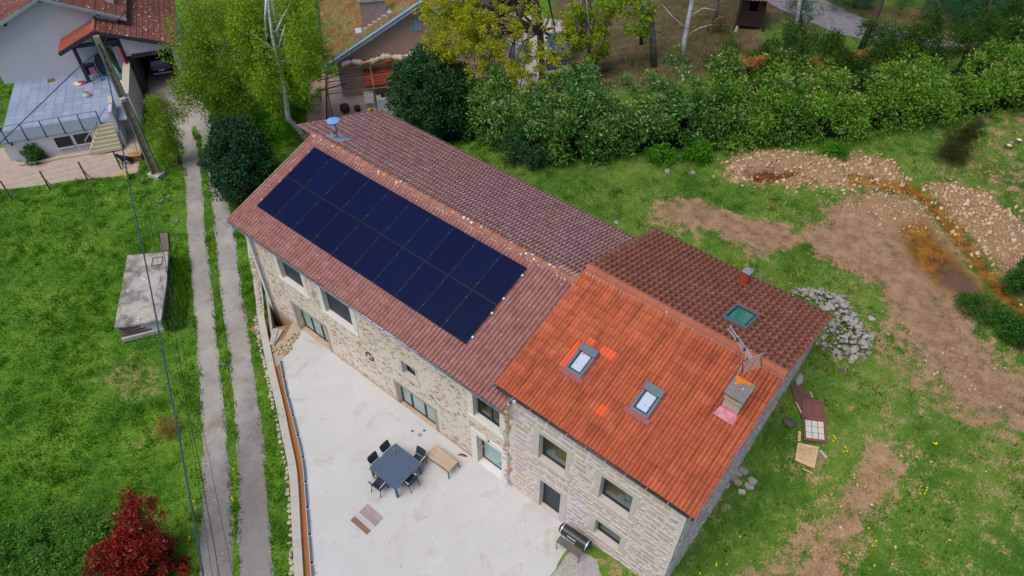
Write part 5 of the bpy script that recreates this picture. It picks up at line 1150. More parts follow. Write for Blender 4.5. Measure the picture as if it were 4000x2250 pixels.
# ================================================================ THE WHITE HOUSE, TOP LEFT
WHT = M('white_render', [lin('#c4c2c6', .9), lin('#cecdd2', .9)], .8, .92, .15, 60); TERT = M('terrace_tile', [lin('#7c88a0'), lin('#8e99ae'), lin('#9aa4b6')], 1.2, .55, rand=.6, spec=.35)
GROUT = M('tile_grout', [lin('#5c6474')], 3, .9); RAILG = M('rail_grey', [lin('#8a94a4'), lin('#9aa6b6')], 3, .45, metal=.3); PANEL = M('rail_panel', [lin('#98a4ba'), lin('#a6b2c4')], 1, .4, spec=.5)
CREAM = M('cream_stone', [lin('#c2b89c', .9), lin('#d0c6aa', .9)], 3, .9); TIMB = M('dark_timber', [lin('#2a3038'), lin('#363d46')], 4, .7)
T_W = M('red_brown_tile', [lin('#643c34', 1), lin('#784a40', 1), lin('#885a4e', 1)], 2, .85, .2, rand=.5, spots=((lin('#d0c8be'), 3.2, .2, .45), (lin('#c8c0b4'), 7., .2, .3))); T_W2 = M('orange_red_tile', [lin('#8c4834', .95), lin('#a45a44', .95)], 2, .85, .2, rand=.5)
DIMW = M('dim_interior', [lin('#3c3e44'), lin('#4a4c52')], 2, .9)
ew_ = math.atan2(E1[1], E1[0])
wh = thing('white_house', 'white rendered house with a raised blue-grey tiled terrace', 'house', WH(3, 5, 0), 0)
def q4(pts): return [WH(*p) for p in pts]
def wbox(u0, u1, w0, w1, z0, z1, nm, mat, par, bevel=0):
    return MB().hexa(q4([(u0, w0, z0), (u1, w0, z0), (u1, w1, z0), (u0, w1, z0)]), q4([(u0, w0, z1), (u1, w0, z1), (u1, w1, z1), (u0, w1, z1)])).build(nm, mat, par, bevel=bevel)
H1 = 1.5
wbox(0, 5.45, .12, .5, -.4, H1-.06, 'lower_wall', WHT, wh); wbox(-.0, .35, .5, 6.7, -.4, H1-.06, 'lower_wall', WHT, wh); wbox(5.5, 6.7, 1.4, 6.7, -.4, H1-.06, 'lower_wall', WHT, wh)
dk = wbox(0, 6.7, .1, 6.75, H1-.06, H1-.012, 'terrace_deck', GROUT, wh)
for i in range(13):
    for j in range(13):
        u0, w0 = .03+i*.512, .14+j*.505
        wbox(u0+.006, u0+.505, w0+.006, w0+.498, H1-.012, H1+.002*((i*7+j*3) % 2), 'floor_tile', TERT, dk)
# main gable wall and roof
APX = (3.55, 6.45); gz_ = lambda u: APX[1]-.46*abs(u-APX[0])
MB().add(q4([(-.5, 6.7, H1), (7, 6.7, H1), (7, 6.7, gz_(7)), (APX[0], 6.7, APX[1]), (-.5, 6.7, gz_(-.5))])+q4([(-.5, 7.1, H1), (7, 7.1, H1), (7, 7.1, gz_(7)), (APX[0], 7.1, APX[1]), (-.5, 7.1, gz_(-.5))]), [(0, 1, 2, 3, 4), (9, 8, 7, 6, 5)]+[(i, 5+i, 5+(i+1) % 5, (i+1) % 5) for i in range(5)]).build('gable_wall', WHT, wh)
def tiled(par, house, a, b, c, d, nu, nv, mat, nm='roof', limit=300):
    """a,b eave ends, c,d ridge ends (c over b): flat interlocking tiles as separate slabs"""
    a, b, c, d = map(np.array, (a, b, c, d)); nrm = np.cross(b-a, d-a); nrm /= np.linalg.norm(nrm); nrm = nrm if nrm[2] > 0 else -nrm
    deck = MB().hexa([p-nrm*.12 for p in (a, b, c, d)], [p-nrm*.02 for p in (a, b, c, d)]).build(nm, DECK, house)
    V, Q, R = [], [], []; n = 0; it = []
    P = lambda s, t: (a*(1-s)+b*s)*(1-t)+(d*(1-s)+c*s)*t
    for j in range(nv):
        for i in range(nu):
            s0, s1, t0, t1 = i/nu, (i+.97)/nu, j/nv, (j+1.12)/nv
            sm = (s0+s1)/2; B0 = [P(s0, t0), P(s1, t0), P(s1, t1), P(s0, t1)]; lift = [.045, .045, .012, .012]
            q = [p+nrm*l for p, l in zip(B0, lift)]; m1 = P(sm-.12/nu, t0)+nrm*.075; m2 = P(sm-.12/nu, t1)+nrm*.035; lo = [B0[0]+nrm*.0, B0[1]+nrm*.0]
            it.append((np.linalg.norm(B0[0]-CAM), [q[0], m1, q[1], q[2], m2, q[3], lo[0], lo[1]]))
    it.sort(key=lambda z: z[0]); F = [(0, 1, 4, 5), (1, 2, 3, 4), (6, 7, 2, 1), (6, 1, 0, 0)]
    F = [(0, 1, 4, 5), (1, 2, 3, 4), (6, 7, 2, 0)]
    for _, v in it[:limit]: MB().add(v, F).build('roof_tile', mat, deck)
    for _, v in it[limit:]: V += v; Q += [[n+k for k in f] for f in F]; R += [random.random()]*3; n += 8
    if V: tag(np_mesh('roof_tiles_far', np.array(V), np.array(Q), mat, deck, rnd=R), 'mass of roof tiles farther up', kind='stuff')
    return deck
tiled(wh, wh, WH(-1.4, 6.3, gz_(-1.4)), WH(-1.4, 13, gz_(-1.4)), WH(APX[0], 13, APX[1]+.1), WH(APX[0], 6.3, APX[1]+.1), 10, 8, T_W, limit=30)
tiled(wh, wh, WH(7.6, 13, gz_(7.6)), WH(7.6, 6.3, gz_(7.6)), WH(APX[0], 6.3, APX[1]+.1), WH(APX[0], 13, APX[1]+.1), 12, 8, T_W, limit=40)
for u0, u1 in ((-1.45, APX[0]), (7.65, APX[0])):
    MB().bar(WH(u0, 6.25, gz_(u0)+.0), WH(u1, 6.25, gz_(u1)+.0), .1, .16).build('verge_trim', ZINC, wh)
for u in (1.2, 3.55, 6.2): MB().box(WH(u, 6.55, gz_(u)-.2), (.16, .3, .14), rotm('Z', ew_)).build('purlin_end', TIMB, wh)
# porch + garage wing roof: ridge runs back
RU, RZ = 5.87, 4.72
lw = lambda u: RZ-.43*(RU-u); rwz = lambda u: RZ-.36*(u-RU)
tiled(wh, wh, WH(3.6, 6.68, lw(3.6)), WH(3.6, 4.95, lw(3.6)), WH(RU, 4.95, RZ), WH(RU, 6.68, RZ), 7, 9, T_W2, limit=70)
tiled(wh, wh, WH(10.1, 4.95, rwz(10.1)), WH(10.1, 12.5, rwz(10.1)), WH(RU, 12.5, RZ), WH(RU, 4.95, RZ), 26, 14, T_W, limit=190)
for k in range(8): MB().tube([WH(RU, 4.93+k*.3, RZ+.03), WH(RU, 5.24+k*.3, RZ+.05)], [.09, .11], 8).build('ridge_tile', RIDGE_O, wh)
MB().bar(WH(3.6, 4.9, lw(3.6)-.1), WH(RU, 4.9, RZ-.1), .06, .2).build('barge_board', TIMB, wh); MB().bar(WH(RU, 4.9, RZ-.1), WH(10.1, 4.9, rwz(10.1)-.1), .06, .16).build('barge_board', TIMB, wh)
wbox(4.3, 4.48, 5.25, 5.43, H1, lw(4.4)-.12, 'porch_post', TIMB, wh); MB().bar(WH(4.3, 5.35, lw(4.3)-.25), WH(7, 5.35, lw(4.3)-.25), .16, .18).build('tie_beam', TIMB, wh); MB().bar(WH(4.4, 5.35, 3.75), WH(4.4, 6.7, 3.75), .16, .18).build('plate_beam', TIMB, wh)
MB().bar(WH(5.85, 5.35, 3.8), WH(5.85, 5.35, 4.6), .12, .12).build('king_post', TIMB, wh)
# garage wing
GW = 5.3
def gp(u, z): return WH(u, GW, z)
mb = MB(); t_ = np.array([E2[0], E2[1], 0])*.3
for poly in ([(7.0, 2.75), (7.35, 2.75), (7.35, rwz(7.35)-.1), (7.0, rwz(7.0)-.1)], [(7.35, 2.85), (9.9, 2.85), (9.9, rwz(9.9)-.1), (7.35, rwz(7.35)-.1)], [(9.6, 0), (9.9, 0), (9.9, 2.85), (9.6, 2.85)]):
    P = [gp(*p) for p in poly]; mb.add(P+[p+t_ for p in P], [(0, 1, 2, 3), (7, 6, 5, 4)]+[(i, 4+i, 4+(i+1) % 4, (i+1) % 4) for i in range(4)])
mb.build('garage_wall', WHT, wh)
wbox(9.6, 9.9, 5.6, 12, 0, rwz(9.9)-.1, 'garage_side_wall', WHT, wh); wbox(7.05, 7.3, 5.6, 12, 0, 3.6, 'garage_side_wall', DIMW, wh); wbox(7.3, 9.6, 11.6, 11.9, 0, 3.4, 'garage_rear_wall', DIMW, wh); wbox(7.3, 9.6, 5.4, 11.6, 2.95, 3.05, 'garage_ceiling', DIMW, wh)
wbox(7.3, 9.6, 5.24, 5.29, 2.6, 2.86, 'garage_door_edge', TIMB, wh)
wbox(7.3, 9.62, 5.2, 11.6, -.02, .02, 'garage_floor', CONCG, wh)
for u in (8.2, 9.4): MB().box(WH(u, 5.1, rwz(u)-.2), (.14, .3, .12), rotm('Z', ew_)).build('purlin_end', TIMB, wh)
# parapet with cream coping, terrace door, curtains
wbox(6.72, 7.02, 1.4, 5.28, -.3, 2.35, 'parapet_wall', WHT, wh); wbox(6.66, 7.08, 1.36, 5.28, 2.36, 2.42, 'parapet_coping', CREAM, wh, .01)
wbox(5.45, 6.95, 5.9, 6.2, H1, 4.2, 'porch_rear_wall', DIMW, wh)
dg_ = wbox(5.55, 6.35, 5.86, 5.9, H1+.05, 3.4, 'patio_door', M('green_dark_glass', [lin('#24381c'), lin('#3a4a2c')], 2, .1, spec=.6), wh)
CUR = M('grey_curtain', [lin('#a8a6b4'), lin('#c0bec8')], 2, .9, wave=(lin('#70707c'), 2, (0, 0, 0), .6, (14, 14, .3))); REDC = M('red_cloth', [lin('#c01c2c'), lin('#d02434')], 3, .8)
mb = MB(); nn = 14
pts = [WH(6.42+.4*i/nn, 5.2+.06*math.sin(i*2.4), 0) for i in range(nn+1)]; mb.add([(p[0], p[1], 3.5) for p in pts]+[(p[0], p[1], H1+.3) for p in pts], [(i, i+1, nn+2+i, nn+1+i) for i in range(nn)])
tag(mb.build('curtain', CUR), 'hanging grey striped curtain under the red porch', 'curtain'); wbox(6.86, 6.9, 4.95, 5.2, 2.3, 3.4, 'red_towel', REDC, None); o = bpy.data.objects['red_towel']; tag(o, 'red cloth hanging beside the grey curtain', 'cloth')
# railing: posts, panels, hand rail
rl = thing('terrace_railing', 'grey panel railing along the front of the tiled terrace', 'railing', WH(2.6, .2, H1))
NP = 7; us = np.linspace(-.6, 5.3, NP)
for i, u in enumerate(us):
    MB().bar(WH(u, .06, H1-.25), WH(u, .12, 2.32), .05, .05).build('post', TIMB, rl)
    if i < NP-1: wbox(u+.04, us[i+1]-.04, .05, .075, H1-.15, 1.98, 'panel', PANEL, rl); MB().bar(WH(u+.02, .07, 2.0), WH(us[i+1]-.02, .07, 2.0), .02, .02).build('mid_rail', RAILG, rl)
MB().bar(WH(-.7, .1, 2.33), WH(5.35, .1, 2.33), .05, .04).build('hand_rail', RAILG, rl)
# stairs with cheek wall
st = thing('outside_stair', 'flight of cream stone steps up to the tiled terrace', 'stair', WH(5.1, -.1, 0))
for k in range(7):
    a = k/6; u0 = 4.15+.95*a; wbox(u0, 5.92, -.55+.62*a*.9, .55, k*.21, k*.21+.205, 'step', CREAM, st, .008)
wbox(5.93, 6.12, -.1, 1.6, -.3, 2.25, 'cheek_wall', WHT, st); wbox(5.9, 6.15, .75, 1.62, 2.26, 2.32, 'coping', CREAM, st)
MB().bar(WH(4.25, -.5, .95), WH(5.75, .5, 2.2), .05, .05).build('hand_rail', RAILG, st); MB().bar(WH(4.25, -.5, 0), WH(4.25, -.5, .95), .04, .04).build('newel', RAILG, st)
# low windows with bars
for k, (u0, u1) in enumerate(((2.6, 3.42), (3.62, 4.45))):
    w = MB().hexa(q4([(u0, .1, .45), (u1, .1, .45), (u1, .16, .45), (u0, .16, .45)]), q4([(u0, .1, 1.08), (u1, .1, 1.08), (u1, .16, 1.08), (u0, .16, 1.08)])).build('window', M('dark_pane%d' % k, [lin('#1c2026'), lin('#32383e')], 3, .15, spec=.5), wh)
    wbox(u0-.03, u1+.03, .02, .2, .38, .44, 'sill', WHT, w)
    for i in range(7): MB().bar(WH(u0+.06+i*(u1-u0-.12)/6, .05, .47), WH(u0+.06+i*(u1-u0-.12)/6, .05, 1.06), .014, .014).build('window_bar', TIMB, w)
    for z in (.6, .95): MB().bar(WH(u0, .05, z), WH(u1, .05, z), .014, .014).build('window_bar', TIMB, w)
    for a, b in ((u0-.001, u0+.05), (u1-.05, u1+.001)): wbox(a, b, .075, .12, .46, 1.07, 'frame', TIMB, w)
lp2 = WH(.55, .05, 1.25); la = thing('wall_lantern', 'small black lantern on the white lower wall', 'lantern', lp2); MB().lathe(lp2+np.array([.05, -.05, 0]), [(.03, -.12), (.06, -.05), (.06, .05), (.02, .1)], 8).build('lantern_body', BLK, la); MB().bar(lp2, lp2+np.array([.06, -.06, .12]), .02, .02).build('bracket', BLK, la)
# kerb of the planting bed
for a, b in (((.5, -.3), (4.1, -.42)), ((.1, .1), (.5, -.3))): o = MB().bar(WH(*a, .05), WH(*b, .05), .1, .12).build('bed_kerb', CREAM, wh)
# chimneys
MB().hexa(q4([(6.6, 8.0, 4.0), (7.0, 8.0, 4.0), (7.0, 8.4, 4.0), (6.6, 8.4, 4.0)]), q4([(6.6, 8.0, 6.9), (7.0, 8.0, 6.9), (7.0, 8.4, 6.9), (6.6, 8.4, 6.9)])).build('chimney', ROOMW, wh); wbox(6.5, 7.1, 7.9, 8.5, 4.25, 4.5, 'flashing', CONCG, wh)
MB().tube([WH(.6, 7.3, gz_(.6)), WH(.6, 7.3, gz_(.6)+1.6)], .14, 12).build('chimney', ZINC, wh); wbox(.35, .85, 7.05, 7.55, gz_(.6)-.1, gz_(.6)+.15, 'flashing', CONCG, wh)
# things on the terrace
PINK, LIME, BLU, GRN2, MAG = (M(n_, [lin(c)], 3, .6) for n_, c in (('pink_plastic', '#c486b0'), ('lime_cloth', '#ccd48c'), ('blue_plastic', '#2c78d8'), ('mint_fabric', '#86c49c'), ('magenta_cloth', '#b02860')))
def wthing(name, label, cat, u, w, z, rz=0.): return thing(name, label, cat, WH(u, w, z), ew_+rz)
e = wthing('toy_chair', 'small pink plastic chair by the porch post', 'chair', 4.75, 5.75, H1, .3)
MB().box((0, 0, .28), (.32, .32, .03)).build('seat', PINK, e, local=True, bevel=.01); MB().box((0, .16, .45), (.32, .03, .34)).build('backrest', PINK, e, local=True, bevel=.01)
for a in (-1, 1):
    for b in (-1, 1): MB().bar((a*.13, b*.13, .27), (a*.17, b*.17, 0), .03, .03).build('leg', LIME, e, local=True)
    MB().box((a*.16, 0, .4), (.03, .28, .03)).build('armrest', PINK, e, local=True)
e = wthing('storage_rack', 'dark wooden rack against the white wall under the porch', 'rack', 4.6, 6.35, H1)
for k in range(4): MB().box((0, 0, .1+k*.17), (1.0, .36, .03)).build('shelf', TIMB, e, local=True)
for a in (-1, 1): MB().box((a*.49, 0, .38), (.03, .36, .76)).build('side', TIMB, e, local=True)
for (c, u, w, lb, nm) in ((LIME, 3.75, 5.2, 'folded lime cushion on the terrace tiles', 'cushion'), (MAG, 4.0, 5.25, 'magenta cloth bundle on the terrace tiles', 'cloth_bundle'), (LIME, 6.15, 4.55, 'lime cushion lying near the electricity pole', 'cushion')):
    e = wthing(nm, lb, nm.replace('_', ' '), u, w, H1, random.uniform(0, 3)); MB().add([(.3*math.cos(t)*k, .17*math.sin(t)*k, z) for k, z in ((1, .02), (1.06, .06), (.8, .12)) for t in np.linspace(0, 6.28, 10, endpoint=False)], [(i, (i+1) % 10, 10+(i+1) % 10, 10+i) for i in range(10)]+[(10+i, 10+(i+1) % 10, 20+(i+1) % 10, 20+i) for i in range(10)]+[tuple(range(20, 30))]).build('padding', c, e, local=True, smooth=True); MB().box((.1, 0, .13), (.16, .2, .02)).build('fold', c, e, local=True)
e = wthing('toy_spade', 'blue plastic toy spade on the terrace tiles', 'toy', 4.95, 5.2, H1, .6); MB().tube([(-.35, 0, .03), (.1, 0, .03)], .015, 6).build('handle', CAPC, e, local=True); MB().box((.22, 0, .04), (.26, .2, .03)).build('blade', BLU, e, local=True, bevel=.02); MB().box((-.38, 0, .03), (.05, .14, .03)).build('grip', BLU, e, local=True)
e = wthing('trampoline', 'tipped-up round trampoline with grey rim under the porch', 'trampoline', 5.35, 5.75, H1); MB().tube([(.35*math.cos(t), .1*math.cos(t)*0+.15*math.sin(t), .75+.72*math.sin(t)) for t in np.linspace(0, 2*math.pi, 28)], .025, 6).build('rim', RAILG, e, local=True); MB().add([(.33*math.cos(t), .15*math.sin(t), .75+.68*math.sin(t)) for t in np.linspace(0, 2*math.pi, 24, endpoint=False)], [tuple(range(24))]).build('mat', BLK, e, local=True)
e = wthing('folded_parasol', 'folded mint green parasol leaning by the porch', 'parasol', 6.2, 5.0, H1); MB().tube([(-.35, .35, 1.6), (-.1, .1, .6), (0, 0, .15)], [.03, .16, .13], 10).build('canopy', GRN2, e, local=True, smooth=True); MB().tube([(-.37, .37, 1.7), (.03, -.03, 0)], .02, 6).build('pole', RAILG, e, local=True)
e = wthing('rubble_sack', 'white sack lying alone on the terrace tiles', 'sack', 4.39, 3.48, H1, .4); MB().add([(.24*k*math.cos(t)*(1+.1*math.sin(3*t)), .17*k*math.sin(t), z) for k, z in ((.9, 0), (1.05, .1), (.8, .22), (.3, .27), (.45, .36)) for t in np.linspace(0, 6.28, 10, endpoint=False)], [(j*10+i, j*10+(i+1) % 10, (j+1)*10+(i+1) % 10, (j+1)*10+i) for j in range(4) for i in range(10)]).build('sack_body', CAPC, e, local=True, smooth=True); MB().box((.1, 0, .3), (.18, .1, .06), rotm('Y', .5)).build('sack_mouth', CAPC, e, local=True)
e = wthing('door_mat', 'small brown square grate at the foot of the white gable wall', 'grate', 2.15, 6.25, H1+.004, .1)
for k in range(8): MB().box((0, -.2+k*.057, .01), (.42, .045, .02)).build('mat_slat', RUST, e, local=True)
# ---- car builder
CARG = M('car_glass', [lin('#11161c'), lin('#1c232b')], 2, .05, spec=.8); TYRE = M('tyre', [lin('#15161a')], 2, .85); CHR = M('car_silver', [lin('#b8bcc2')], 2, .3, metal=.6); TL_ = M('tail_light', [lin('#c01818')], 2, .3); PLATE = M('number_plate', [lin('#dcdcd8')], 2, .6)
def car(name, label, loc, rz, paint, sc=1., bumper=None):
    e = thing(name, label, 'car', loc, rz); Wd, S = .86*sc, sc
    prof = [(-2.05, .35), (-2.08, .75), (-1.95, 1.02), (-1.75, 1.42), (-1.4, 1.56), (.1, 1.55), (.85, 1.08), (1.75, .92), (2.05, .7), (2.05, .35)]      # side outline, rear at -x
    n = len(prof)
    def ring(w, k): return [(x*S, w*(1 if z < 1.1 else .82)*(.93 if abs(x) > 1.9 else 1), z*S) for x, z in prof]
    L, R = ring(-Wd, 0), ring(Wd, 0)
    mb = MB(); mb.add(L+R, [tuple(range(n)), tuple(range(2*n-1, n-1, -1))]+[(i, n+i, n+(i+1) % n, (i+1) % n) for i in range(n)]); b = mb.build('body', paint, e, local=True, bevel=.06*sc)
    y = Wd*.72
    MB().quad((-1.97*S, -y, 1.06*S), (-1.97*S, y, 1.06*S), (-1.79*S, y*.9, 1.4*S), (-1.79*S, -y*.9, 1.4*S)).build('rear_window', CARG, e, local=True)
    MB().quad((.84*S, -y, 1.12*S), (.84*S, y, 1.12*S), (.16*S, y*.9, 1.53*S), (.16*S, -y*.9, 1.53*S)).build('windscreen', CARG, e, local=True)
    for s in (-1, 1):
        MB().quad((-1.55*S, s*(Wd*.86+.02), 1.12*S), (.62*S, s*(Wd*.88+.02), 1.12*S), (.1*S, s*(Wd*.83), 1.48*S), (-1.4*S, s*(Wd*.83), 1.48*S)).build('side_window', CARG, e, local=True)
        MB().box((-2.07*S, s*Wd*.8, .88*S), (.06, .16*S, .2*S)).build('tail_light', TL_, e, local=True, bevel=.01); MB().box((2.0*S, s*Wd*.76, .75*S), (.1, .24*S, .14*S)).build('headlight', CHR, e, local=True, bevel=.02)
        MB().box((.72*S, s*(Wd+.07), 1.08*S), (.12, .14, .12)).build('wing_mirror', paint, e, local=True, bevel=.02)
        for x in (-1.3, 1.3):
            w = MB().tube([(x*S, s*(Wd-.2), .33*S), (x*S, s*(Wd+.01), .33*S)], .33*S, 18).build('wheel', TYRE, e, local=True); MB().tube([(x*S, s*(Wd), .33*S), (x*S, s*(Wd+.015), .33*S)], .2*S, 14).build('rim', CHR, w, local=True)
    MB().box((-2.1*S, 0, .45*S), (.1, Wd*1.7, .14*S)).build('rear_bumper', bumper or paint, e, local=True, bevel=.03); MB().box((-2.11*S, 0, .72*S), (.02, .5*S, .12*S)).build('number_plate', PLATE, e, local=True)
    return e
car('parked_car', 'dark blue car with a silver bumper parked in the garage', WH(8.35, 8.9, .02), ew_+math.pi/2, M('navy_paint', [lin('#141a28'), lin('#1c2436')], 2, .2, spec=.6), .82, CHR)

# ================================================================ THE PINK HOUSE WITH THE MOSSY ROOF
NO = np.array([-24.37, 14.53]); ND = np.array([.61076552, .79181152]); NN = np.array([-ND[1], ND[0]]); NG = .3
def NH(u, w, z=0.): q = NO+ND*u+NN*w; return np.array([q[0], q[1], z])
nyaw = math.atan2(ND[1], ND[0])
PINKW = M('pink_render', [lin('#a4847a'), lin('#b4948a'), lin('#ac8a80')], .9, .92, .25, 50); FASC = M('pale_blue_fascia', [lin('#a8b4c8'), lin('#b8c2d2')], 1, .6)
MOSS = M('mossy_tile', [lin('#9c5238', 1), lin('#66592f', 1), lin('#8c5c3c', 1), lin('#79733f', 1), lin('#847c4c', 1), lin('#70442f', 1)], .7, .95, .5, 25, rand=.35, spots=((lin('#b4ac86'), 4., .22, .4), (lin('#4c4a28'), 6., .3, .4)), contrast=2.4); MOSS2 = M('orange_mossy_tile', [lin('#b84c34'), lin('#a85a3a'), lin('#7c7444'), lin('#c05c40')], .6, .95, .4, rand=.4)
nh = thing('pink_house', 'pink rendered house with a moss-covered tile roof behind the birch', 'house', NH(4.8, 3, NG))
nz = lambda u: 6.0-.555*abs(u-4.82)
pts = [(-.6, NG-.3), (10.2, NG-.3), (10.2, nz(10.2)), (4.82, 6.0), (-.6, nz(-.6))]
MB().add([NH(u, 0, z-(.1 if i > 1 else 0)) for i, (u, z) in enumerate(pts)]+[NH(u, .4, z-(.1 if i > 1 else 0)) for i, (u, z) in enumerate(pts)], [(0, 1, 2, 3, 4), (9, 8, 7, 6, 5)]+[(i, 5+i, 5+(i+1) % 5, (i+1) % 5) for i in range(5)]).build('gable_wall', PINKW, nh)
MB().hexa([NH(-.6, .4, 0), NH(-.2, .4, 0), NH(-.2, 9, 0), NH(-.6, 9, 0)], [NH(-.6, .4, 2.6), NH(-.2, .4, 2.6), NH(-.2, 9, 2.6), NH(-.6, 9, 2.6)]).build('side_wall', PINKW, nh)
tiled(nh, nh, NH(-1.3, 9.5, nz(-1.3)), NH(-1.3, -.35, nz(-1.3)), NH(4.82, -.35, 6.0), NH(4.82, 9.5, 6.0), 30, 22, MOSS, limit=240)
tiled(nh, nh, NH(10.9, -.35, nz(10.9)), NH(10.9, 9.5, nz(10.9)), NH(4.82, 9.5, 6.0), NH(4.82, -.35, 6.0), 12, 10, MOSS2, limit=40)
for u in (-1.35, 10.95): MB().bar(NH(u, -.38, nz(u)-.02), NH(4.82, -.38, 5.98), .06, .24).build('verge_board', FASC, nh); MB().bar(NH(u, -.36, nz(u)+.12), NH(4.82, -.36, 6.12), .22, .03).build('verge_cap', M('blue_verge', [lin('#6f94cc'), lin('#86a6d4')], 1, .5) if u < 0 else FASC, nh)
for u in (.2, 1.7, 3.2, 4.8, 6.5): MB().box(NH(u, -.2, nz(u)-.22), (.18, .3, .12), rotm('Z', nyaw)).build('purlin_end', CAPC, nh)
MB().bar(NH(-1.42, -.3, nz(-1.3)-.05), NH(-1.42, 9.4, nz(-1.3)-.05), .12, .1).build('gutter', TIMB, nh)
# chimney on its roof
p = np.array(bp(1250+880*.194, 630*.194, 4.0)); du = float((p[:2]-NO)@ND); dw = float((p[:2]-NO)@NN); CH2 = M('pink_chimney', [lin('#8f7c74'), lin('#a8928a'), lin('#6c5e58')], 1.6, .95, .3)
zb = nz(du); t0 = .5
for it in range(30):
    P3 = bp(1250+880*.194, 625*.194, zb); du = float((P3[:2]-NO)@ND); dw = float((P3[:2]-NO)@NN); zb += .5*(nz(du)-zb)
def nbox(u0, u1, w0, w1, z0, z1, nm, mat, par, bevel=0): return MB().hexa([NH(u0, w0, z0), NH(u1, w0, z0), NH(u1, w1, z0), NH(u0, w1, z0)], [NH(u0, w0, z1), NH(u1, w0, z1), NH(u1, w1, z1), NH(u0, w1, z1)]).build(nm, mat, par, bevel=bevel)
c2 = nbox(du, du+1.5, dw, dw+.6, zb-.3, zb+1.75, 'chimney', CH2, nh); c2['label'] = 'wide pink rendered chimney with an extra flue stack'
nbox(du-.08, du+1.58, dw-.08, dw+.68, zb+1.75, zb+1.95, 'chimney_cap', CONCG, c2, .02); nbox(du+.0, du+.55, dw+.1, dw+.5, zb+2.0, zb+2.1, 'flue_cover', T_W2, c2); nbox(du+.85, du+1.25, dw+.1, dw+.5, zb+1.96, zb+3.0, 'flue_stack', CH2, c2)
for a, b in ((du-.5, du-.02), (du+1.52, du+1.8)): nbox(a, b, dw-.15, dw+.5, nz((a+b)/2)+.02-.1, nz((a+b)/2)+.14, 'flashing', FASC, c2)
for k in range(5): nbox(du+k*.3, du+k*.3+.3, dw-.1, dw-.001, nz(du+k*.3)+.0, nz(du+k*.3)+.2, 'step_flashing', FASC, c2)
# upper window, veranda: door, red lean-to roof, awning, pergola frame
w = nbox(4.1, 4.75, -.03, .02, 4.15, 4.95, 'window', M('pale_window', [lin('#7c8ca8'), lin('#98a4b4')], 2, .2, spec=.5), nh)
for u in (4.1, 4.42, 4.72): nbox(u, u+.05, -.06, -.031, 4.15, 4.95, 'window_frame', CAPC, w)
nbox(2.3, 3.4, -.04, .0, NG, 1.25, 'garden_door', M('dark_door', [lin('#1c1e20'), lin('#2c2c2c')], 2, .5), nh)
lt = MB().hexa([NH(.9, -1.0, 1.35), NH(3.9, -1.0, 1.35), NH(3.9, -.002, 1.95), NH(.9, -.002, 1.95)], [NH(.9, -1.0, 1.4), NH(3.9, -1.0, 1.4), NH(3.9, -.002, 2.0), NH(.9, -.002, 2.0)]).build('lean_to_roof', DECK, nh)
LT = M('lean_to_tile', [lin('#8c3c2a'), lin('#a44a34')], 3, .85, rand=.6)
for i in range(13):
    for j in range(3):
        u0, u1 = .92+i*.228, .92+i*.228+.215; w0, w1 = -1.02+j*.34, -1.02+j*.34+.36; z = lambda w_: 1.42+(w_+1.0)*.6
        MB().hexa([NH(u0, w0, z(w0)+.01), NH(u1, w0, z(w0)+.01), NH(u1, w1, z(w1)-.01), NH(u0, w1, z(w1)-.01)], [NH(u0, w0, z(w0)+.05), NH(u1, w0, z(w0)+.05), NH(u1, w1, z(w1)+.02), NH(u0, w1, z(w1)+.02)]).build('roof_tile', LT, lt)
aw = thing('rolled_awning', 'sagging cream and orange rolled awning on the pink gable', 'awning', NH(2, -.3, 2.5)); AWM = M('awning_cream', [lin('#c2b49c'), lin('#d6cab6'), lin('#b5a080')], 1.6, .9, .4, 8); AWO = M('awning_orange', [lin('#c84c20')], 3, .85)
ns = 40; rings = []
mb = MB(); nr = 8; V = []
for i in range(ns+1):
    u = -.35+4.75*i/ns; zc_ = 2.62+.12*math.sin(i*.35)+.2*(i/ns); rr = .16+.05*math.sin(i*.9)+.04*math.sin(i*2.1)
    V += [NH(u, -.25+math.cos(a)*rr*.9, zc_+math.sin(a)*rr*1.1+.03*math.sin(i*1.7+a*2)) for a in np.linspace(0, 2*math.pi, nr, endpoint=False)]
mb.add(V, [(i*nr+k, (i+1)*nr+k, (i+1)*nr+(k+1) % nr, i*nr+(k+1) % nr) for i in range(ns) for k in range(nr)]); mb.build('cloth_roll', AWM, aw, smooth=True)
for u in (1.1, 2.5, 4.1): MB().tube([NH(u-.35, -.4, 2.58), NH(u, -.43, 2.66), NH(u+.4, -.42, 2.7)], [.02, .07, .02], 8).build('lining_fold', AWO, aw, smooth=True)
MB().bar(NH(-.4, -.42, 2.42), NH(4.4, -.42, 2.6), .05, .05).build('roller_bar', RUST, aw)
pg = thing('pergola_frame', 'rusty bare tubular pergola frame over the pink house patio', 'pergola', NH(1, -1.5, NG)); RPI = M('rusty_pipe', [lin('#5a4238'), lin('#8c7464'), lin('#a89080')], 3, .8)
for k, u in enumerate((-1.35, 1.35, 3.3)):
    MB().bar(NH(u, -2.75, 2.2), NH(u, -.1, 2.42), .05, .05).build('rafter', RPI, pg); MB().bar(NH(u, -2.75, NG), NH(u, -2.75, 2.2), .05, .05).build('post', RPI, pg)
for w_ in (-2.75, -1.4): MB().bar(NH(-1.4, w_, 2.22-.0*w_), NH(3.5, w_, 2.24+.08*(w_+2.75)), .045, .045).build('purlin', RPI, pg)
for k in range(7): MB().bar(NH(-1.35, -2.5+k*.33, 2.24+.02*k), NH(3.4, -2.5+k*.33, 2.26+.02*k), .014, .014).build('wire', TIMB, pg)
for k in range(2): MB().bar(NH(-1.9, -1.9+1.2*k, 2.0), NH(-.2, -1.9+1.2*k, 2.3), .05, .05).build('side_rail', TIMB, pg)
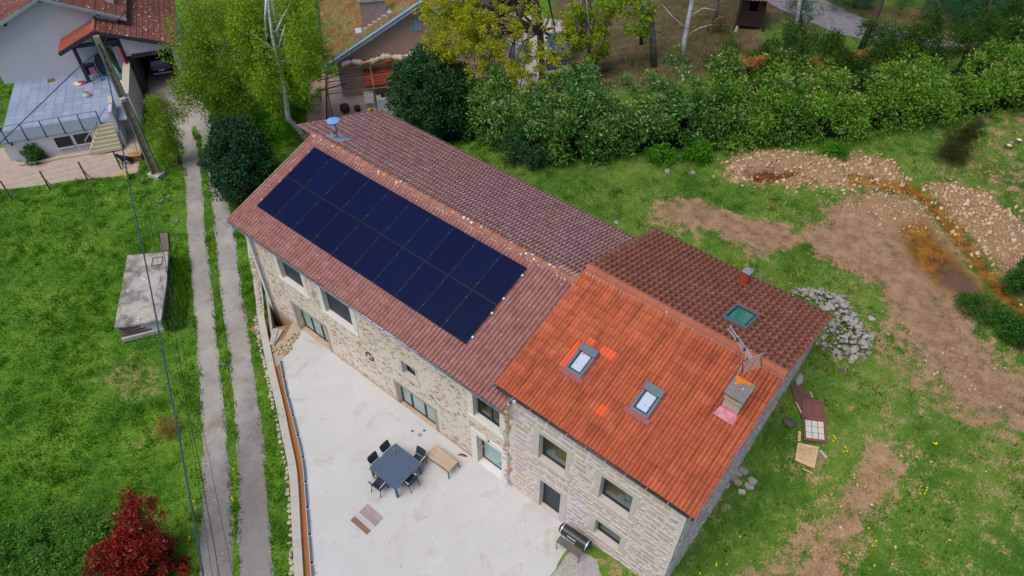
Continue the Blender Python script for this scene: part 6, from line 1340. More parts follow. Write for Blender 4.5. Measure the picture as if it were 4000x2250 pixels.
pt_ = MB().prism([NH(-1.75, -2.9)[:2], NH(5.5, -2.9)[:2], NH(5.5, .1)[:2], NH(-.6, .1)[:2], NH(-.6, 3)[:2], NH(-1.6, 3)[:2]], -.1, NG).build('patio', M('patio_concrete', [lin('#8c7a70'), lin('#a8968a'), lin('#b8aca4')], .9, .9)); tag(pt_, 'pinkish patio slab in front of the pink house', 'patio', kind='structure')
pw = MB().prism([NH(-3.2, -5)[:2], NH(-2.1, -5)[:2], NH(-1.75, 3)[:2], NH(-2.6, 3)[:2]], -.1, .05).build('side_path', M('tan_path', [lin('#927a64'), lin('#a88e76')], 1.4, .95)); tag(pw, 'tan earth path beside the pink house', 'path', kind='structure')
gwl = thing('garden_wall', 'long pinkish garden wall beside the path to the pink house', 'wall', NH(-1.9, -1, 0)); MB().bar(NH(-1.95, -5, .25), NH(-1.6, 4, .25), .14, .7).build('wall_body', CONCG, gwl); MB().bar(NH(-1.95, -5, .62), NH(-1.6, 4, .62), .2, .05).build('coping', M('pink_coping', [lin('#b09484')], 3, .9), gwl)
ap = np.array(bp(1180+1310*.2415, 150+1150*.2415, NG)); e = thing('washing_machine', 'white washing machine on the patio beside the dark bush', 'appliance', (ap[0], ap[1], NG), nyaw); WAP = M('white_enamel', [lin('#c6cad0'), lin('#d2d6da')], 1, .35); MB().box((0, 0, .42), (.6, .6, .84)).build('cabinet', WAP, e, local=True, bevel=.02); MB().box((0, 0, .85), (.6, .6, .02)).build('top', CAPC, e, local=True); MB().box((.12, .1, .95), (.25, .3, .16)).build('plant_tray', BLK, e, local=True)
for (a, b), lb, mt, r_, h_ in (((700, 1190), 'large brown glazed pot on the pink patio', M('brown_pot', [lin('#4c2420'), lin('#5c2c28')], 3, .4), .3, .45), ((900, 1170), 'smaller dark pot beside the sunbed', M('dark_pot', [lin('#3c2c2c')], 3, .5), .2, .3)):
    q = bp(1180+a*.2415, 150+b*.2415, NG); e = thing('plant_pot', lb, 'pot', (q[0], q[1], NG)); MB().lathe((0, 0, 0), [(r_*.7, 0), (r_, h_*.5), (r_*.95, h_), (r_*.85, h_), (r_*.8, h_*.8)], 16).build('pot_body', mt, e, local=True, smooth=True); MB().lathe((0, 0, h_*.8), [(r_*.8, 0), (r_*.1, .02)], 12).build('soil', EARTH, e, local=True)
q = bp(1180+1100*.2415, 150+1090*.2415, NG); e = thing('sunbed', 'grey slatted reclining sunbed on the pink patio', 'sunbed', (q[0], q[1], NG), nyaw+1.5)
for k in range(7): MB().hexa([(-.3, -.28+k*.085, .35), (.55, -.28+k*.085, .7), (.55, -.22+k*.085, .7), (-.3, -.22+k*.085, .35)], [(-.3, -.28+k*.085, .37), (.55, -.28+k*.085, .72), (.55, -.22+k*.085, .72), (-.3, -.22+k*.085, .37)]).build('slat', ROOMW, e, local=True)
for y in (-.26, .3): MB().bar((-.3, y, 0), (-.3, y, .36), .04, .04).build('leg', ROOMW, e, local=True); MB().bar((.4, y, 0), (.4, y, .62), .04, .04).build('leg', ROOMW, e, local=True)
q = bp(1180+1090*.2415, 150+1180*.2415, NG); e = thing('toy', 'yellow and red toy on the pink patio', 'toy', (q[0], q[1], NG)); MB().lathe((0, 0, 0), [(.12, 0), (.14, .1), (.06, .2)], 10).build('yellow_part', TOYY, e, local=True); MB().lathe((.18, .05, 0), [(.1, 0), (.1, .12), (.04, .18)], 10).build('red_part', TOYR, e, local=True)
cpos = D(1408, 150); car('blue_car', 'blue car half hidden behind the yellow-green tree', (cpos[0], cpos[1], cpos[2]), math.atan2(.78, -.62)-.05, M('blue_paint', [lin('#1c2c5c'), lin('#26407c')], 2, .2, spec=.6), 1.0)

# ================================================================ HUT, WHEEL STAND
SHW = M('dark_shed_wood', [lin('#2e2226'), lin('#40302e'), lin('#4c3a34')], 3, .9, .3, rand=.5)
p = D(1880, 64); hut = thing('wooden_hut', 'dark wooden hut on stilts with a pinkish corrugated roof by the lane', 'hut', p, math.atan2(.632, .775)-.15)
for k in range(11): MB().box((0, -.55, .25+k*.085), (1.25, .04, .075)).build('front_plank', SHW, hut, local=True)
for s in (-1, 1):
    for k in range(9): MB().box((s*.63, -.5+k*.13, 1.0), (.03, .12, 1.7)).build('side_plank', SHW, hut, local=True)
    MB().box((s*.45, -.56, 1.55), (.4, .05, .75)).build('shutter', SHW, hut, local=True); MB().bar((s*.85, -.75, 0), (s*.62, -.5, 1.7), .09, .09).build('leg', SHW, hut, local=True)
MB().box((0, .62, 1.0), (1.25, .04, 1.7)).build('rear_wall', SHW, hut, local=True); MB().box((0, .05, .18), (1.2, 1.1, .04)).build('floor', SHW, hut, local=True)
ROFP = M('faded_pink_sheet', [lin('#7c5a68'), lin('#8c7a68'), lin('#7a4668'), lin('#8f8674')], 1.6, .8, .2)
mb = MB(); nn = 36; A = [(-.95+1.9*i/nn, -.95, 1.95+.025*math.cos(i*1.57)) for i in range(nn+1)]; B = [(-.95+1.9*i/nn, .85, 2.75+.025*math.cos(i*1.57)) for i in range(nn+1)]; mb.add(A+B, [(i, i+1, nn+2+i, nn+1+i) for i in range(nn)]); mb.build('roof_sheet', ROFP, hut, local=True)
MB().lathe((-.72, -.85, 0), [(.13, 0), (.1, .15), (.06, .3)], 8).build('stone_foot', CAPC, hut, local=True)
p = D(1805, 82); ws = thing('grindstone_stand', 'old wooden grindstone stand on the brown lawn beside the hut', 'stand', p, .75); OWD = M('old_wood', [lin('#5c4a38'), lin('#75604a')], 4, .9)
for y in (-.2, .2): MB().box((0, y, .55), (1.1, .07, .07)).build('side_rail', OWD, ws, local=True)
for x in (-.5, .5):
    for y in (-.25, .25): MB().bar((x*1.1, y*1.2, 0), (x, y*.8, .55), .07, .07).build('leg', OWD, ws, local=True)
    MB().box((x, 0, .5), (.07, .46, .06)).build('cross_rail', OWD, ws, local=True)
MB().tube([(0, -.06, .6), (0, .06, .6)], .36, 22).build('wheel', M('sandstone_wheel', [lin('#6e5a30'), lin('#80683c')], 4, .9), ws, local=True); MB().tube([(0, -.3, .6), (0, .34, .6)], .03, 8).build('axle', IRON, ws, local=True)
# ================================================================ VEGETATION
def unit(n, r): d = r.normal(size=(n, 3)); return d/np.linalg.norm(d, axis=1)[:, None]
def leaf_mesh(name, P, T, L, Wd, mat, parent, r, fold=.25):
    """P base points, T unit directions: one folded four-corner leaf each"""
    n = len(P); L = np.broadcast_to(np.asarray(L, float), (n,))[:, None]; Wd = np.broadcast_to(np.asarray(Wd, float), (n,))[:, None]
    S = np.cross(T, unit(n, r)); S /= np.linalg.norm(S, axis=1)[:, None]+1e-9; Nn = np.cross(T, S)
    m = P+T*L*.45
    V = np.stack([P, m+S*Wd*.5+Nn*Wd*fold, P+T*L, m-S*Wd*.5+Nn*Wd*fold], 1).reshape(-1, 3)
    Q = np.arange(4*n).reshape(-1, 4)
    return np_mesh(name, V, Q, mat, parent, rnd=r.random(n))
def in_clumps(cl, n, r, shell=.55, up=.35):
    cl = np.asarray(cl, float); w = cl[:, 3]**2; k = r.choice(len(cl), n, p=w/w.sum()); d = unit(n, r); d[:, 2] += up*np.abs(r.normal(size=n)); d /= np.linalg.norm(d, axis=1)[:, None]
    rad = cl[k, 3]*(shell+(1-shell)*r.random(n))**1.0*(.85+.3*r.random(n)); return cl[k, :3]+d*rad[:, None], d, k
def ellipsoid_clumps(c, R, K, rc, r, inner=.45, squash=1., zmin=-1.):
    out = []
    while len(out) < K:
        d = r.normal(size=3); d /= np.linalg.norm(d)
        if d[2] < zmin: continue
        u = inner+(1-inner)*r.random()**.6; out.append((*(np.array(c)+d*np.array(R)*u), rc*r.uniform(.6, 1.3)))
    return np.array(out)
def bushy(root, cl, n, L, Wd, mat, seed, name='crown', droop=0., out=.7, up=.35, shell=.55):
    r = np.random.default_rng(seed); P, d, k = in_clumps(cl, n, r, shell, up); T = d*out+unit(n, r)*.7; T[:, 2] -= droop; T /= np.linalg.norm(T, axis=1)[:, None]
    return leaf_mesh(name, P, T, L*r.uniform(.6, 1.25, n), Wd*r.uniform(.7, 1.2, n), mat, root, r)
def limbs(root, path, cl, mat, r0, seed, k=9, name='limb'):
    r = np.random.default_rng(seed); path = np.asarray(path, float)
    for i in r.choice(len(cl), min(k, len(cl)), replace=False):
        e = cl[i, :3]; j = r.integers(max(1, len(path)//2), len(path)); s = path[j]; m = (s+e)/2+np.array([0, 0, .12*np.linalg.norm(e-s)])+r.normal(0, .12, 3)
        MB().tube([s, m, e], [r0*.5, r0*.3, r0*.08], 6).build(name, mat, root, smooth=True)
BARK_B = M('birch_bark', [lin('#8c8c90'), lin('#c8c8cc'), lin('#d8d8dc')], 1.5, .85, .3, wave=(lin('#4a4848'), 2.5, (0, 0, 0), .7, (1, 1, 5)))
BARK_D = M('dark_bark', [lin('#4a423c'), lin('#5c534c'), lin('#6c645e')], 4, .95, .6, fine=.3); BARK_G = M('grey_bark', [lin('#605c58'), lin('#7c7874'), lin('#948f8a')], 4, .95, .5, fine=.3, wave=(lin('#3c3838'), 2, (0, 0, 0), .5, (1, 1, 3)))
L_BIR = leafmat('birch_leaf', [lin('#50700e', 1.25), lin('#6f8e18', 1.25), lin('#8aa424', 1.25), lin('#a4b63a', 1.25)], trans=.35); L_WIL = leafmat('willow_leaf', [lin('#506e14', 1.25), lin('#74901e', 1.25), lin('#96a834', 1.25)], trans=.35)
L_HOL = leafmat('holly_leaf', [lin('#14301c'), lin('#224428'), lin('#325a36'), lin('#4a7048')], .55, .1, .25); L_EVG = leafmat('evergreen_leaf', [lin('#183220'), lin('#264c28'), lin('#38622e'), lin('#4c7236')], .5, .14, .3)
L_MAP = leafmat('maple_leaf', [lin('#74800e', 1.25), lin('#98a016', 1.25), lin('#b2b424', 1.25), lin('#c0c040', 1.25)], trans=.4); L_GRN = leafmat('spring_leaf', [lin('#5c7c18'), lin('#86a024'), lin('#a8b834')], trans=.4)
L_LAU = leafmat('laurel_leaf', [lin('#22421a', 1.3), lin('#3a6224', 1.3), lin('#547e30', 1.3), lin('#7c9c44', 1.3)], .35, .12, .5, scale=.45, rand=.55); L_CON = leafmat('cypress_spray', [lin('#20380c'), lin('#35561a'), lin('#4c6e22')], .7, .15, .2); L_DEAD = leafmat('dead_spray', [lin('#94602a', 1.1), lin('#b88044', 1.1), lin('#c89a60', 1.1)], .8, .1, .1)
L_CN2 = leafmat('conifer_spray', [lin('#345a18', 1.5), lin('#4c7a28', 1.5), lin('#6c943c', 1.5)], .7, .15, .2); L_RED = leafmat('photinia_leaf', [lin('#461410'), lin('#781c14'), lin('#9c2c1c'), lin('#bc4430')], .35, .2, .5); L_RG = leafmat('photinia_green', [lin('#2c3418'), lin('#4c5a2c')], .35, .15, .5)
L_PIN = leafmat('pine_needle', [lin('#1c3c24'), lin('#35603c'), lin('#4c7850')], .6, .12, .2); L_BRO = leafmat('broom_twig', [lin('#24340c'), lin('#3c4c1c'), lin('#54562c')], .7, .1, .2); L_BRI = leafmat('bright_shrub', [lin('#3a7010'), lin('#559418'), lin('#74ac2c')], .5, .35); L_SHR = leafmat('shrub_leaf', [lin('#244c14'), lin('#3c7022'), lin('#5c8c38')], .5, .25)
def tree(name, label, base, path, pr, bark, cl, n, L, Wd, leaf, seed, cat='tree', group=None, droop=0., k=9, up=.35, shell=.55, out=.7):
    e = thing(name, label, cat, base, group=group)
    MB().tube(path, pr, 9).build('trunk', bark, e, smooth=True)
    limbs(e, path, cl, bark, pr[0], seed, k); bushy(e, cl, n, L, Wd, leaf, seed, 'crown', droop, out, up, shell); return e
def gpt(p): return np.array([p[0], p[1], gz(p[0], p[1])])
R_ = np.random.default_rng(5)
def weep(cl, r, n, ln):         # hanging strings of clumps below a crown
    out = [c for c in cl]
    for i in r.choice(len(cl), n):
        c = cl[i].copy()
        for q in range(int(r.integers(3, 7))): c = c.copy(); c[:3] += np.array([r.normal(0, .12), r.normal(0, .12), -ln]); c[3] *= .9; out.append(c)
    return np.array(out)
def core_blob(root, parts, seed):       # added near-black blob closing a thick crown; inner shade put into its colour
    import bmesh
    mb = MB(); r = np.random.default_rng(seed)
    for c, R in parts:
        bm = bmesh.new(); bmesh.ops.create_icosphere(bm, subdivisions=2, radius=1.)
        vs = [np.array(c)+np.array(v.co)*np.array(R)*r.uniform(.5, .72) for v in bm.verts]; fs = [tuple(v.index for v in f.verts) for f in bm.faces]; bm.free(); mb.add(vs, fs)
    mb.build('dark_core', DARK_CORE, root)
DARK_CORE = M('dark_core', [lin('#0c120a'), lin('#161d10')], 4, .95)  # core colour, darkened to stand for shade between the leaves
# big weeping birch
b0 = bp(1196, 548, .0); path = [b0, above(b0, 1165, 505), above(b0, 1125, 460), above(b0, 1112, 330), above(b0, 1085, 240), above(b0, 1062, 130), above(b0, 1050, 30), above(b0, 1045, -60)]
c0 = above(b0, 1090, 130); cl = ellipsoid_clumps(c0+np.array([-.1, .2, .2]), (2.9, 2.9, 3.1), 150, .52, R_, .35); cl = weep(cl, R_, 90, .38); pxx, pyy = proj(cl[:, :3]); cl = cl[~((pxx > 1195) & (pyy > 300)) & (cl[:, 2] > .6) & ~((np.abs(pxx-(1045+.22*pyy)) < 58) & (pyy < 480) & ((cl[:, :3]-c0)@CF < .4))]
bt = tree('birch_tree', 'tall weeping birch with a bright white trunk behind the farmhouse gable', b0, path, [.17, .16, .15, .14, .12, .09, .06, .02], BARK_B, cl, 36000, .14, .06, L_BIR, 31, droop=.5, k=8)
for q in (((1100, 225), (1040, 170), (975, 125)), ((1070, 150), (1100, 75), (1135, 10)), ((1085, 200), (1108, 120), (1115, 95))):
    MB().tube([above(b0, *p) for p in q], [.09, .06, .025], 7).build('limb', BARK_B, bt, smooth=True)
# leaning tree to its left, over the track
b1 = bp(995, 500, .0); path = [b1, above(b1, 960, 430), above(b1, 930, 385), above(b1, 925, 300), above(b1, 928, 210), above(b1, 915, 120)]
c1 = above(b1, 840, 190); cl = np.concatenate([ellipsoid_clumps(c1+np.array([.3, .2, 0]), (2.9, 2.8, 2.9), 150, .52, R_, .3), ellipsoid_clumps(above(b1, 740, 330), (1.1, 1.1, .9), 24, .42, R_, .2), ellipsoid_clumps(above(b1, 900, 400), (1.5, 1.3, 1.3), 36, .42, R_, .2)]); cl = weep(cl, R_, 60, .34); cl = cl[cl[:, 2] > .5]; pxx, pyy = proj(cl[:, :3]); cl = cl[~((np.abs(pxx-(1045+.22*pyy)) < 58) & (pyy < 480))]
tree('willow_tree', 'leaning yellow-green willow arching over the gravel track', b1, path, [.2, .18, .16, .13, .1, .05], BARK_D, cl, 42000, .14, .055, L_WIL, 32, droop=.45, k=12)
b2 = bp(700, 640, 0.); cl = np.concatenate([ellipsoid_clumps(above(b2, 640, 460), (1.1, 1.1, 1.1), 40, .36, R_, .2), ellipsoid_clumps(above(b2, 650, 570), (.8, .8, .8), 26, .34, R_, .2)])
tree('willow_sapling', 'small yellow-green willow between the pole and the track', b2, [b2, above(b2, 690, 580), above(b2, 660, 480)], [.07, .06, .03], BARK_D, cl, 9000, .12, .04, L_WIL, 33, droop=.4, k=8)
b2 = bp(1040, 560, 0); cl = ellipsoid_clumps(b2+np.array([.2, .3, 1.1]), (1.6, 1.3, 1.2), 40, .4, R_, .2); cl = np.concatenate([cl, ellipsoid_clumps(bp(1170, 400, .4), (1.2, 1.6, .8), 30, .35, R_, .2)])
tree('bright_shrub', 'light green undergrowth around the foot of the birch', b2, [b2, b2+np.array([.1, .1, .7])], [.05, .02], BARK_D, cl, 9000, .12, .05, L_BRI, 34, cat='shrub', k=6)
# dark holly by the gable
b3 = bp(960, 760, .0)+np.array([-.3, .3, 0]); c3 = b3+np.array([.0, .0, 2.0]); cl = np.concatenate([ellipsoid_clumps(c3, (1.7, 1.6, 1.8), 220, .32, R_, .75), ellipsoid_clumps(c3+np.array([.5, -.7, -.5]), (1.2, 1.1, 1.2), 90, .32, R_, .7), ellipsoid_clumps(c3+np.array([-.8, .5, .3]), (1.2, 1.2, 1.3), 90, .3, R_, .7), ellipsoid_clumps(c3+np.array([.1, .2, .7]), (1.0, 1.0, 1.4), 70, .3, R_, .7)])
cl[:, :3] += R_.normal(0, .2, (len(cl), 3)); cl[:, 3] *= R_.uniform(.7, 1.35, len(cl)); pxx, pyy = proj(cl[:, :3]); cl = cl[~((pxx > 1100) & (pyy > 600))]
tree('holly_tree', 'rounded dark green holly between the track and the farmhouse', b3, [b3, b3+np.array([0, 0, 2.2])], [.15, .06], BARK_D, cl, 42000, .14, .08, L_HOL, 35, k=6, shell=.35)
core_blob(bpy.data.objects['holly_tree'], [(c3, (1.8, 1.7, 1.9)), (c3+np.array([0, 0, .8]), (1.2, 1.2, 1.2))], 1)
# dark evergreen behind the roof
b4 = gpt(bp(1760, 560, 1.2)); c4 = above(b4, 1690, 380); cl = np.concatenate([ellipsoid_clumps(c4, (2.2, 2.2, 2.5), 260, .38, R_, .8), ellipsoid_clumps(above(b4, 1850, 540), (1.9, 1.8, 1.7), 150, .36, R_, .75), ellipsoid_clumps(above(b4, 1930, 600), (1.8, 1.6, 1.3), 130, .34, R_, .75)])
tree('evergreen_tree', 'broad dark evergreen tree behind the farmhouse roof', b4, [b4, c4], [.2, .08], BARK_D, cl, 70000, .14, .08, L_EVG, 36, k=6, shell=.35)
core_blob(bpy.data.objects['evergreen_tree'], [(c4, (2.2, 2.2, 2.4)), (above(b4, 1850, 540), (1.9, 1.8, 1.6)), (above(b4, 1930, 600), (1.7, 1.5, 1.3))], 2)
# yellow maple in front of the blue car
b5 = D(1364, 258); path = [b5, above(b5, 2118, 250), above(b5, 2112, 120), above(b5, 2098, 10), above(b5, 2085, -90)]
c5 = above(b5, 1980, 130); cl = np.concatenate([ellipsoid_clumps(c5, (3.8, 3.4, 3.0), 420, .22, R_, .3), ellipsoid_clumps(above(b5, 1780, 90), (2.3, 2.2, 1.9), 260, .22, R_, .25), ellipsoid_clumps(above(b5, 2000, 330), (2.6, 2.2, 1.0), 110, .26, R_, .2)])
cl = cl[cl[:, 2] > b5[2]+1.0]
tree('maple_tree', 'yellow-flowering maple with an open crown in front of the blue car', b5, path, [.2, .17, .14, .1, .04], BARK_D, cl, 42000, .1, .075, L_MAP, 37, k=44, shell=.1)
b6 = D(1490, 192); path = [b6, above(b6, 2300, 200), above(b6, 2290, 90), above(b6, 2285, -50)]
cl = np.concatenate([ellipsoid_clumps(above(b6, 2300, 110), (1.5, 1.5, 2.2), 80, .26, R_, .3), ellipsoid_clumps(above(b6, 2470, 60), (1.4, 1.4, 1.2), 40, .24, R_, .2)]); tree('green_maple', 'slim light green maple at the edge of the brown lawn', b6, path, [.12, .1, .08, .03], BARK_G, cl, 7000, .15, .12, L_GRN, 38, k=14, shell=.3)
# trunks of the little park
for i, (bb, tops, r0, bark, lb, nm) in enumerate((((1645, 166), ((1642, 90), (1634, 20), (1625, -50)), .2, BARK_G, 'thick grey trunk with cut knots on the brown lawn', 'lime_tree'), ((1718, 164), ((1722, 100), (1738, 20), (1748, -50)), .15, BARK_B, 'slender pale birch trunk next to the thick grey one', 'birch_tree'), ((1613, 112), ((1614, 60), (1615, -30)), .11, BARK_D, 'thin dark trunk standing left of the thick grey one', 'young_tree'), ((1798, 60), ((1803, 20), (1810, -40)), .14, BARK_G, 'grey trunk behind the grindstone stand', 'lime_tree'), ((1994, 138), ((2003, 70), (2012, 0), (2016, -50)), .13, BARK_B, 'speckled birch trunk on the green patch before the lane', 'birch_tree'), ((2166, 122), ((2185, 80), (2208, 30), (2235, -50)), .2, BARK_D, 'dark leaning pine trunk in front of the lane', 'pine_tree'))):
    b = D(*bb); P = [b]+[above(b, u*K, v*K) for u, v in tops]; top = P[-1]+np.array([0, 0, 1.6])
    cl = ellipsoid_clumps(top+np.array([0, 0, 1.5]), (1.8, 1.8, 1.2), 24, .3, R_, .3); leaf = L_PIN if 'pine' in nm else L_GRN
    e = tree(nm, lb, b, P+[top], list(np.linspace(r0, r0*.6, len(P)+1)), bark, cl, 1500, .16, .1 if 'pine' not in nm else .02, leaf, 50+i, k=6)
    if i == 0:
        MB().tube([above(b, 1642*K, 60*K), above(b, 1625*K, 20*K), above(b, 1605*K, -20*K)], [.13, .11, .07], 8).build('limb', bark, e, smooth=True)
    if i == 1:
        for q in (((1726, 90), (1760, 70), (1790, 62)), ((1724, 70), (1690, 40), (1665, 10)), ((1735, 40), (1770, 20), (1800, 25))): MB().tube([above(b, u*K, v*K) for u, v in q], [.04, .025, .012], 6).build('limb', bark, e, smooth=True)
# pines beyond the lane
for i, (cx_, cy_, R, lb) in enumerate(((2350, -8, (2.8, 2.6, 1.0), 'spreading blue-green pine over the lane, largest of the pines'), (2140, -28, (2.0, 1.8, .8), 'smaller pine at the left bend of the lane'), (2480, 30, (2.4, 2.4, 1.6), 'pine at the right edge beyond the lane'), (2010, 25, (.9, .9, .5), 'sprig of pine growing before the speckled birch'))):
    b = D(cx_+10, cy_+45 if i != 3 else 130); c = above(b, cx_*K, cy_*K, 9); cl = ellipsoid_clumps(c, R, 90 if i != 3 else 22, .34, R_, .3)
    r = np.random.default_rng(70+i); e = thing('pine_tree', lb, 'tree', b, group='pines by the lane'); MB().tube([b, (b+c)/2+np.array([.2, 0, 0]), c], [.16, .12, .06], 8).build('trunk', BARK_D, e, smooth=True); limbs(e, np.array([b, (b+c)/2, c]), cl, BARK_D, .1, 70+i, 8)
    bushy(e, cl, 14000 if i != 3 else 2500, .16, .018, L_PIN, 71+i, 'crown', 0, .8, .3, .1)
# ---- laurel hedge and cypress hedge
HB = smooth(densify(dp((1170, 360), (1240, 385), (1290, 412), (1330, 445), (1420, 438), (1560, 420), (1700, 402), (1800, 392), (1900, 380), (2010, 372), (2120, 384), (2250, 340), (2380, 335), (2500, 305), (2680, 285)), 1.), 4)
HBr = resample(HB, 400)
hd_ = np.array([-.55, .83])
def hedge(root, K_, dep0, dep1, h0, h1, rc, n, L, Wd, mat, seed, name, s0=0., s1=1., dome=1., up=.35, rough=.25):
    r = np.random.default_rng(seed); cl = []
    while len(cl) < K_:
        s = s0+(s1-s0)*r.random(); p = HBr[int(s*399)]; d = r.random(); face = r.random()
        dd = dep0+(dep1-dep0)*d; H = (h0+(h1-h0)*d)*(.86 if (dep0 < 1 and s > .45) else 1)*(1+.14*math.sin(s*37)+.12*math.sin(s*83+2)+.12*math.sin(s*140+dd*2.3))
        if math.sin(s*95+1.3*dd)*math.sin(s*57+2.1*dd) < -.72: continue
        if face < .5: z = H*r.random()**.7; dd = dep0+(dep1-dep0)*.12*r.random()+(dep1-dep0)*.35*(z/H)**2
        else: z = H*(1-.25*r.random()**2)
        q = p[:2]+hd_*dd+r.normal(0, rough*.4, 2); cl.append((q[0], q[1], gz(q[0], q[1])+z+r.normal(0, rough*.4), rc*r.uniform(.6, 1.35)))
    cl = np.array(cl); return bushy(root, cl, n, L, Wd, mat, seed, name, 0, .8, up, .3), cl
lh = thing('laurel_hedge', 'long unclipped cherry laurel hedge across the back of the garden', 'hedge', gpt(HBr[200])); r = np.random.default_rng(9)
L_LA2 = leafmat('laurel_leaf_bright', [lin('#305214', 1.35), lin('#4c761c', 1.35), lin('#6c9426', 1.35), lin('#94b040', 1.35)], .4, .2, .45, scale=.7, rand=.5)
_, lcl = hedge(lh, 480, .3, 3.2, 2.1, 3.1, .36, 42000, .2, .075, L_LAU, 81, 'foliage', 0, .56)
_, lc2 = hedge(lh, 480, .2, 3.2, 2.1, 3.0, .38, 40000, .19, .06, L_LA2, 86, 'bright_foliage', .42, 1, rough=.5)
lcl = np.concatenate([lcl, lc2[::3]])
L_TIP = leafmat('laurel_shoot', [lin('#5c7c2c'), lin('#80983c'), lin('#a0ac58'), lin('#bcbc7c')], .45, .2, .4)
lz = np.array([c[2]-gz(c[0], c[1]) for c in lcl]); tips = lcl[(lz > .9) & (np.random.default_rng(4).random(len(lcl)) < .5)]; tips = tips+np.array([0, 0, .1, .02]); bushy(lh, tips, 9000, .18, .065, L_TIP, 84, 'new_shoots', 0, .9, .9, .8)
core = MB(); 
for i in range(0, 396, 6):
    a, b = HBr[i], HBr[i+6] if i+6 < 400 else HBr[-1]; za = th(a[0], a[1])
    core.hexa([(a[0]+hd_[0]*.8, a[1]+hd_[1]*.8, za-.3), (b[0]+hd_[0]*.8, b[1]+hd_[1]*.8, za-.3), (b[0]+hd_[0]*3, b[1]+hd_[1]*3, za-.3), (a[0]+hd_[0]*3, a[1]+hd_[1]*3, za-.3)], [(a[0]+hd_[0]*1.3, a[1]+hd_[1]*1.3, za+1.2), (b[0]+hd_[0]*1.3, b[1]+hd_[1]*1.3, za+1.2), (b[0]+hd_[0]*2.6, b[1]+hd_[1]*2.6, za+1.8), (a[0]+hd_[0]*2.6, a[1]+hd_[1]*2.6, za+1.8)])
core.build('dark_core', M('hedge_dark_core', [lin('#12180c'), lin('#1c2412')], 4, .95), lh)  # added solid core, near-black in place of the shade inside the hedge
for s in np.linspace(.05, .95, 14):
    p = gpt(HBr[int(s*399)]+np.array([hd_[0], hd_[1], 0])*1.2); MB().tube([p, p+np.array([.1, .1, 1.2])], [.05, .03], 6).build('stem', BARK_D, lh)
ch2 = thing('cypress_hedge', 'brown-topped cypress hedge rising behind the laurels', 'hedge', gpt(HBr[300])); _, ccl = hedge(ch2, 330, 2.9, 4.6, 3.2, 3.5, .42, 42000, .2, .04, L_CON, 82, 'foliage', .42, 1, up=.5)
dc = [c for c in ccl if any(math.hypot((proj(c[None, :3])[0][0]-u*K)/60, (proj(c[None, :3])[1][0]-v*K)/22) < 1.2 for u, v in ((1900, 158), (1930, 150), (2060, 160), (2160, 135), (2250, 130), (2400, 120), (2550, 110), (2210, 150))) and c[2]-gz(c[0], c[1]) > 2.6]
extra = []
for u, v in ((1880, 155), (1915, 152), (1950, 158), (2060, 158), (2150, 138), (2170, 150), (2250, 132), (2240, 150), (2400, 124), (2550, 112)):
    b = gpt(HBr[int((.42+.58*(u-1850)/760)*399)]+np.array([hd_[0], hd_[1], 0])*3.7); q = above(b, u*K, v*K, 6); extra += [(q[0]+.6*t_+R_.normal(0, .12), q[1]+.75*t_+R_.normal(0, .12), q[2]+R_.normal(0, .06), .2) for t_ in R_.normal(0, .8, 7)]
bushy(ch2, np.array(extra), 7500, .22, .03, L_DEAD, 83, 'dead_sprays', 0, .5, .3, .2)
for s in np.linspace(.45, .97, 10):
    p = gpt(HBr[int(s*399)]+np.array([hd_[0], hd_[1], 0])*4.2); MB().tube([p, p+np.array([0, 0, 3.0])], [.09, .03], 7).build('stem', BARK_D, ch2)
# ---- single shrubs
def shrub(name, label, px, R, K_, rc, n, L, Wd, mat, seed, dz=None, group=None, up=.35, droop=0., shell=.4, inner=.5):
    b = gpt(D(*px)); cl = ellipsoid_clumps(b+np.array([0, 0, R[2]*.75 if dz is None else dz]), R, K_, rc, np.random.default_rng(seed), inner); cl = cl[cl[:, 2] > b[2]-.05]
    e = thing(name, label, 'shrub', b, group=group); bushy(e, cl, n, L, Wd, mat, seed, 'foliage', droop, .8, up, shell)
    for k in range(4): a = k*1.6; MB().tube([b, b+np.array([.15*math.cos(a), .15*math.sin(a), R[2]*.5]), b+np.array([.4*R[0]*math.cos(a), .4*R[1]*math.sin(a), R[2]*1.1])], [.03, .02, .008], 5).build('stem', BARK_D, e)
    return e
shrub('broom_shrub', 'dark feathery broom shrub standing alone below the hedge', (2390, 402), (.85, .85, 1.25), 70, .25, 9000, .22, .012, L_BRO, 91, up=.9, inner=.2)
shrub('bright_shrub', 'bright green shrub at the hedge foot, left of the pair', (1660, 408), (.7, .6, .5), 26, .22, 2600, .12, .05, L_BRI, 92); shrub('bright_shrub', 'bright green shrub at the hedge foot beside the rubble mound', (1745, 400), (.8, .6, .6), 30, .24, 3200, .12, .05, L_BRI, 93)
shrub('bright_shrub', 'green tuft overhanging the rubble mound under the hedge', (2095, 400), (.6, .4, .4), 18, .2, 1600, .12, .05, L_BRI, 94)
shrub('dark_shrub', 'dark green shrub cut by the right edge beside the stream', (2572, 735), (.7, .7, 1.1), 40, .3, 6000, .13, .05, L_SHR, 95); shrub('low_shrub', 'low spreading green shrub at the stream bank', (2475, 790), (1.0, .7, .35), 40, .25, 4200, .13, .03, L_SHR, 96); shrub('low_shrub', 'low green shrub below the stream at the right edge', (2560, 850), (.9, .8, .5), 36, .26, 4000, .13, .04, L_SHR, 97)
shrub('rose_bush', 'wide leafy rose bush against the white lower wall', (92, 402), (.62, .5, .55), 40, .2, 3600, .11, .07, L_SHR, 98); shrub('rose_bush', 'small leafy bush below the barred windows', (222, 365), (.35, .32, .42), 20, .16, 1500, .1, .06, L_SHR, 99)
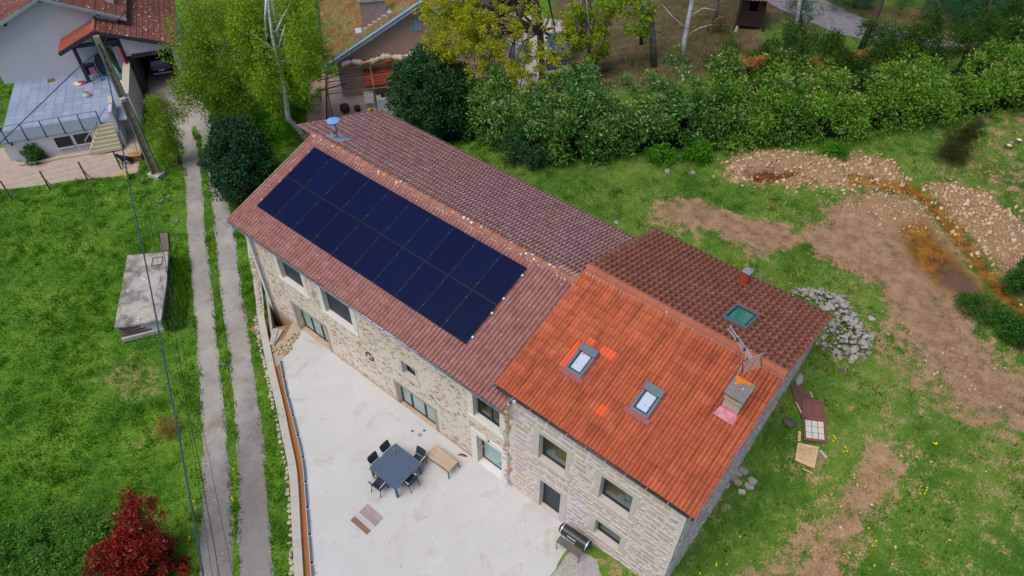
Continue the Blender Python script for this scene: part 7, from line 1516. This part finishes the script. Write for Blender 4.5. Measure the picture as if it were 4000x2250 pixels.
shrub('dry_tuft', 'tall tuft of yellow dry stems in the field near the track', (428, 1085), (.3, .3, .35), 14, .18, 1300, .35, .008, leafmat('dry_stem', [lin('#8c7c3c'), lin('#a8904c')], .8, .1, .1), 100, up=1.2)
for i, (u, v, lb) in enumerate(((2230, -50, 'dark undergrowth under the large pine'), (2400, 20, 'dark bushy undergrowth along the lane'), (2500, 30, 'dark undergrowth towards the right edge beyond the lane'), (2560, 70, 'leafy bush at the upper right edge'), (2480, 112, 'low green bush behind the cypress hedge'))): shrub('undergrowth', lb, (u, v), (1.6, 1.3, .8), 50, .35, 5000, .14, .04, L_EVG if i < 3 else L_SHR, 110+i)
for i, (u, v, lb) in enumerate(((1440, 250, 'leafy laurel suckers at the left end of the hedge'), (1250, 330, 'dark shrub joining the evergreen to the laurel hedge'), (1330, 400, 'low dark shrub below the evergreen'))): shrub('laurel_shrub', lb, (u, v), (1.4, 1.3, 1.0), 60, .3, 6500, .14, .055, L_LAU if i == 0 else L_EVG, 120+i)
# red photinia and conifer at the bottom left
pb0 = gpt(D(352, 1442)); e = thing('photinia_bush', 'tall dark red photinia bush at the bottom left', 'shrub', pb0)
c_ = [above(pb0, u*K, v*K, 5) for u, v in ((352, 1285), (340, 1370), (300, 1420), (380, 1400), (440, 1440))]
cl = np.concatenate([ellipsoid_clumps(c_[0], (.42, .42, .5), 40, .17, R_, .3), ellipsoid_clumps(c_[1], (.85, .85, .75), 110, .2, R_, .5), ellipsoid_clumps(c_[2], (.85, .8, .7), 90, .2, R_, .5), ellipsoid_clumps(c_[3], (.8, .7, .8), 80, .18, R_, .5), ellipsoid_clumps(c_[4], (.5, .5, .6), 30, .17, R_, .4)]); cl[:, :3] += R_.normal(0, .13, (len(cl), 3)); bushy(e, cl, 26000, .12, .045, L_RED, 130, 'red_foliage', 0, .8, .4, .3)
cl2 = ellipsoid_clumps(c_[4]-np.array([0, 0, .4]), (.5, .5, .6), 30, .18, R_, .5); bushy(e, np.concatenate([cl2, cl[::4]]), 3500, .09, .035, L_RG, 131, 'green_foliage', 0, .8, .4, .2)
for k in range(5): MB().tube([pb0, pb0+np.array([.1*k-.2, .1, .8]), c_[k % 4]], [.04, .03, .01], 6).build('stem', BARK_D, e)
r = np.random.default_rng(140); cl = []
for _ in range(230):
    s = r.random(); u, v = -40+s*330, 1330-30*math.sin(s*3)+r.random()*190-s*30; b = bp(u*K, v*K, .9); z = .9+.5*r.random(); q = bp(u*K, v*K, z); cl.append((q[0], q[1], z, .22*r.uniform(.7, 1.3))); cl.append((q[0], q[1], z-.4, .25))
cb = gpt(D(120, 1400)); e = thing('clipped_conifer_hedge', 'hacked-back green conifer hedge at the bottom left corner', 'hedge', cb); bushy(e, np.array(cl), 44000, .16, .03, L_CN2, 141, 'foliage', 0, .8, .3, .3); bushy(e, np.array(cl)[::9], 900, .15, .02, L_DEAD, 142, 'brown_sprays', 0, .8, .3, .3)
CUT = M('cut_wood', [lin('#d8c48c'), lin('#e4d4a4')], 5, .8)
for i, (u, v) in enumerate(((258, 1312), (266, 1325), (240, 1330), (262, 1345), (232, 1350))):
    q = bp(u*K, v*K, 1.05); g_ = MB().tube([q+np.array([0, 0, -.9]), q], [.05, .045], 8).build('cut_stem', BARK_D, e); MB().lathe(q, [(.045, .0), (.046, .008), (.01, .01)], 9).build('cut_face', CUT, g_)
for k in range(9): q = bp((250+R_.normal(0, 22))*K, (1320+R_.normal(0, 12))*K, .95); d = R_.normal(0, 1, 3); d[2] = abs(d[2])*.4; d /= np.linalg.norm(d); MB().tube([q, q+d*.4], [.012, .005], 5).build('bare_twig', BARK_G, e)

# ================================================================ THINGS IN THE BACK GARDEN
GREYR = M('pale_grey_rock', [lin('#7c766e', .95), lin('#9c968e', .95), lin('#b0aaa2', .95), lin('#bcb6ac', .95)], 5, .93, .6, 20, rand=.55, fine=.4, spots=((lin('#a8906c'), 4., .3, .25),))
GM = [rock_mesh(40+i, GREYR, 'rubble_rock', .85) for i in range(7)]
poly = dp((1975, 745), (2000, 728), (2060, 725), (2120, 745), (2150, 790), (2195, 850), (2190, 895), (2140, 915), (2080, 890), (2040, 855), (2060, 815), (2090, 795), (2040, 760)); PX = np.array([p[:2] for p in poly]); lo, hi = PX.min(0), PX.max(0); r = np.random.default_rng(3); n_ = 0; placed = []
labs = ['pale grey rock in the heap behind the house, upper half nearer the eaves', 'pale grey rock in the heap behind the house, lower half towards the grass']
while n_ < 190:
    q = lo+(hi-lo)*r.random(2); sd_ = float(sdist(np.array([q[0]]), np.array([q[1]]), PX)[0])
    if sd_ < .02: continue
    s = r.choice((.16, .2, .26, .32, .42), p=(.3, .28, .22, .13, .07)); h = gz(*q)+min(sd_, .6)*.45
    vv = proj(np.array([[q[0], q[1], h]]))[1][0]
    if any(math.hypot(q[0]-a, q[1]-b) < .42*(s+c) for a, b, c in placed) and r.random() < .8: continue
    placed.append((q[0], q[1], s)); o = rock(GM[n_ % 7], 'rubble_rock', None, (q[0], q[1], h), s); tag(o, labs[0] if vv < 1270 else labs[1], 'rock', 'upper rocks of the grey heap' if vv < 1270 else 'lower rocks of the grey heap'); n_ += 1
DM = [rock_mesh(60+i, M('dark_rock%d' % i, [lin('#4c4648'), lin('#665e60')], 5, .95, .5), 'boulder', .8) for i in range(2)]
for u, v, s, lb in ((1985, 1065, .5, 'dark round stone beside the old door'), (2117, 747, .42, 'round pale boulder on the grass above the grey heap'), (2192, 802, .34, 'pale boulder standing right of the grey heap'), (2190, 845, .3, 'small pale boulder right of the heap, on bare soil'), (2117, 933, .3, 'dark grey boulder in the grass below the heap'), (1678, 432, .42, 'flat pale stone in the grass below the hedge, left one'), (1742, 437, .5, 'flat pale stone in the grass below the hedge, right one'), (2010, 955, .55, 'pinkish flat slab stone against the gable wall'), (2543, 360, .22, 'small pale stump stone in the grass, upper right'), (1550, 562, .28, 'pale boulder at the back gutter of the farmhouse')):
    p = gpt(D(u, v)); o = rock(random.choice(GM if 'dark' not in lb else DM), 'boulder', None, p+np.array([0, 0, s*.12]), s, .6); tag(o, lb, 'rock')
r = np.random.default_rng(12)
for i, (u, v) in enumerate(((2885, 1850), (2905, 1840), (2860, 1865), (2940, 1880), (2925, 1900), (2880, 1885), (2835, 1895))):
    p = gpt(G(u, v)); m = []
    for t in np.linspace(0, 6.28, 7, endpoint=False): m.append((p[0]+(.13+r.uniform(0, .08))*math.cos(t), p[1]+(.1+r.uniform(0, .06))*math.sin(t)))
    o = MB().prism(m, p[2]-.02, p[2]+.06).build('flat_stone', GREYR); tag(o, 'flat broken stone in the dark grass beside the gable', 'stone', 'flat stones by the gable')
# plates lying on the slope: a frame from four ground corners
class Plate:
    def __init__(s, pts, lift=.05): s.P = [gpt(G(*p))+np.array([0, 0, lift]) for p in pts]; n = np.cross(s.P[1]-s.P[0], s.P[3]-s.P[0]); n /= np.linalg.norm(n); s.n = n if n[2] > 0 else -n
    def at(s, a, b, h=0.): P = s.P; return (P[0]*(1-a)+P[1]*a)*(1-b)+(P[3]*(1-a)+P[2]*a)*b+s.n*h
    def box(s, a0, a1, b0, b1, h0, h1): return MB().hexa([s.at(a0, b0, h0), s.at(a1, b0, h0), s.at(a1, b1, h0), s.at(a0, b1, h0)], [s.at(a0, b0, h1), s.at(a1, b0, h1), s.at(a1, b1, h1), s.at(a0, b1, h1)])
RDW = M('dark_red_door', [lin('#5e2422'), lin('#72302c')], 3, .5, spec=.4); PANE = M('dusty_pane', [lin('#6c727c'), lin('#9c9c98'), lin('#b0a890')], 1.6, .2, spec=.5)
pl = Plate(((3129, 1565), (3214, 1575), (3226, 1738), (3137, 1727)), .12); e = thing('old_door', 'dark red half-glazed door lying on rubble beside the gable', 'door', pl.at(.5, .5)); 
pl.box(0, 1, 0, 1, 0, .012).build('backing', RDW, e)
for a0, a1, b0, b1 in ((0, .09, 0, 1), (.91, 1, 0, 1), (.09, .91, 0, .06), (.09, .91, .42, .5), (.09, .91, .94, 1), (.47, .53, .06, .42)): pl.box(a0, a1, b0, b1, .013, .045).build('stile', RDW, e)
for a in (.12, .56): pl.box(a, a+.32, .09, .39, .013, .03).build('wood_panel', RDW, e)
for i in range(3):
    for j in range(3): pl.box(.1+i*.273, .1+i*.273+.255, .51+j*.144, .51+j*.144+.134, .014, .022).build('pane', PANE, e)
for i in (1, 2): pl.box(.09+i*.273, .105+i*.273, .5, .94, .014, .04).build('glazing_bar', RDW, e)
MB().lathe(pl.at(.06, .47, .045), [(.02, 0), (.03, .03), (.01, .06)], 8).build('door_knob', IRON, e)
pts = [gpt(G(*p))+np.array([0, 0, .1]) for p in ((3083, 1510), (3118, 1508), (3148, 1530), (3172, 1566), (3165, 1600), (3136, 1650), (3110, 1590))]; o = MB().add(pts+[p-np.array([0, 0, .05]) for p in pts], [tuple(range(7)), tuple(range(13, 6, -1))]+[(i, (i+1) % 7, 7+(i+1) % 7, 7+i) for i in range(7)]).build('rusty_sheet', M('rust_sheet', [lin('#5c4038'), lin('#74524a')], 3, .85)); tag(o, 'rounded brown rusty sheet half under the old door', 'sheet')
pl = Plate(((3113, 1735), (3196, 1752), (3177, 1837), (3102, 1804)), .1); RAWW = M('raw_timber', [lin('#b89a74'), lin('#d0b48c')], 3, .85, wave=(lin('#7c5c40'), 2., (0, 0, .4), .4, (1, 6, 1))); e = thing('timber_panel', 'broken pale timber door panel on the rubble', 'panel', pl.at(.5, .5))
for a0, a1, b0, b1 in ((0, 1, 0, .12), (0, 1, .82, 1), (0, .12, .12, .82), (.44, .56, .12, .82), (.88, 1, .12, .82)): pl.box(a0, a1, b0, b1, 0, .04).build('rail', RAWW, e)
for a0 in (.12, .56): pl.box(a0, a0+.32, .12, .82, .0, .012).build('torn_panel', M('torn_ply', [lin('#6c5644'), lin('#c4a880'), lin('#5c4636')], 7, .9), e)
for i, (a, b, w, lb, mt) in enumerate((((3105, 1575), (3128, 1620), .05, 'thin weathered lath beside the rusty sheet', RAWW), ((3120, 1690), (3118, 1730), .1, 'short raw board under the old door', RAWW), ((3200, 1765), (3226, 1795), .09, 'white splintered board beside the timber panel', CAPC), ((3130, 1835), (3170, 1855), .05, 'thin stick on the rubble below the timber panel', RAWW), ((3160, 1535), (3172, 1560), .04, 'pale stick along the rusty sheet', RAWW))):
    A, B = gpt(G(*a)), gpt(G(*b)); o = MB().bar(A+np.array([0, 0, .1]), B+np.array([0, 0, .1]), w, .03).build('loose_board', mt); tag(o, lb, 'board')
A = gpt(G(2895, 1925)); e = thing('hollow_brick', 'broken hollow brick in the dark grass at the gable', 'brick', A, .5)
for y in (-.06, 0, .06): MB().box((0, y, .06), (.24, .02, .12)).build('brick_web', CAPC, e, local=True)
MB().box((0, 0, .125), (.24, .14, .012)).build('brick_face', CAPC, e, local=True)
# stumps upper right
for u, v, lb in ((2535, 372, 'pale freshly cut stump in the grass, lower one'), (2560, 358, 'pale freshly cut stump in the grass, upper one')):
    p = gpt(D(u, v)); e = thing('tree_stump', lb, 'stump', p); MB().lathe(p, [(.16, -.05), (.13, .08), (.12, .16)], 12).build('bark', BARK_D, e); MB().lathe(p+np.array([0, 0, .162]), [(.115, 0), (.1, .008), (.02, .01)], 12).build('cut_face', CUT, e)
# dandelions
YEL = M('dandelion_yellow', [lin('#f0d800', .95)], 2, .8); zq = lambda a, b: (2700+a*.5867, 1400+b*.5867)
fm = MB(); fm.lathe((0, 0, .0), [(.012, 0), (.034, .012), (.03, .022), (.01, .026)], 9); fme = fm.mesh('dandelion'); fme.materials.append(YEL)
fl_ = [zq(*p) for p in ((945, 530), (952, 545), (940, 562), (1018, 602), (1008, 630), (1028, 630), (1605, 575), (1625, 575), (1618, 582), (1587, 700), (1515, 910), (1545, 908), (1557, 888), (1563, 872), (1173, 1140), (1222, 1225), (1198, 1256), (1352, 1260), (1708, 1218), (165, 1375), (162, 1388), (232, 1380), (55, 1440), (320, 1195), (1212, 1388), (1333, 1380), (1952, 765))]+[(760, 1964), (766, 1990), (745, 2102), (742, 2110), (908, 1950), (914, 1958), (915, 1838), (2700+1865*.621, 500+283*.621)]
for u, v in fl_:
    p = gpt(G(u, v)); o = link('dandelion', fme, None); o.location = p+np.array([0, 0, .1]); tag(o, 'yellow dandelion flower in the rough grass', 'flower', 'dandelions')
r = np.random.default_rng(6); p = gpt(G(490, 702)); cl = ellipsoid_clumps(p+np.array([0, 0, .35]), (.3, .3, .2), 10, .1, r, .1); e = thing('yellow_flowers', 'clump of yellow flowers in the grass by the dog', 'flower', p); bushy(e, cl, 300, .06, .05, YEL, 150, 'blossoms', 0, .5, .5, .1); MB().tube([p, p+np.array([0, 0, .3])], [.02, .01], 5).build('stem', BARK_D, e)
# rosette weeds
for i, (u, v, lb) in enumerate(((625, 790, 'pale broad-leaved weed in the field beside the upper track'), (690, 870, 'pale thistle rosette left of the track'), (690, 1280, 'thistle rosette left of the track below the tank'), (880, 1430, 'thistle rosette on the grass strip between the tracks'), (660, 780, 'grey-green thistle rosette near the track top'))):
    p = gpt(G(u, v)); r = np.random.default_rng(160+i); e = thing('thistle_rosette', lb, 'weed', p); LT_ = leafmat('thistle%d' % i, [lin('#5c7c50'), lin('#86a078')], .7, .1, .2)
    for k in range(12):
        a = r.uniform(0, 6.28); T = np.array([[math.cos(a), math.sin(a), .35]]); T /= np.linalg.norm(T); leaf_mesh('leaf', p[None]+np.array([[0, 0, .03]]), T, .32*r.uniform(.6, 1.1), .09, LT_, e, r)
# ---- stuff: rubble grit on the mounds, gravel, grass
def grit(name, label, px_polys, n, s0, s1, mat, seed, cat, hz=0., soft=.0):
    r = np.random.default_rng(seed); P = []
    for poly in px_polys:
        A = np.array([p[:2] for p in poly]); lo, hi = A.min(0), A.max(0); q = lo+(hi-lo)*r.random((n*3, 2)); k = sdist(q[:, 0], q[:, 1], A) > 0; q = q[k][:n]; P.append(q+r.normal(0, soft, q.shape))
    P = np.concatenate(P); m = len(P); z = np.array([gz(*p) for p in P]); S = s0+(s1-s0)*r.random(m)**7
    O = np.array([(1, 0, 0), (0, 1, 0), (-1, 0, 0), (0, -1, 0), (0, 0, .8), (0, 0, -.8)], float); V = O[None]*(1+.5*r.uniform(-1, 1, (m, 6, 1)))*S[:, None, None]*.5
    a = r.uniform(0, 6.28, m); c, s = np.cos(a)[:, None], np.sin(a)[:, None]; V = np.stack([V[..., 0]*c-V[..., 1]*s, V[..., 0]*s+V[..., 1]*c+.3*V[..., 2], V[..., 2]], -1)+np.stack([P[:, 0], P[:, 1], z+hz], -1)[:, None]
    F = np.array([(0, 1, 4), (1, 2, 4), (2, 3, 4), (3, 0, 4), (1, 0, 5), (2, 1, 5), (3, 2, 5), (0, 3, 5)]); Q = (F[None]+6*np.arange(m)[:, None, None]).reshape(-1, 3)
    return tag(np_mesh(name, V.reshape(-1, 3), Q, mat, rnd=np.repeat(r.random(m), 8)), label, cat, kind='stuff')
LOAM = M('ochre_rubble', [lin('#a0805c', 1), lin('#bc9870', 1), lin('#cdb08a', 1), lin('#dcc8aa', 1)], 6, .95, .4, rand=.8)
mA = dp((1812, 430), (1860, 388), (1960, 378), (2060, 396), (2180, 390), (2245, 408), (2290, 470), (2230, 482), (2080, 474), (1950, 470), (1840, 462)); mB = dp((2320, 468), (2410, 462), (2510, 505), (2560, 560), (2640, 640), (2640, 780), (2540, 700), (2450, 620), (2380, 545))
grit('mound_rubble', 'loose ochre stones covering the spoil mounds', [mA, mB], 2600, .025, .3, LOAM, 201, 'rubble', soft=.3); grit('bank_rubble', 'stones strewn on the soil between trench and stream', [dp((2100, 478), (2300, 480), (2380, 570), (2330, 590), (2200, 560), (2120, 520))], 700, .025, .2, LOAM, 206, 'rubble', soft=.35); grit('stream_stones', 'small stones strewn along the stream and bare soil', [dp((2180, 480), (2300, 480), (2400, 600), (2340, 600), (2200, 550)), dp((2000, 1449), (2200, 1130), (2280, 1130), (2120, 1449)), dp((2200, 800), (2500, 900), (2560, 1060), (2300, 930))], 330, .03, .16, LOAM, 202, 'stones', soft=.5)
grit('heap_grit', 'small stone chips between the grey rocks', [poly], 700, .05, .14, GREYR, 203, 'stones', .12)
grit('track_gravel', 'loose gravel lying on the wheel tracks', [[p for p in sp(*L1[3:14])]+[p for p in sp(*R1[3:14])][::-1], [p for p in sp(*L2[3:14])]+[p for p in sp(*R2[3:14])][::-1]], 5200, .015, .06, M('loose_gravel', [lin('#8c8680'), lin('#b8b2ac'), lin('#d4d0ca')], 9, .95, rand=.8), 204, 'gravel', .018)
def grass(name, label, n, region, hl, mat, seed, test):
    r = np.random.default_rng(seed); (x0, x1), (y0, y1) = region; x = r.uniform(x0, x1, n); y = r.uniform(y0, y1, n); nt_ = n//70; m_ = int(n*.45); tx, ty = r.uniform(x0, x1, nt_), r.uniform(y0, y1, nt_); ti = r.integers(0, nt_, m_); x[:m_] = tx[ti]+r.normal(0, .13, m_); y[:m_] = ty[ti]+r.normal(0, .13, m_); tall = np.ones(n); tall[:m_] = 1+.8*(ti % 5 == 0)+.35*(ti % 3 == 0); hue = np.zeros(n); hue[:m_] = ((ti*37) % 11)/11-.5; k = test(x, y, r); x, y, tall, hue = x[k], y[k], tall[k], hue[k]
    z = np.array([gz(a, b) for a, b in zip(x, y)]); P = np.stack([x, y, z-.01], 1); u, v = proj(P); ok = (u > -150) & (u < 4150) & (v > -100) & (v < 2400); P, tall, hue = P[ok], tall[ok], hue[ok]; m = len(P)
    pat = np.sin(P[:, 0]*.9+1.3*np.sin(P[:, 1]*.7))*np.sin(P[:, 1]*.8+np.sin(P[:, 0]*.5)); h = hl*(.6+.5*r.random(m))*(1+.45*pat)*tall; a = r.uniform(0, 6.28, m)+.0; lean = r.uniform(.15, .8, m)
    T = np.stack([np.cos(a)*lean, np.sin(a)*lean, np.ones(m)], 1); T /= np.linalg.norm(T, axis=1)[:, None]; b = a+1.57+r.normal(0, .3, m); S = np.stack([np.cos(b), np.sin(b), 0*b], 1)*(.014+.014*r.random(m))[:, None]
    V = np.stack([P-S, P+S, P+T*h[:, None]], 1).reshape(-1, 3); return tag(np_mesh(name, V, np.arange(3*m).reshape(-1, 3), mat, rnd=np.clip(.5+.2*pat+.5*hue+.16*r.normal(size=m), 0, .99)), label, 'grass', kind='stuff')
TRK = [np.array([p[:2] for p in sp(*L1)]+[p[:2] for p in sp(*R1)][::-1]), np.array([p[:2] for p in sp(*L2)]+[p[:2] for p in sp(*R2)][::-1])]
TKP = np.array([p[:2] for p in TK]); OUTS = [np.array([p[:2] for p in TERR]), np.array([q[:2] for q in PB_]), np.array([bp(*ZR(*q), 0)[:2] for q in ((390, 850), (430, 830), (640, 720), (800, 500), (1000, 560), (620, 1075), (540, 1200), (440, 1180))]), np.concatenate([offs(smooth(dpt, 3), .2)[:, :2], offs(smooth(dpt, 3), -.2)[::-1, :2]]), np.array([p[:2] for p in PIT]), TKP, np.array([WH(-1, -.4)[:2], WH(6.9, -.4)[:2], WH(10.2, 3)[:2], WH(10.2, 14)[:2], WH(-1, 14)[:2]]), np.array([NH(-3, -4)[:2], NH(11, -4)[:2], NH(11, 10)[:2], NH(-3, 10)[:2]]), np.array([(p[0], p[1]) for p in CAPW]+[(p[0], p[1]) for p in DRAIN[::-1]]), np.array([[-14.2, 0], [7.1, 0], [7.1, 9.6], [-14.2, 9.6]])]
def clear(x, y):
    k = np.ones(len(x), bool)
    for p in TRK: k &= sdist(x, y, p) < .09
    for p in OUTS: k &= sdist(x, y, p) < -.03
    return k
def t_field(x, y, r): return clear(x, y) & (gmask('yard', x, y) < .3) & (gmask('garden', x, y) < .5) & (gmask('gravel', x, y) < .3) & (gmask('park', x, y)*.8 < r.random(len(x))) & (gmask('straw', x, y)*1.2 < r.random(len(x)))
def t_garden(x, y, r): return clear(x, y) & (gmask('garden', x, y) > .4) & (np.maximum.reduce([gmask('dirt', x, y)*1.25, gmask('stony', x, y)*1.5, gmask('wet', x, y)*1.3, gmask('park', x, y)*.7, gmask('gravel', x, y)*2, gmask('mud', x, y)]) < r.random(len(x))*.9)
G_F = leafmat('field_grass_blade', [lin('#2c500c', 1.1), lin('#447614', 1.1), lin('#609220', 1.1), lin('#8cac40', 1.1)], .6, .3, .2, scale=.5, rand=.65); G_G = leafmat('garden_grass_blade', [lin('#24440f'), lin('#3f641a'), lin('#5c7c28'), lin('#8c8c4c')], .6, .3, .2, scale=.5, rand=.65)
grass('field_grass', 'long green meadow grass of the field and verges', 330000, ((-46, -2), (-17, 14)), .14, G_F, 301, t_field); grass('garden_grass', 'short patchy grass of the back garden', 260000, ((-12, 26), (-6, 36)), .1, G_G, 302, t_garden)

def t_dry(x, y, r): return clear(x, y) & (gmask('straw', x, y) > r.random(len(x))*.9+.12) & (gmask('yard', x, y) < .3)
grass('dry_grass', 'dry straw-coloured grass in worn patches', 90000, ((-30, 22), (-16, 30)), .15, leafmat('dry_grass_blade', [lin('#7c7038'), lin('#a09256'), lin('#c0b07c')], .8, .2, .1, rand=.7), 303, t_dry)
grit('wall_gravel', 'grey gravel between the grill and the stone house', [sp((2165, 2230), (2224, 2154), (2290, 2160), (2330, 2185), (2360, 2300), (2300, 2420), (2060, 2420))], 2600, .02, .07, M('grey_gravel', [lin('#8c8680'), lin('#b4aeaa'), lin('#d6d2ce')], 9, .95, rand=.8), 205, 'gravel', .01)

r = np.random.default_rng(77); q = np.array([bp(u, v, 0)[:2] for u, v in zip(r.uniform(1150, 2250, 400), r.uniform(1350, 2250, 400))]); q = q[sdist(q[:, 0], q[:, 1], np.array([p[:2] for p in TERR])) > .15][:70]; P = np.stack([q[:, 0], q[:, 1], np.full(len(q), .006)], 1); T = unit(len(q), r); T[:, 2] = .05; T /= np.linalg.norm(T, axis=1)[:, None]
tag(leaf_mesh('leaf_litter', P, T, r.uniform(.03, .09, len(q)), .02, leafmat('dead_leaf', [lin('#6c5844'), lin('#9c8468')], .9, .1, .1), None, r), 'dry leaves and grit blown over the terrace', 'litter', kind='stuff')

r = np.random.default_rng(88); a, b = TK[1], TK[3]; n_ = 5200; t = r.random(n_); P = np.stack([a[0]+(b[0]-a[0])*t, a[1]+(b[1]-a[1])*t, np.zeros(n_)], 1); od = np.array([b[1]-a[1], -(b[0]-a[0]), 0]); od /= np.linalg.norm(od); od = od if od@(a-cen) > 0 else -od
P += od*(r.random(n_)**1.5*.75-.02)[:, None]; P[:, 2] = np.array([gz(p[0], p[1]) for p in P])+r.random(n_)*.45*(1-np.clip((P-a)@od, 0, .7)); T = np.stack([r.normal(0, .35, n_), r.normal(0, .35, n_), np.ones(n_)], 1); T /= np.linalg.norm(T, axis=1)[:, None]
tag(leaf_mesh('bank_grass', P, T, r.uniform(.2, .5, n_), .025, G_F, None, r), 'tall grass grown up against the concrete tank', 'grass', kind='stuff')
